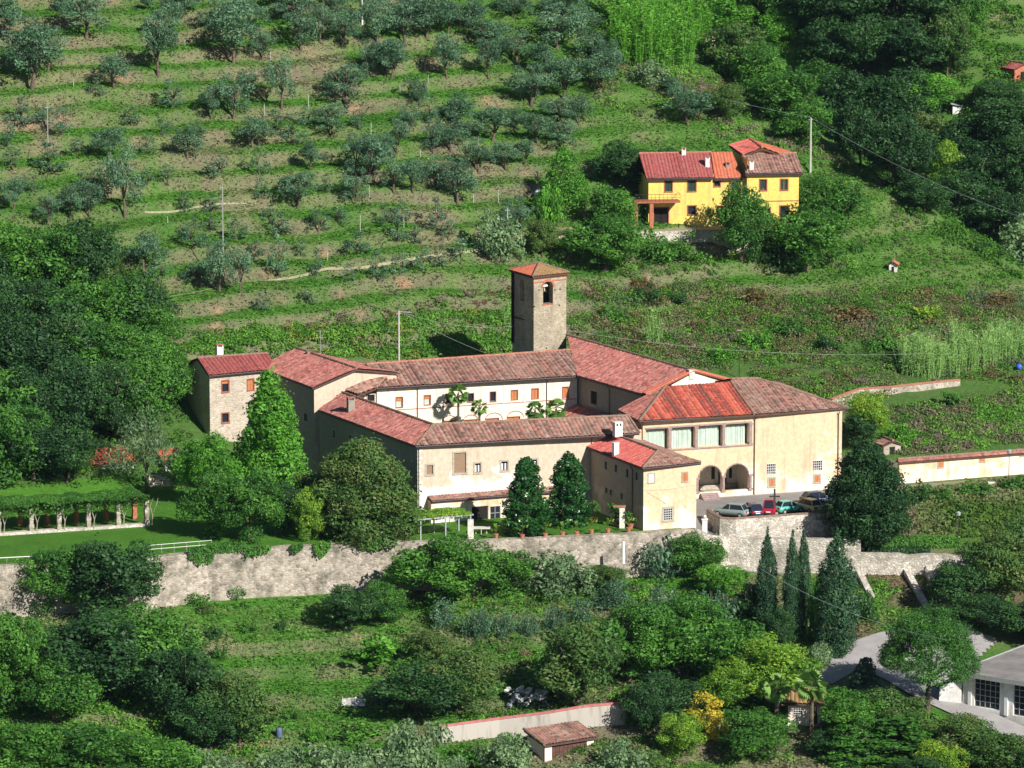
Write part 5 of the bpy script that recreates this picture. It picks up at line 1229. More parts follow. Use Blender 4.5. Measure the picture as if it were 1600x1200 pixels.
def envelope(kind, H_, W_, n, rng, base=.15):
    """lobe centres and radii inside a crown outline"""
    R_ = W_/2; C_ = []; r_ = []
    k = 0
    while len(C_) < n and k < 4000:
        k += 1
        if kind == 'round':
            d = unit(rng.normal(size=(1, 3)))[0]; rad = rng.uniform(.3, .88)
            p = np.array([d[0]*R_*rad, d[1]*R_*rad, H_*(base+(1-base)/2)+d[2]*H_*(1-base)/2*rad]); q = R_*(.13+.24*rng.rand()**1.4)
            if d[2] < -.55 and rng.rand() < .6: continue
        elif kind == 'dome':
            d = unit(rng.normal(size=(1, 3)))[0]; d[2] = abs(d[2]); rad = rng.uniform(.2, .82)
            p = np.array([d[0]*R_*rad, d[1]*R_*rad, H_*base+d[2]*H_*(1-base)*.8*rad]); q = R_*(.13+.22*rng.rand()**1.3)
        elif kind == 'cone':
            f = rng.rand()**1.25; w = R_*(1-f)**.75*.82+.05*R_; a = rng.uniform(0, 6.283); rad = w*math.sqrt(rng.uniform(.2, 1))
            p = np.array([math.cos(a)*rad, math.sin(a)*rad, H_*(base+(1-base)*.93*f)]); q = R_*(.16+.2*(1-f))*rng.uniform(.7, 1.1)
        elif kind == 'egg':
            f = rng.rand(); w = R_*math.sin(math.pi*min(1, (f*.78+.2)))**.6*(1-.3*f); a = rng.uniform(0, 6.283); rad = w*math.sqrt(rng.uniform(.35, 1))*.85
            p = np.array([math.cos(a)*rad, math.sin(a)*rad, H_*(base+(1-base)*.92*f)]); q = R_*rng.uniform(.26, .4)*(1.1-.45*f)
        elif kind == 'ovoid':
            f = rng.rand(); w = R_*(1-f**1.9)**.68*(.8+.2*min(1, f*5)); a = rng.uniform(0, 6.283); u = math.sqrt(rng.uniform(.1, .8))
            p = np.array([math.cos(a)*w*u, math.sin(a)*w*u, H_*(base+(1-base)*.93*f)]); q = R_*rng.uniform(.16, .27)
        elif kind == 'taper':
            f = rng.rand(); w = R_*float(np.interp(f, [0, .1, .28, .6, .8, .92, 1], [.45, .85, 1, .9, .6, .28, .03])); a = rng.uniform(0, 6.283); u = rng.uniform(.2, .7)
            p = np.array([math.cos(a)*w*u, math.sin(a)*w*u, H_*(base+(1-base)*.95*f)]); q = max(.1*R_, w*.45)*rng.uniform(.8, 1.1)
        elif kind == 'spindle':
            f = rng.rand(); w = R_*(math.sin(math.pi*(f*.8+.14)**.8)**.7)*(1-.25*f)*.8; w *= min(1, (1-f)*4.5); a = rng.uniform(0, 6.283); u = rng.uniform(.2, .75)
            p = np.array([math.cos(a)*w*u, math.sin(a)*w*u, H_*(base+(1-base)*.95*f)]); q = max(.12*R_, w*.42)*rng.uniform(.8, 1.15)
        C_.append(p); r_.append(q)
    return np.array(C_), np.array(r_)
def wood(H_, W_, rng, base, n=5, r=.16, up=.75, lean=.0, split=None):
    m = MB(); z1 = H_*base; sw = rng.uniform(-.08, .08)*H_; top = (sw+lean, rng.uniform(-.05, .05)*H_, z1*1.15)
    m.tube([(0, 0, -.5), (0, 0, .1), (sw*.5, 0, z1*.6), top], [r*1.5, r*1.15, r*.85, r*.7], 7)
    for k in range(n):
        a = 6.283*k/n+rng.uniform(-.4, .4); L_ = W_*.36*rng.uniform(.7, 1.1); h = z1+(H_-z1)*rng.uniform(.4, up)
        e = (top[0]+math.cos(a)*L_, top[1]+math.sin(a)*L_, h); mid = (top[0]+math.cos(a)*L_*.45, top[1]+math.sin(a)*L_*.45, z1*1.1+(h-z1)*.55)
        m.tube([(top[0], top[1], z1*.95), mid, e], [r*.55, r*.38, r*.14], 5)
        m.tube([mid, (mid[0]+rng.uniform(-1, 1)*L_*.5, mid[1]+rng.uniform(-1, 1)*L_*.5, h*.98)], [r*.26, r*.1], 4)
    m.tube([top, (top[0]*.8, top[1], H_*.85)], [r*.6, r*.12], 5)
    return m
def mesh_of(mb, name, mat):
    me = bpy.data.meshes.new(name); me.from_pydata(mb.v, [], mb.f); me.materials.append(mat); me.polygons.foreach_set('use_smooth', [True]*len(me.polygons)); return me
SP = {}
def species(key, kind, H_, W_, mat, nv=3, nl=26, size=.2, dens=1.0, flat=.85, base=.2, tr=.16, tn=5, bark=None, jit=.55, asp=.55, vlobe=.5, seed=0, trunk=True, droop=None, spray=.08):
    out = []
    for v in range(nv):
        rng = np.random.RandomState(seed*31+v*7+11)
        c, r = envelope(kind, H_, W_, nl, rng, base)
        V, F, a = lobes_leaves(c, r, flat, dens, size, rng, jit, asp, vlobe, droop=droop, spray=spray)
        q = np.percentile(V, [1, 99], axis=0); kx = W_/((q[1, 0]-q[0, 0]+q[1, 1]-q[0, 1])/2); kz = H_/V[:, 2].max()
        V = V*np.array([kx, kx, kz])
        cm = npmesh('crown', V, F, LF[mat], attr=a)
        tm = mesh_of(wood(H_, W_, rng, base+.12, tn, tr), 'trunk', bark or M_bark) if trunk else None
        out.append((cm, tm))
    SP[key] = dict(H=H_, W=W_, v=out)
species('olive', 'round', 4.6, 4.2, 'olive', 5, 30, .10, .85, .85, .10, .16, 5, jit=.7, asp=.4, seed=1)
species('olive_small', 'egg', 3.2, 1.9, 'olive', 4, 16, .09, .8, 1, .16, .07, 4, jit=.7, asp=.4, seed=2)
species('olive_bush', 'dome', 3.6, 4.2, 'olive', 3, 26, .10, .75, .9, .0, .1, 4, jit=.7, asp=.4, seed=3)
for k, mt in (('dark', 'dark'), ('mid', 'mid'), ('light', 'light'), ('yellow', 'yellow'), ('rust', 'rust')):
    species('tree_'+k, 'round', 8.5, 7.5, mt, 4 if k in ('dark', 'mid') else 2, 85, .135, .82, .85, .03, .2, 6, seed=10+len(SP))
    species('bush_'+k, 'dome', 3.0, 3.8, mt, 2, 26, .11, .85, .85, 0, .06, 4, seed=30+len(SP))
species('tree_grey', 'dome', 5, 6, 'grey', 2, 36, .115, .7, .9, .02, .1, 5, seed=51)
species('tree_gold', 'egg', 6, 4, 'gold', 1, 26, .14, .6, .8, .12, .1, 4, seed=52)
species('bright_cone', 'cone', 12.5, 8.5, 'light', 1, 130, .14, .9, 1.1, .0, .22, 5, seed=53, spray=.03)
species('magnolia', 'ovoid', 8.2, 4.4, 'glossy', 2, 210, .13, 1.1, .9, .0, .15, 4, seed=54, spray=0)
species('cypress', 'taper', 14.5, 3.6, 'cypress', 3, 190, .12, 1.2, 1.8, .02, .16, 2, seed=55, jit=.5, asp=.4, droop=.5, spray=0)
species('rust_full', 'ovoid', 11, 11, 'rust', 1, 210, .14, .9, .9, 0, .25, 5, seed=70, spray=.02)
species('round_dark', 'ovoid', 11, 10, 'dark', 1, 210, .14, .95, .9, 0, .25, 4, seed=56, spray=.04)
species('weeping', 'round', 8, 6, 'grey', 1, 40, .13, .6, 1.5, .1, .12, 6, seed=57, droop=.6, asp=.3)
species('fir', 'cone', 7, 5, 'fir', 2, 70, .17, .9, .45, .04, .12, 3, seed=58)
species('cedar', 'cone', 7, 5, 'mid', 2, 70, .14, .9, .45, .04, .12, 3, seed=58)
species('bush_russet', 'dome', 2.2, 3.6, 'russet', 2, 26, .11, .8, .85, 0, .06, 4, seed=77)
species('lemon', 'round', 1.4, 1.1, 'yellow', 2, 9, .10, .8, .9, .3, .03, 3, seed=59)
species('pot_bush', 'round', 1.9, 1.6, 'mid', 2, 10, .11, .8, .9, .15, .03, 3, seed=60)
species('feathery', 'cone', 9, 8, 'light', 1, 70, .15, .8, 1.2, .02, .14, 6, seed=61, droop=.45)
species('citrus', 'round', 3, 3.2, 'light', 1, 16, .17, 1, .9, .1, .06, 4, seed=62)
def place(key, g, hpx, wpx_, name, label, cat='tree', group=None, var=None, rot=None, sink=0.0):
    s = SP[key]; k = ppm(*g); Hh = hpx/k; W = wpx_/k
    rnd = random.Random(int(g[0]*91+g[1]*37)); v = s['v'][rnd.randrange(len(s['v'])) if var is None else var]
    t = empty(name, (g[0], g[1], g[2]-sink), rnd.uniform(0, 6.28) if rot is None else rot)
    sx = W/s['W']; t.scale = (sx, sx*rnd.uniform(.92, 1.08), Hh/s['H'])
    tag(t, label, cat, group)
    mobj('crown', v[0], t)
    if v[1]: mobj('trunk', v[1], t)
    return t
ORD = ['first', 'second', 'third', 'fourth', 'fifth', 'sixth', 'seventh', 'eighth', 'ninth', 'tenth', 'eleventh', 'twelfth', 'thirteenth', 'fourteenth', 'fifteenth', 'sixteenth', 'seventeenth', 'eighteenth', 'nineteenth', 'twentieth', 'twenty-first', 'twenty-second', 'twenty-third', 'twenty-fourth', 'twenty-fifth', 'twenty-sixth', 'twenty-seventh', 'twenty-eighth', 'twenty-ninth', 'thirtieth']
def series(items, descr, where, group, name='olive_tree', band=52, y0=0, cat='tree'):
    """items: (key, px, base_py, w, h). The label names the band from the top and the place from the left in it."""
    bands = {}
    for it in items: bands.setdefault(int((it[2]-y0)//band), []).append(it)
    for bi, bk in enumerate(sorted(bands)):
        row = sorted(bands[bk], key=lambda q: q[1])
        for j, (key, px, py, w_, h) in enumerate(row):
            sz = descr(key, w_, h)
            place(key, ground(px, py), h, w_, name, '%s, %s from left in %s row %s' % (sz, ORD[min(j, 29)], ORD[bi], where), cat, group)
ol = [(15,58,60,60),(50,140,78,92),(75,112,52,60),(135,60,75,65),(98,18,36,22),(178,138,45,45),(247,118,58,85),(262,58,45,50),(365,98,72,80),(340,60,60,60),(390,52,60,60),(410,92,40,40),(230,15,24,20),(290,20,60,40),(470,78,50,60),(460,38,60,50),(500,66,45,55),(535,75,50,55),(590,68,50,55),(580,33,50,40),(520,24,40,35),(440,20,50,40),
(440,170,45,75),(540,168,70,62),(602,120,45,50),(575,120,30,50),(330,186,34,50),(365,185,50,60),(390,148,35,35),(518,215,50,50),(395,230,50,42),(293,248,48,48),(170,250,46,46),(195,340,62,102),(110,342,44,50),(75,350,40,42),(140,340,40,52),(485,264,40,40),(465,325,50,50),(555,320,40,50),(585,290,52,70),(560,272,50,55),(225,425,50,55),(343,455,48,68),(305,445,44,32),(22,328,36,48),
(632,70,55,60),(612,123,50,55),(667,60,66,60),(698,122,42,60),(645,38,60,45),(700,52,50,45),(740,45,55,45),(763,122,36,55),(762,75,60,42),(800,25,60,30),(808,102,60,50),(870,75,75,60),(880,30,60,40),(905,55,50,40),(830,165,65,55),(880,155,62,60),(935,140,60,55),(677,240,30,50),(715,195,60,45),(705,237,50,45),(770,220,60,50),(805,205,34,34),(875,195,55,40),(905,195,35,45),(880,237,50,45),(620,240,38,50),(748,270,50,50),(820,258,35,38),(790,265,38,40),(615,300,42,50),(645,300,38,45),(715,318,60,65),(690,290,45,40),(640,205,34,34),
(955,110,34,44),(1075,196,62,52),(375,458,36,66),(850,120,50,50),(925,95,46,46),(840,225,46,44),(655,165,26,40),(600,255,30,40)]
os_ = [(268,168,30,36),(458,225,32,40),(97,212,24,36),(70,195,20,26),(35,195,26,36),(12,228,22,38),(20,265,28,30),(78,268,34,38),(340,276,28,28),(405,272,22,36),(303,388,30,40),(370,375,26,28),(437,367,28,30),(248,440,30,30),(435,430,26,55),(495,430,18,34),(497,362,24,34),(560,397,34,30),(622,378,22,45),(590,437,22,38),(625,430,20,34),(660,423,20,32),(688,418,17,28),(720,414,24,36),(668,192,28,34),(628,350,22,32),(682,358,22,42),(410,485,20,22),(480,475,20,20),(545,440,16,24),(262,290,24,28),(640,150,20,26),(410,310,22,26),(130,300,24,26),(330,330,20,22),(530,350,20,26),(288,330,20,24),(400,400,18,22)]
xs_ = [(150, 150, 20, 24), (205, 195, 20, 24), (255, 210, 18, 22), (310, 215, 20, 24), (430, 200, 20, 24), (480, 195, 20, 24), (150, 290, 18, 22), (230, 290, 20, 22), (290, 370, 16, 20), (330, 360, 16, 20), (450, 300, 18, 22), (510, 300, 18, 24), (420, 345, 16, 20), (600, 350, 18, 26), (650, 380, 18, 24), (700, 375, 20, 26), (540, 320, 16, 20), (470, 400, 16, 20), (350, 400, 16, 22), (580, 235, 20, 24), (560, 200, 20, 24), (120, 245, 20, 24), (50, 300, 20, 24), (660, 285, 20, 26), (230, 240, 20, 24)]
items = [('olive', *q) for q in [(a, b, c*1.08, d*1.22) for a, b, c, d in ol]]+[('olive_small', *q) for q in [(a, b, c*1.35, d*1.25) for a, b, c, d in os_+xs_]]
series(items, lambda k, w_, h: ('small thin' if k == 'olive_small' else ('tall silvery' if h > 62 else 'rounded grey green'))+' olive tree', 'from the top edge', 'olive trees on the terraced hillside', band=50)
# named trees round the farmhouse and on the slope
def tr(key, px, py, w_, h, label, name='broadleaf_tree', cat='tree', **k): return place(key, ground(px, py), h, w_, name, label, cat, **k)
tr('feathery', 882, 318, 78, 92, 'bright feathery green tree left of the yellow farmhouse', 'cedar_tree')
tr('tree_mid', 955, 372, 70, 90, 'upright green tree directly left of the farmhouse balcony pier')
tr('tree_mid', 945, 424, 108, 95, 'wide bushy green tree below and left of the farmhouse')
tr('tree_dark', 975, 290, 84, 72, 'dark tree behind the left gable of the farmhouse')
tr('tree_dark', 1030, 285, 70, 62, 'dark tree showing above the left farmhouse roof')
tr('tree_mid', 1158, 408, 92, 126, 'full green tree in front of the middle of the farmhouse')
tr('tree_rust', 1106, 350, 34, 48, 'small brownish fruit tree against the yellow farmhouse wall', 'fruit_tree')
tr('tree_mid', 1290, 378, 112, 110, 'leafy walnut like tree right of the farmhouse')
tr('tree_mid', 1262, 424, 120, 100, 'wide green tree below the right end of the farmhouse')
tr('bush_dark', 1225, 420, 60, 60, 'dark bush at the foot of the wide tree below the farmhouse', 'bush', 'bush')
tr('bush_mid', 1015, 400, 70, 44, 'low bush below the farmhouse terrace, left part', 'bush', 'bush')
tr('bush_mid', 1068, 402, 70, 44, 'low bush below the farmhouse terrace, middle part', 'bush', 'bush')
tr('bush_dark', 990, 345, 56, 40, 'bush beside the balcony pier of the farmhouse', 'bush', 'bush')
tr('bush_mid', 1198, 372, 44, 40, 'bush in front of the farmhouse ground floor, right part', 'bush', 'bush')
tr('tree_grey', 775, 396, 66, 74, 'greyish shrub tree around the thin pole above the tower', 'shrub_tree')
tr('olive', 808, 372, 56, 66, 'olive tree behind the greyish shrub near the thin pole')
tr('tree_rust', 848, 402, 46, 66, 'reddish brown shrub tree right of the thin pole', 'shrub_tree')
tr('bush_light', 862, 345, 46, 60, 'bright bush right of the cane stack', 'bush', 'bush')
for px, py, w_, h, lb in [(1003, 452, 40, 22, 'orange brown bush on the scrub just right of the bell tower'), (1087, 518, 34, 20, 'reddish bush on the scrub above the nave roof'), (1560, 478, 60, 24, 'russet bush on the scrub near the right edge'), (1180, 470, 60, 24, 'russet bush on the scrub below the farmhouse'), (1330, 500, 70, 26, 'wide russet bush on the middle of the right scrub')]: tr('bush_russet', px, py, w_, h, lb, 'bush', 'bush')
for px, py, w_, h, k_, lb in [(1240, 520, 50, 30, 'mid', 'green bush on the middle scrub above the church roof'), (1290, 545, 44, 28, 'dark', 'dark bush on the scrub above the right end of the church'), (1380, 545, 50, 34, 'mid', 'green bush left of the reed bed'), (1180, 540, 44, 26, 'light', 'bright green bush above the church gable'), (950, 500, 50, 28, 'mid', 'green bush right of the bell tower foot'), (1120, 560, 46, 22, 'light', 'low bright bush just behind the nave ridge'), (1450, 500, 50, 26, 'yellow', 'yellow green bush above the reed bed'), (1060, 470, 40, 24, 'dark', 'dark bush between the two reddish bushes')]: tr('bush_'+k_, px, py, w_, h, lb, 'bush', 'bush')
tr('bush_dark', 1010, 472, 44, 30, 'dark shrub on the slope right of the bell tower', 'bush', 'bush')
tr('tree_rust', 1130, 186, 62, 60, 'small brownish tree on the slope above the farmhouse', 'fruit_tree')
tr('bush_mid', 1337, 392, 20, 22, 'tiny round tree on the slope right of the farmhouse', 'bush', 'bush')
tr('olive', 1050, 150, 50, 34, 'olive tree on the pale dry slope above the farmhouse'); tr('bush_grey' if 'bush_grey' in SP else 'tree_grey', 1010, 130, 60, 40, 'grey shrub on the dry slope below the bamboo', 'bush', 'bush')
# upper right wood
WR = []
rg = random.Random(12)
for (px, py, w_, h, k) in [(1130,60,90,80,'light'),(1180,40,90,80,'mid'),(1235,30,90,90,'dark'),(1150,120,90,90,'rust'),(1190,150,90,90,'mid'),(1120,20,70,60,'mid'),(1075,30,60,60,'mid'),(1215,80,60,70,'light'),(1225,195,110,90,'mid'),(1270,180,100,90,'mid'),(1260,225,80,70,'mid'),(1290,60,110,110,'dark'),(1350,60,110,110,'dark'),(1410,60,110,110,'dark'),(1470,60,110,110,'dark'),(1300,130,110,110,'dark'),(1360,130,110,120,'dark'),(1440,130,100,110,'dark'),(1480,120,80,120,'rust'),(1500,80,70,110,'mid'),(1330,215,110,120,'dark'),(1395,225,120,130,'dark'),(1345,260,90,110,'dark'),(1405,300,110,130,'dark'),(1450,180,90,70,'light'),(1440,260,90,90,'rust'),(1470,320,90,110,'yellow'),(1445,332,70,60,'dark'),(1520,255,100,80,'dark'),(1575,230,110,90,'dark'),(1530,330,110,110,'dark'),(1590,320,110,120,'dark'),(1500,352,90,90,'dark'),(1555,375,100,90,'dark'),(1600,408,100,80,'grey'),(1560,170,70,50,'dark'),(1380,10,120,60,'dark'),(1470,10,110,50,'dark'),(1260,0,90,60,'mid')]:
    WR.append(('tree_'+k, px, py, w_, h))
series(WR, lambda k, w_, h: {'dark': 'dark', 'mid': 'green', 'light': 'bright green', 'yellow': 'yellowing', 'rust': 'brown tinged', 'grey': 'grey green'}[k[5:]]+' tree', 'of upper right wood', 'trees of the upper right wood', 'broadleaf_tree', band=65)
# left wood
WL = []
for r_, y in enumerate((470, 540, 610, 680, 745)):
    n = [4, 5, 5, 5, 4][r_]; x1 = [165, 225, 235, 240, 120][r_]
    for j in range(n):
        px = -20+(x1+20)*(j+.5*(r_ % 2)*.8)/(n-.5)+rg.uniform(-10, 10); WL.append((['tree_dark', 'tree_dark', 'tree_mid', 'tree_dark', 'tree_mid'][(j*2+r_*3) % 5], px, y+rg.uniform(-12, 12), rg.uniform(100, 130), rg.uniform(110, 135)))
WL += [('tree_dark', 110, 440, 90, 80), ('tree_dark', 20, 430, 100, 70), ('tree_mid', 240, 560, 80, 90), ('tree_mid', 255, 640, 80, 110), ('tree_dark', 190, 690, 70, 70), ('tree_light', 225, 620, 60, 70), ('tree_yellow', 115, 740, 60, 80), ('tree_rust', 25, 735, 70, 80)]
series(WL, lambda k, w_, h: {'dark': 'dark', 'mid': 'green', 'light': 'bright green', 'yellow': 'yellowing', 'rust': 'brown tinged'}[k[5:]]+' tree', 'of left wood', 'trees of the left wood', 'broadleaf_tree', band=65, y0=400)
# trees about the convent
za = lambda px, py, z_=0: az(px, py, z_)
place('bright_cone', za(422, 775, .3), 205, 128, 'broadleaf_tree', 'bright green pointed tree between the stone house and the west wing', 'tree')
place('rust_full', za(566, 836, 0), 166, 172, 'broadleaf_tree', 'large round tree with browning leaves in front of the west wing', 'tree')
place('tree_rust', za(520, 820, 0), 110, 110, 'broadleaf_tree', 'lower browning tree leaning against the left side of the large round one', 'tree')
place('tree_mid', za(392, 846, 0), 118, 100, 'broadleaf_tree', 'green tree on the lawn edge left of the yellowish sapling', 'tree')
place('tree_mid', za(335, 838, 0), 105, 84, 'broadleaf_tree', 'green tree at the right end of the west lawn', 'tree')
place('tree_light', za(325, 790, 0), 120, 80, 'broadleaf_tree', 'fresh green tree below the stone house terrace', 'tree')
place('tree_yellow', za(482, 845, 0), 92, 52, 'broadleaf_tree', 'slim yellowish young tree on top of the long retaining wall', 'tree')
place('tree_dark', za(445, 836, 0), 92, 66, 'broadleaf_tree', 'dark small tree right of the green lawn edge tree', 'tree')
place('weeping', za(228, 765, .3), 138, 92, 'willow_tree', 'pale weeping tree hanging over the outhouses', 'tree')
place('tree_mid', za(285, 760, .3), 60, 50, 'broadleaf_tree', 'small green tree right of the small orange roofed outhouse', 'tree')
place('magnolia', az(822, 836, 0), 127, 62, 'magnolia_tree', 'darker clipped magnolia, left one of the pair before the cream wing', 'tree', var=0)
place('magnolia', az(888, 822, 0), 120, 60, 'magnolia_tree', 'greener clipped magnolia, right one of the pair before the cream wing', 'tree', var=1)
place('round_dark', az(1354, 834, -1.2), 154, 126, 'evergreen_oak', 'big dark round evergreen oak right of the parked cars', 'tree')
place('tree_yellow', ground(1358, 690), 85, 58, 'broadleaf_tree', 'yellow green tree behind the big dark oak', 'tree')
place('tree_dark', ground(1345, 700), 60, 50, 'broadleaf_tree', 'dark shrub tree between the church and the yellow green tree', 'tree')
tr('bush_light', 1405, 692, 50, 36, 'bright broad leaved bush above the tool shed roof', 'bush', 'bush')
tr('bush_dark', 1432, 784, 50, 40, 'dark bush at the near end of the niche wall', 'bush', 'bush'); tr('bush_mid', 1475, 778, 46, 24, 'low bush on the verge below the niche wall', 'bush', 'bush'); tr('bush_dark', 1505, 800, 14, 12, 'tiny dark bush on the grass bank', 'bush', 'bush')
tr('bush_mid', 1530, 772, 60, 20, 'low hedge piece on the verge before the street lamp', 'bush', 'bush'); tr('bush_mid', 1595, 765, 50, 26, 'low hedge piece on the verge right of the street lamp', 'bush', 'bush')
# cypresses
CYP = [(1198, 1000, 34, 182, 'narrow cypress, leftmost of the group below the car park'), (1237, 1012, 28, 190, 'cypress with the dark shaded side, second of the group'), (1254, 985, 23, 165, 'cypress top behind the second one of the group'), (1306, 1026, 60, 206, 'widest and greenest cypress, at the right of the group')]
for i, (px, py, w_, h, lb) in enumerate(CYP): place('cypress', ground(px, py), h, w_, 'cypress_tree', lb, 'tree', 'cypresses below the car park', var=i % 3)
tr('bush_dark', 1348, 962, 54, 52, 'round dark bush right of the widest cypress', 'bush', 'bush'); tr('bush_light', 1272, 1000, 26, 110, 'bright ivy covered shrub between the cypresses', 'bush', 'bush')
tr('tree_dark', 1178, 985, 56, 80, 'dark shrub tree left of the narrow cypress', 'shrub_tree'); tr('tree_dark', 1218, 1022, 50, 76, 'dark shrub tree between the first two cypresses', 'shrub_tree')
tr('bush_grey' if 'bush_grey' in SP else 'tree_grey', 1272, 1045, 50, 46, 'grey bush at the bend of the road', 'bush', 'bush')
# ---- special plants ----
def fan_palm(name, g, hpx, wpx_, label, trunk_r=.13, n=26, seed=1, skirt=True):
    k = ppm(*g); Hh = hpx/k; R_ = wpx_/k/2; rng = np.random.RandomState(seed); t = thing(name, g, label, 'palm'); top = Vector(g)+Vector((0, 0, Hh-R_*.7))
    m = MB(); m.tube([Vector(g)-Vector((0, 0, .5)), Vector(g)+Vector((.05, 0, Hh*.4)), top], [trunk_r*1.3, trunk_r*1.1, trunk_r], 8); m.build('trunk', M_bark, t)
    V = []; F = []; A = []
    for i in range(n):
        az_ = 2.4*i; e = math.radians(85-150*(i/n)**.9); d = Vector((math.cos(az_)*math.cos(e), math.sin(az_)*math.cos(e), math.sin(e)))
        c = top+d*R_*.55; side = d.cross(Vector((0, 0, 1))).normalized() if abs(d.z) < .98 else Vector((1, 0, 0)); up_ = side.cross(d)
        q = len(V); V += [top, top+side*.03, c+side*.03, c]; F.append((q, q+1, q+2, q+3)); A += [.5]*4
        val = .2+.7*rng.rand(); tl = rng.uniform(-1.1, 1.1); sd_ = side*math.cos(tl)+up_*math.sin(tl)
        for j in range(11):
            a = math.radians(-75+15*j); dd = (d*math.cos(a)+sd_*math.sin(a)); L_ = R_*(.55+.08*rng.rand()); tip = c+dd*L_-Vector((0, 0, .18*L_)); wv = (sd_*math.cos(a)-d*math.sin(a))*.075*R_+up_*.01
            mid = c+dd*L_*.5; q = len(V); V += [c, mid+wv, tip, mid-wv]; F.append((q, q+1, q+2, q+3)); A += [val]*4
    me = npmesh('fronds', [tuple(v) for v in V], F, LF['palm'], attr=A); mobj('fronds', me, t); return t
pg = lambda a, b: L(a, b, 0)
def palm_at(px, ptop, a_guess, w_, label, seed, b):
    # base on the court floor: find the a for which the plane b projects to px
    lo_, hi_ = 0, 40
    for _ in range(40):
        mid = (lo_+hi_)/2; x, y, z_ = L(mid, b, 4)
        if 800+FPX*x/((y-CAM[1])*cp-(z_-CAM[2])*sp) < px: lo_ = mid
        else: hi_ = mid
    g = L(lo_, b, 0); k = ppm(g[0], g[1], 4); r = ray(px, ptop); t_ = (g[1]-CAM[1])/r[1]; zt_ = CAM[2]+r[2]*t_
    fan_palm('fan_palm', g, zt_*k, w_, label, seed=seed)
palm_at(716, 604, 0, 34, 'tallest fan palm in the court, before the row of shutters', 1, 23.2)
palm_at(749, 627, 0, 28, 'shorter fan palm right of the tallest one in the court', 2, 21.5)
palm_at(836, 631, 0, 32, 'low bushy fan palm at the right of the court', 3, 20)
palm_at(869, 627, 0, 36, 'dark broad fan palm, rightmost in the court', 4, 21)
fan_palm('fan_palm', ground(1267, 1166), 116, 52, 'fan palm with a bare trunk before the pink hut', .2, 30, 5)
fan_palm('fan_palm', ground(1213, 1140), 84, 46, 'fan palm left of the pink hut', .26, 26, 6)
fan_palm('fan_palm', ground(1195, 1010), 40, 40, 'low fan palm below the cypresses', .12, 22, 7)
def pine(g, h, w_, label):
    k = ppm(*g); Hh = h/k; W = w_/k; rng = np.random.RandomState(4); t = thing('umbrella_pine', g, label, 'tree'); x, y, z_ = g
    zb = Hh*.36; m = MB(); m.tube([(x-.15, y, z_-.5), (x-.1, y, z_+Hh*.2), (x+.1, y, z_+Hh*.5), (x+.05, y, z_+Hh*.8)], [.34, .27, .22, .12], 9)
    c = []; r = []
    for i in range(150):
        a = rng.uniform(0, 6.283); q = math.sqrt(rng.uniform(.02, 1)); hz_ = zb+(Hh-zb)*(.25+.66*math.sqrt(max(0, 1-q*q))*rng.uniform(.15, 1.0)**.5)
        c.append((x+math.cos(a)*q*W*.44, y+math.sin(a)*q*W*.44, z_+hz_-.12*Hh*(q > .8))); r.append(W*rng.uniform(.075, .125))
    for i in range(16):
        a = 6.283*i/16+rng.uniform(-.2, .2); q = rng.uniform(.5, .9); e = (x+math.cos(a)*q*W*.42, y+math.sin(a)*q*W*.42, z_+Hh*rng.uniform(.5, .68)); s0_ = Hh*rng.uniform(.3, .5)
        m.tube([(x, y, z_+s0_), (x+math.cos(a)*q*W*.2, y+math.sin(a)*q*W*.2, z_+s0_+Hh*.06), e], [.1, .07, .03], 5)
    m.build('trunk', M_bark, t)
    V, F, A = lobes_leaves(np.array(c), np.array(r), .75, 1.2, .12, rng, .6, .3, .6)
    mobj('crown', npmesh('crown', V, F, LF['pine'], attr=A), t)
pine(ground(1451, 1118), 174, 152, 'umbrella pine with a tall bare trunk beside the road bend')
for q in [('fir', 1352, 1100, 56, 76, 'dark blue pointed fir left of the pine trunk', 'fir_tree'), ('cedar', 1400, 1176, 150, 60, 'spreading low cedar with flat tiers in the bottom garden', 'cedar_tree'), ('cedar', 1320, 1190, 90, 60, 'second low cedar left of the spreading one', 'cedar_tree')]: tr(*q[:5], q[5], q[6])
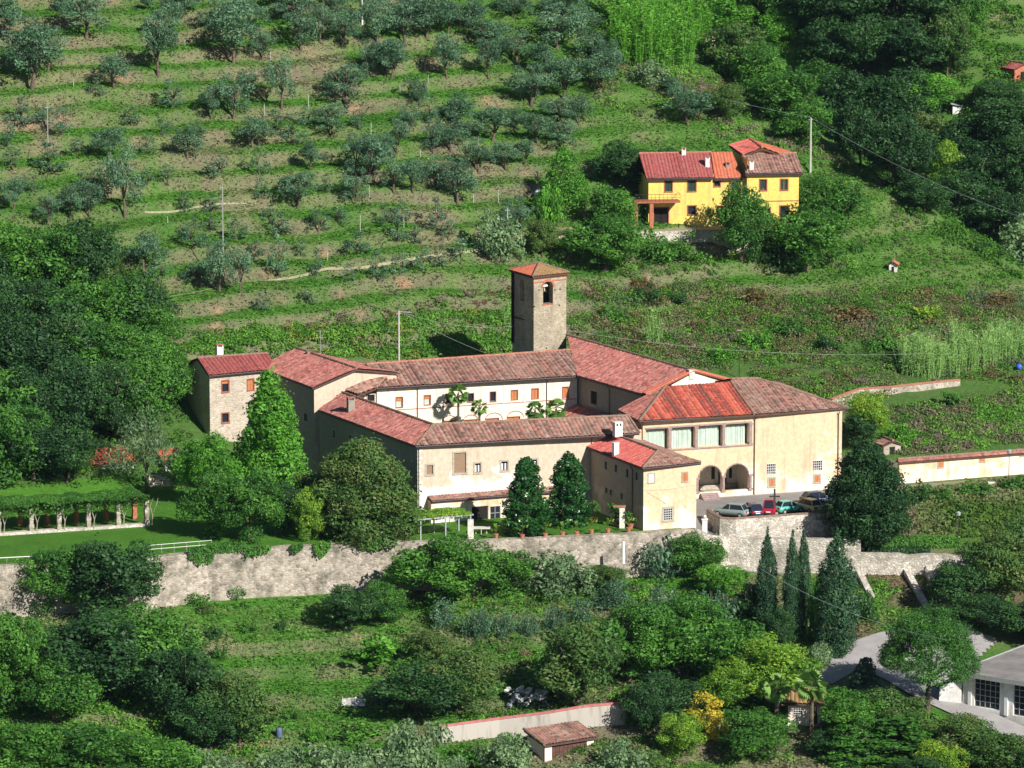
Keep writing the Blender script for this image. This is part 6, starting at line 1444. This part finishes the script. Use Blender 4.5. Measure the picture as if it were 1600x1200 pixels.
# stripes of foreground trees
FG = [('tree_mid', 85, 958, 110, 112, 'yellow green bushy tree against the wall at far left'), ('tree_dark', 188, 978, 130, 150, 'dark bushy tree in front of the wall at left'), ('bush_dark', 130, 905, 50, 34, 'dark bush between the two trees at the left wall'),
('bush_grey', 375, 928, 44, 30, 'pale bush at the foot of the long retaining wall'), ('bush_rust', 322, 958, 26, 22, 'tiny brownish bush on the lower meadow'), ('bush_dark', 334, 996, 28, 22, 'dark cushion bush on the lower meadow'), ('bush_dark', 438, 982, 22, 16, 'small dark bush in the middle of the lower meadow'), ('bush_mid', 390, 985, 30, 22, 'green tuft bush left of the small dark bush in the meadow'), ('bush_mid', 345, 1030, 24, 26, 'green bush below the dark cushion bush'), ('bush_mid', 300, 925, 40, 22, 'green bush growing at the wall foot left of the pale bush'),
('tree_dark', 150, 1095, 190, 150, 'huge leafy fig mass, left half of the foreground thicket'), ('tree_mid', 235, 1075, 170, 140, 'huge leafy mass, upper right half of the foreground thicket'), ('tree_dark', 285, 1130, 130, 130, 'dark lower tree right of the foreground thicket'), ('tree_mid', 90, 1130, 130, 110, 'green tree under the huge leafy fig mass'), ('tree_mid', 15, 1110, 110, 160, 'fresh green tree cut by the left edge near the bottom'), ('tree_mid', 40, 1230, 150, 110, 'green tree in the bottom left corner'), ('tree_mid', 140, 1235, 150, 110, 'green tree, second from the bottom left corner'), ('tree_mid', 240, 1235, 140, 90, 'green tree, third from the bottom left corner'), ('tree_dark', 330, 1170, 110, 90, 'dark tree above the bottom left bushes'), ('tree_rust', 375, 1165, 110, 120, 'brownish tree left of the vegetable plot'), ('tree_grey', 345, 1235, 110, 70, 'grey green bush on the bottom edge left of the vegetable plot'),
('tree_grey', 450, 1238, 100, 74, 'grey olive like bush, first along the bottom centre edge'), ('tree_grey', 520, 1235, 110, 84, 'grey olive like bush, second along the bottom centre edge'), ('tree_grey', 590, 1238, 100, 84, 'grey olive like bush, third along the bottom centre edge'), ('tree_grey', 655, 1215, 100, 96, 'large grey olive like bush left of the white garden wall'), ('tree_grey', 720, 1240, 90, 60, 'grey bush on the bottom edge below the garden wall'),
('tree_grey', 780, 1212, 90, 70, 'grey feathery shrub left of the plank shed'), ('bush_mid', 740, 1190, 56, 40, 'bright shrub at the foot of the garden wall'), ('tree_grey', 850, 1240, 70, 44, 'grey shrub in front of the shed post'), ('tree_grey', 960, 1215, 90, 66, 'grey shrub right of the plank doors'), ('tree_grey', 905, 1228, 70, 44, 'low grey shrub below the plank doors'),
('bush_light', 495, 1155, 36, 22, 'bean row bush on the vegetable plot, left'), ('bush_mid', 560, 1150, 90, 28, 'low leafy bush on the vegetable plot'), ('bush_mid', 460, 1122, 30, 30, 'small young tree on the vegetable terrace'), ('bush_mid', 518, 1180, 60, 24, 'low leafy bush under the vegetable plot'),
('tree_mid', 690, 945, 150, 118, 'large green fig tree hiding the middle of the retaining wall'), ('tree_light', 640, 900, 80, 60, 'lighter left bough of the fig tree at the wall'), ('tree_mid', 785, 925, 100, 70, 'green fig tree right of the large one at the wall'), ('tree_grey', 888, 920, 110, 66, 'grey green bush against the wall below the annex'), ('tree_rust', 945, 918, 70, 40, 'brownish bush right of the grey green one at the wall'), ('olive_bush', 1035, 898, 90, 70, 'dark olive bush under the annex'), ('tree_mid', 1090, 905, 80, 78, 'dark green fruit tree right of the olive bush under the annex'), ('tree_light', 1130, 935, 80, 58, 'bright citrus like tree with large leaves left of the cypresses'),
('tree_dark', 550, 985, 90, 76, 'dark shrub on the meadow left of the bright round tree'), ('tree_mid', 600, 975, 70, 70, 'green upright shrub below the wall, by the white rock'), ('citrus', 590, 1052, 74, 62, 'bright round citrus tree on the lower meadow'), ('bush_mid', 640, 1045, 60, 40, 'green bush right of the bright round citrus tree'), ('tree_rust', 670, 1035, 70, 56, 'brownish shrub on the dry bank'), ('bush_grey', 610, 1090, 70, 40, 'grey shrub above the plank shed terrace'),
('tree_dark', 660, 1125, 130, 96, 'dark fruit tree left of the junk heap'), ('tree_rust', 715, 1115, 120, 110, 'brown tinged fruit tree above the garden wall'), ('olive_bush', 695, 978, 46, 46, 'olive bush, first from the left in the row on the dry bank'), ('olive_bush', 745, 994, 46, 52, 'olive bush, second from the left in the row on the dry bank'), ('olive_bush', 787, 990, 39, 46, 'olive bush, third from the left in the row on the dry bank'), ('olive_bush', 826, 990, 34, 42, 'olive bush, fourth from the left in the row on the dry bank'), ('olive_bush', 866, 984, 37, 48, 'olive bush, fifth from the left in the row on the dry bank'), ('olive_bush', 910, 975, 39, 44, 'olive bush, sixth from the left in the row on the dry bank'), ('olive_bush', 960, 950, 60, 46, 'grey olive bush above the big walnut crowns'), ('olive_bush', 1040, 965, 80, 60, 'silvery olive bush behind the big walnut crowns'), ('olive_bush', 1110, 975, 90, 62, 'silvery olive left of the reddish shrub'),
('tree_rust', 900, 1110, 130, 150, 'tall walnut tree right of the junk heap'), ('tree_mid', 985, 1070, 140, 140, 'big green walnut tree, left of the central thicket'), ('tree_mid', 1065, 1060, 150, 140, 'big green walnut tree, middle of the central thicket'), ('tree_mid', 1130, 1070, 120, 110, 'green walnut tree at the right of the central thicket'), ('tree_yellow', 1200, 1100, 130, 120, 'yellow green walnut tree above the pink hut'), ('tree_yellow', 1150, 1115, 90, 90, 'yellow green tree left of the palm trunks'), ('tree_dark', 1040, 1135, 110, 90, 'dark tree in the hollow of the central thicket'), ('tree_gold', 1098, 1150, 60, 76, 'golden autumn tree in the lower centre'), ('tree_gold', 1125, 1158, 34, 44, 'small orange tinged tree right of the golden one'), ('tree_dark', 1010, 1150, 70, 90, 'dark laurel like tree left of the golden tree'), ('tree_yellow', 1065, 1185, 70, 80, 'olive yellow shrub below the golden tree'), ('tree_mid', 1180, 1185, 110, 80, 'bushy yellow green shrub left of the pink hut foot'), ('bush_rust', 1010, 1195, 60, 30, 'brown shrub on the bottom edge right of the shed'), ('bush_mid', 990, 1130, 40, 40, 'climbing shrub at the right end of the garden wall'),
('tree_mid', 1330, 1160, 110, 86, 'green garden tree below the blue fir'), ('tree_rust', 1395, 1150, 90, 80, 'yellowish brown garden tree left of the pine trunk'), ('tree_dark', 1290, 1180, 60, 40, 'dark low bush beside the palm foot'), ('tree_rust', 1500, 1190, 100, 80, 'brown green shrub right of the pine trunk by the road'), ('tree_rust', 1560, 1215, 100, 80, 'brown green shrub in the bottom right, nearer the corner'), ('tree_yellow', 1470, 1215, 80, 60, 'yellowish shrub on the bottom edge right of the pine'), ('tree_dark', 1440, 1230, 90, 50, 'dark shrub on the bottom edge below the pine'), ('tree_dark', 1610, 1235, 90, 70, 'dark shrub in the bottom right corner'),
('tree_dark', 1500, 960, 90, 92, 'very dark tree at the edge of the shaded clump on the right'), ('tree_rust', 1560, 950, 110, 130, 'drooping brownish tree, large one of the right hand clump'), ('tree_rust', 1610, 930, 100, 130, 'drooping brownish tree cut by the right edge'), ('tree_dark', 1540, 985, 90, 60, 'dark undergrowth tree beneath the drooping trees'), ('tree_dark', 1600, 1000, 90, 70, 'dark tree at the right edge above the workshop'), ('tree_dark', 1630, 1010, 70, 70, 'dark tree just past the right edge above the workshop')]
for key, px, py, w_, h, lb in FG:
    if key == 'bush_grey': key = 'tree_grey'
    bush = 'bush' in lb or 'shrub' in lb
    place(key, ground(px, py), h, w_, 'bush' if bush else 'broadleaf_tree', lb, 'bush' if bush else 'tree')
def potted(px, py, hpx, label, key='lemon', pot=.26, base_=None):
    g = az(px, py, 0); k = ppm(*g); t = thing('potted_plant', g, label, 'potted plant', 'terracotta pots on the wall edge' if key == 'lemon' else None)
    m = MB(); x, y, z_ = g; m.tube([(x, y, z_), (x, y, z_+.45), (x, y, z_+.5), (x, y, z_+.56)], [pot*.7, pot, pot*1.15, pot*1.15], 10); m.build('pot', M_terra, t)
    s = SP[key]; v = s['v'][int(px) % len(s['v'])]; Hh = hpx/k-.35
    for nm_, me_ in (('crown', v[0]), ('stem', v[1])):
        o = mobj(nm_, me_, t); o.name = nm_; o.location = (x, y, z_+.4); o.scale = (Hh/s['H'],)*3
for i, (px, py) in enumerate([(775, 842), (816, 843), (852, 841), (879, 839), (901, 838), (924, 835), (950, 834), (982, 832)]):
    potted(px, py, 24, '%s potted lemon from the left along the wall edge' % ORD[i])
for px, py, h, lb in [(928, 816, 34, 'big potted shrub in the corner shadow of the annex'), (961, 822, 38, 'dark leafy potted plant left of the small gatepost'), (985, 826, 28, 'potted shrub close to the annex corner')]: potted(px, py, h, lb, 'pot_bush', .35)
g = az(972, 825, 0); m = MB(); m.box(g[0]-.3, g[0]+.3, g[1]-.2, g[1]+.2, -.2, 2.4); m.box(g[0]-1.0, g[0]+.4, g[1]-.3, g[1]+.3, 2.4, 2.55, 1); tag(m.build('garden_gatepost', [M_quoin, M_ridge]), 'pale gatepost with tile cap among the pots by the annex', 'gatepost')
g = az(752, 834, 0); m = MB(); 
for i in range(4): m.tube([(g[0]+math.cos(i*1.57)*.6, g[1]+math.sin(i*1.57)*.5, .0), (g[0]+math.cos(i*1.57)*.6, g[1]+math.sin(i*1.57)*.5, .65)], .05, 5)
m.box(g[0]-1.0, g[0]+1.0, g[1]-.6, g[1]+.6, .65, .72); tag(m.build('garden_table', M_quoin), 'stone garden table on the lawn under the arbour', 'table')
# arbour with creeper by the wing
t = thing('creeper_arbour', az(690, 822, 0), 'flat arbour covered with yellowing creeper left of the white doors', 'arbour')
AO = az(735, 838, 0); fa = lambda a, b, z_: (AO[0]-a*c_-b*s_*1.0, AO[1]-a*s_+b*c_, z_)
m = MB()
for a in (0, 3, 6):
    for b in (0, 3.2): m.box(a-.07, a+.07, b-.07, b+.07, -.2, 2.35, 0, fa)
m.box(-.2, 6.4, -.1, .05, 2.35, 2.5, 0, fa); m.box(-.2, 6.4, 3.2, 3.35, 2.35, 2.5, 0, fa); m.box(-.35, -.15, -.1, 3.3, 2.35, 2.5, 0, fa); m.build('frame', M_metal, t)
def slab_leaves(fr, x0, x1, y0, y1, z0_, n, size, rng, hang=.0, amp=.35, droop=None):
    P = np.array([fr(rng.uniform(x0, x1), rng.uniform(y0, y1), 0) for _ in range(n)])
    P[:, 2] = z0_+amp*fbm(P[:, 0], P[:, 1], 1.5, 3)*1.4-hang*(rng.rand(n) < .25)*rng.rand(n)
    return leaf_quads(P, unit(np.array([0, 0, .7])+rng.normal(size=(n, 3))*.6), size*(.6+.8*rng.rand(n)), rng, .6, fbm(P[:, 0], P[:, 1], 2.0, 5)*.6+.4*rng.rand(n), droop)
rng = np.random.RandomState(9); V, F, A = slab_leaves(fa, -.2, 6.4, -.2, 3.4, 2.4, 3200, .15, rng, .5); mobj('creeper', npmesh('creeper', V, F, LF['yellow'], attr=A), t)
rng = np.random.RandomState(10); VV = []; FF = []; AA = []; n0 = 0
for k in range(len(pl)-1):
    (a0, b0_), (a1, b1_) = pl[k], pl[k+1]; f = lambda p, q, z_, a0=a0, b0_=b0_, a1=a1, b1_=b1_: L(a0+(a1-a0)*p, b0_+(b1_-b0_)*p+q, z_)
    V, F, A = slab_leaves(f, 0, 1.02, -1.0, 4.7, 2.95, 5200, .14, rng, 1.3, .55); VV.append(V); FF.append(F+n0); AA.append(A); n0 += len(V)
mobj('vine', npmesh('vine', np.concatenate(VV), np.concatenate(FF), LF['mid'], attr=np.concatenate(AA)), PERG)
pil = L(2.2, -10.6, 0); g = az(735, 843, 0); m = MB(); m.box(g[0]-.3, g[0]+.35, g[1]+.3, g[1]+1.0, -.5, 2.1); tag(m.build('arbour_pier', M_quoin), 'stone pier at the right front corner of the creeper arbour', 'pier')
# clipped hedge and ivy
def hedge(name, pts, h, d, mat, label, seed, cat='hedge', leaf=.14, n=900, lift=0):
    rng = np.random.RandomState(seed); P = []; Nn = []
    for (x0, y0, z0_), (x1, y1, z1_) in zip(pts[:-1], pts[1:]):
        l = math.hypot(x1-x0, y1-y0); k = int(l*n*(h+d)/3)
        for _ in range(k):
            f = rng.rand(); side = rng.rand(); x = x0+(x1-x0)*f; y = y0+(y1-y0)*f; z_ = z0_+(z1_-z0_)*f+lift
            if side < .55: P.append((x, y-d/2+.1*rng.randn(), z_+h*rng.rand())); Nn.append((0, -1, .3))
            elif side < .9: P.append((x, y+d*(rng.rand()-.5), z_+h+.08*rng.randn())); Nn.append((0, -.2, 1))
            else: P.append((x, y+d/2, z_+h*rng.rand())); Nn.append((0, 1, .3))
    if cat == 'ivy':   # hanging tongues, longest near the middle
        xs_0, xs_1 = pts[0][0], pts[-1][0]; keep = []
        for i, q in enumerate(P):
            f = (q[0]-xs_0)/(xs_1-xs_0+1e-6); fr0 = (q[2]-pts[0][2]-lift)/h; e = max(0, math.sin(math.pi*min(1, max(0, f))))**.5*(.25+1.1*float(fbm(q[0], 0, .9, seed)))
            if fr0 > 1-e: keep.append(i)
        P = [P[i] for i in keep]; Nn = [Nn[i] for i in keep]
    P = np.array(P); k = len(P); P += (fbm(P[:, 0]*2, P[:, 2]*2, 1.2, seed)[:, None]-.5)*.35
    V, F, A = leaf_quads(P, unit(np.array(Nn)+rng.normal(size=(k, 3))*.55), leaf*(.6+.8*rng.rand(k)), rng, .6, fbm(P[:, 0], P[:, 2], 1.5, 2)*.6+.4*rng.rand(k))
    o = mobj(name, npmesh(name, V, F, LF[mat], attr=A)); tag(o, label, cat); return o
hp = [ground(x, 853) for x in (1350, 1400, 1450, 1500)]
hedge('hedge', [(p[0], p[1], p[2]) for p in hp], 1.0, 1.0, 'mid', 'clipped hedge running right above the low pale wall', 1)
hp = [ground(x, 866) for x in (1352, 1400, 1452)]
hedge('hedge', [(p[0], p[1], p[2]) for p in hp], .7, .7, 'dark', 'lower strip hedge just above the low pale wall top', 2)
for i, (x0, x1, yy, hh, lb) in enumerate([(300, 340, 852, 2.6, 'ivy tongue hanging down the left part of the long wall'), (385, 425, 848, 1.2, 'short ivy patch on the middle of the long wall top'), (455, 475, 847, 1.0, 'small ivy patch under the slim yellowish tree'), (492, 520, 843, 1.6, 'ivy bush spilling over the long wall right of the yellowish tree'), (560, 600, 842, 1.0, 'short ivy patch near the right end of the long wall')]):
    xs = [az(x, yy, .2) for x in (x0, (x0+x1)/2, x1)]
    hedge('ivy', [(p[0], float(np.interp(p[0], WX, WY))-.7, -hh*.75) for p in xs], hh, .55, 'mid', lb, 20+i, 'ivy', n=500)
hedge('ivy', [(p[0], float(np.interp(p[0], WX, WY))+.2, -.1) for p in [az(x, 853, .1) for x in (325, 385)]], .7, 1.2, 'mid', 'low hedge on the wall top below the lawn trees', 31, 'hedge', n=700)
g1_, g2_ = ground(1470, 632), ground(1500, 640); hedge('ivy', [(g1_[0], g1_[1], g1_[2]), (g2_[0], g2_[1], g2_[2])], 1.5, 1.6, 'mid', 'ivy smothering the old orchard wall corner', 33, 'ivy', n=500)
# reeds and bamboo: canes one cannot count
def reeds(name, spots, mat, label, kind=None, dens=3.2, hh=4.0, seed=1, leaf=.11, cat='reeds', nl_=14):
    rng = np.random.RandomState(seed); V = []; F = []; A = []
    for (x, y, rad, h) in spots:
        n = int(dens*math.pi*rad*rad)+8
        for _ in range(n):
            a = rng.uniform(0, 6.283); q = rad*math.sqrt(rng.rand()); bx, by = x+math.cos(a)*q, y+math.sin(a)*q; bz_ = H(bx, by); H_ = h*rng.uniform(.65, 1.05)*(.55+.8*float(fbm(bx, by, 2.2, seed))); lean = rng.normal(size=2)*.12*H_
            v0 = .3+.6*rng.rand()
            for s in range(nl_):
                f = rng.uniform(.12, 1); c0 = np.array([bx+lean[0]*f*f, by+lean[1]*f*f, bz_+H_*f]); d = rng.normal(size=3); d[2] = abs(d[2])*.9+.25; d /= np.linalg.norm(d); L_ = rng.uniform(.45, .95); sd = np.cross(d, rng.normal(size=3)); sd /= np.linalg.norm(sd)+1e-6
                k = len(V); V += [c0, c0+d*L_*.5+sd*leaf*.5, c0+d*L_+np.array([0, 0, -.3*L_]), c0+d*L_*.5-sd*leaf*.5]; F.append((k, k+1, k+2, k+3)); A += [min(1, v0*(.35+.75*f))]*4
            k = len(V); t0 = np.array([bx, by, bz_]); t1 = np.array([bx+lean[0], by+lean[1], bz_+H_]); V += [t0-[.025, 0, 0], t0+[.025, 0, 0], t1+[.01, 0, 0], t1-[.01, 0, 0]]; F.append((k, k+1, k+2, k+3)); A += [.9]*4
    o = mobj(name, npmesh(name, V, F, LF[mat], attr=A)); tag(o, label, cat, kind=kind); return o
def spots(lst, rad, h):
    out = []
    for px, py in lst: g = ground(px, py); out.append((g[0], g[1], rad, h))
    return out
reeds('reed_bed', spots([(1425, 582), (1450, 588), (1480, 582), (1510, 575), (1540, 568), (1570, 562), (1600, 560), (1630, 556), (1440, 572), (1500, 565), (1560, 552)], 1.7, 4.6), 'reed', 'pale reed bed above the old wall at right', 'stuff', 7)
reeds('reed_clump', spots([(1023, 537)], .9, 4.0), 'reed', 'single pale reed clump on the scrub right of the tower', None, 9, seed=2, cat='reeds')
reeds('reed_clump', spots([(794, 516)], .7, 3.8), 'reed', 'narrow reed clump touching the left side of the bell tower', None, 9, seed=3, cat='reeds')
reeds('bamboo_grove', spots([(975, 88), (1000, 95), (1030, 102), (1060, 100), (1090, 75), (985, 60), (1020, 60), (1060, 60), (1090, 40), (970, 40)], 2.2, 7.5), 'light', 'dense bright bamboo grove on the upper slope', 'stuff', 3.2, seed=4, leaf=.17, nl_=34)
# scrub, brambles, tall grass: clumps laid over the slopes
def inpoly(px, py, poly):
    c = np.zeros(len(px), bool); j = len(poly)-1
    for i in range(len(poly)):
        xi, yi = poly[i]; xj, yj = poly[j]
        c ^= ((yi > py) != (yj > py)) & (px < (xj-xi)*(py-yi)/(yj-yi+1e-9)+xi); j = i
    return c
def toworld(poly): return [ground(*p)[:2] for p in poly]
def scrub(name, polys, n, rad, pal, seed, leaf=.14, per=46, hf=.7, clusters=6.0, thr=.35):
    rng = np.random.RandomState(seed); V = []; Cc = []; 
    for poly in polys:
        W = toworld(poly); xs = np.array([p[0] for p in W]); ys = np.array([p[1] for p in W])
        x = rng.uniform(xs.min(), xs.max(), n*3); y = rng.uniform(ys.min(), ys.max(), n*3)
        k = inpoly(x, y, W) & (fbm(x, y, clusters, seed) > thr); x, y = x[k][:n], y[k][:n]
        z_ = HH(x, y); R_ = rad*(.5+1.0*rng.rand(len(x))**1.5)
        pi = (fbm(x, y, clusters*.8, seed+3)*1.5-.25+.35*(rng.rand(len(x))-.5))
        pi = np.clip(pi, 0, .999)*len(pal)
        for i in range(len(x)):
            m = int(per*(R_[i]/rad)**1.5)+6; d = unit(rng.normal(size=(m, 3))); d[:, 2] = np.abs(d[:, 2])
            p = np.array([x[i], y[i], z_[i]-.1])+d*(R_[i]*(.7+.35*rng.rand(m)))[:, None]*np.array([1, 1, hf])
            nn = unit(d+rng.normal(size=(m, 3))*.6); v_, f_, _ = leaf_quads(p, nn, leaf*(.6+.9*rng.rand(m)), rng, .55)
            V.append(v_); col = np.array(pal[int(pi[i])])*(.65+.7*rng.rand(m))[:, None]; Cc.append(np.repeat(col, 4, 0))
    V = np.concatenate(V); Cc = np.concatenate(Cc); F = np.arange(len(V)).reshape(-1, 4)
    o = mobj(name, npmesh(name, V, F, M_stuff, col=Cc)); tag(o, kind='stuff'); return o
gr1, gr2, gr3 = (.065, .17, .025), (.10, .25, .035), (.15, .32, .05); du, br, ru, mv = (.13, .17, .065), (.20, .17, .09), (.17, .11, .06), (.20, .165, .12); yl = (.20, .24, .045)
scrub('scrub', [[(885, 440), (1100, 450), (1420, 455), (1600, 470), (1600, 600), (1420, 600), (1330, 640), (1190, 590), (1080, 575), (890, 510)]], 1700, 1.25, [gr1, du, gr2, mv, br, gr1, gr3, ru, du, gr2, mv, (.10, .15, .08)], 1, per=90, leaf=.12, clusters=10, thr=.34)
scrub('bramble_cover', [[(290, 520), (450, 510), (640, 500), (800, 470), (800, 552), (600, 562), (460, 545), (300, 560)]], 1500, .8, [gr1, gr2, gr2, gr3, gr1, yl, gr2], 2, clusters=5, thr=.25)
scrub('scrub', [[(430, 500), (620, 480), (800, 440), (800, 480), (620, 510), (430, 520)]], 350, .6, [du, gr2, mv, ru, gr1], 3, clusters=5, thr=.5)
scrub('undergrowth', [[(1330, 640), (1600, 610), (1600, 690), (1420, 712), (1335, 700)]], 1100, .8, [gr1, gr2, gr2, gr3, du, mv, gr1], 4, clusters=5, thr=.3)
scrub('undergrowth', [[(890, 60), (1150, 130), (1270, 200), (1330, 270), (1250, 240), (1130, 215), (1000, 190), (930, 150)]], 650, .8, [gr2, du, br, du, gr2, mv, gr3], 5, clusters=7, thr=.42)
scrub('undergrowth', [[(1260, 265), (1350, 260), (1600, 440), (1600, 470), (1420, 440), (1330, 400)]], 260, .5, [gr1, gr2, gr1, du, gr2], 6, clusters=6, thr=.4)
scrub('undergrowth', [[(1000, 60), (1300, 0), (1600, 0), (1600, 440), (1400, 330), (1280, 200), (1150, 130)]], 1200, 1.2, [(.03, .07, .015), gr1, gr1, (.03, .08, .018)], 7, leaf=.2, clusters=8, thr=.3)
scrub('undergrowth', [[(880, 900), (1180, 940), (1230, 1060), (1240, 1200), (960, 1200), (640, 1110), (600, 940), (760, 900)]], 1000, .65, [gr1, gr2, du, gr1, gr3, br, gr2], 8, clusters=5, thr=.42)
scrub('undergrowth', [[(0, 985), (260, 985), (400, 1100), (430, 1200), (0, 1200)]], 900, .7, [gr1, gr2, gr3, gr2, gr1], 9, clusters=5, thr=.35)
scrub('undergrowth', [[(1290, 1080), (1400, 1090), (1600, 1180), (1600, 1210), (1280, 1210)]], 500, .7, [gr1, gr2, du, gr1, br], 10, clusters=5, thr=.3)
scrub('undergrowth', [[(1340, 905), (1480, 900), (1500, 950), (1400, 965), (1335, 970), (1330, 940)]], 160, .5, [gr1, gr2, gr3, du], 11, clusters=4, thr=.5)
scrub('undergrowth', [[(1410, 765), (1600, 745), (1600, 770), (1480, 780), (1400, 800)]], 110, .45, [gr1, gr2, gr3, du], 12, clusters=4, thr=.5)
scrub('undergrowth', [[(780, 340), (900, 330), (980, 400), (1340, 400), (1340, 430), (900, 440)]], 500, .7, [gr1, gr2, du, gr1, gr3], 13, clusters=5, thr=.4)
scrub('undergrowth', [[(0, 345), (170, 345), (230, 440), (290, 560), (290, 690), (130, 760), (0, 760)]], 900, 1.0, [(.03, .08, .015), gr1, (.03, .07, .015)], 14, clusters=6, thr=.2)
scrub('meadow_weeds', [[(0, 940), (640, 930), (640, 1100), (420, 1090), (260, 985), (0, 985)]], 220, .3, [gr2, gr3, gr2, gr1, du], 15, leaf=.1, per=24, clusters=4, thr=.55)
# tufts of grass: rough edges on banks and meadows
def tufts(name, polys, n, seed, hgt=.45, pal=None, thr=.0):
    rng = np.random.RandomState(seed); V = []; Cc = []
    for poly in polys:
        W = toworld(poly); xs = np.array([p[0] for p in W]); ys = np.array([p[1] for p in W])
        x = rng.uniform(xs.min(), xs.max(), n); y = rng.uniform(ys.min(), ys.max(), n); k = inpoly(x, y, W); x, y = x[k], y[k]
        z_, a, b, fr_, d, ris, m, b0_, cr = HH(x, y, True)
        col = gcol(x, y, a, b, fr_, d, ris, m, b0_, cr); k = len(x)
        P = np.stack([x, y, z_-.05], 1); a_ = rng.uniform(0, 6.283, k); w_ = .06+.10*rng.rand(k); hh = hgt*(.35+rng.rand(k)); dx = np.stack([np.cos(a_)*w_, np.sin(a_)*w_, 0*a_], 1); tp = np.stack([rng.normal(size=k)*.12, rng.normal(size=k)*.12, hh], 1)
        V.append(np.stack([P-dx, P+dx, P+dx*1.6+tp, P-dx*1.6+tp*.9], 1).reshape(-1, 3)); Cc.append(np.repeat(col*(.72+.6*rng.rand(k))[:, None], 4, 0))
    V = np.concatenate(V); Cc = np.concatenate(Cc); o = mobj(name, npmesh(name, V, np.arange(len(V)).reshape(-1, 4), M_stuff, col=Cc)); tag(o, kind='stuff')
tufts('grass', [[(0, 0), (960, 0), (1150, 130), (1330, 260), (1600, 440), (1600, 600), (885, 540), (800, 560), (0, 560)]], 300000, 1, .17)
tufts('grass', [[(0, 905), (620, 895), (900, 880), (1180, 900), (1500, 880), (1420, 975), (1330, 1000), (1270, 1030), (1270, 1205), (0, 1205)]], 150000, 2, .17)
tufts('grass', [[(1400, 770), (1600, 745), (1600, 835), (1400, 850)], [(1280, 1080), (1600, 1160), (1600, 1205), (1280, 1205)]], 16000, 3, .35)
scrub('wall_weeds', [[(240, 915), (620, 905), (620, 935), (240, 940)]], 90, .35, [gr1, gr2, gr3, du], 17, leaf=.1, per=30, clusters=2, thr=.45)
# put each empty at the base of its thing
for o, loc in BASES:
    v = Vector(loc); o.location = v
    for ch in o.children: ch.location = ch.location-v
# ---------------- thin autumn haze over the valley ----------------
m = MB(); m.box(-520, 560, -520, 730, -200, 420); hz = m.build('haze', [], None)
hm = bpy.data.materials.new('thin_haze'); hm.use_nodes = True; nt = hm.node_tree; nt.nodes.remove(nt.nodes['Principled BSDF'])
pv = nt.nodes.new('ShaderNodeVolumePrincipled'); pv.inputs['Color'].default_value = (.55, .75, 1, 1); pv.inputs['Density'].default_value = .000018
nt.links.new(pv.outputs[0], nt.nodes['Material Output'].inputs['Volume']); hz.data.materials.append(hm); tag(hz, kind='stuff')
sc.cycles.volume_bounces = 0; sc.cycles.volume_step_rate = 10
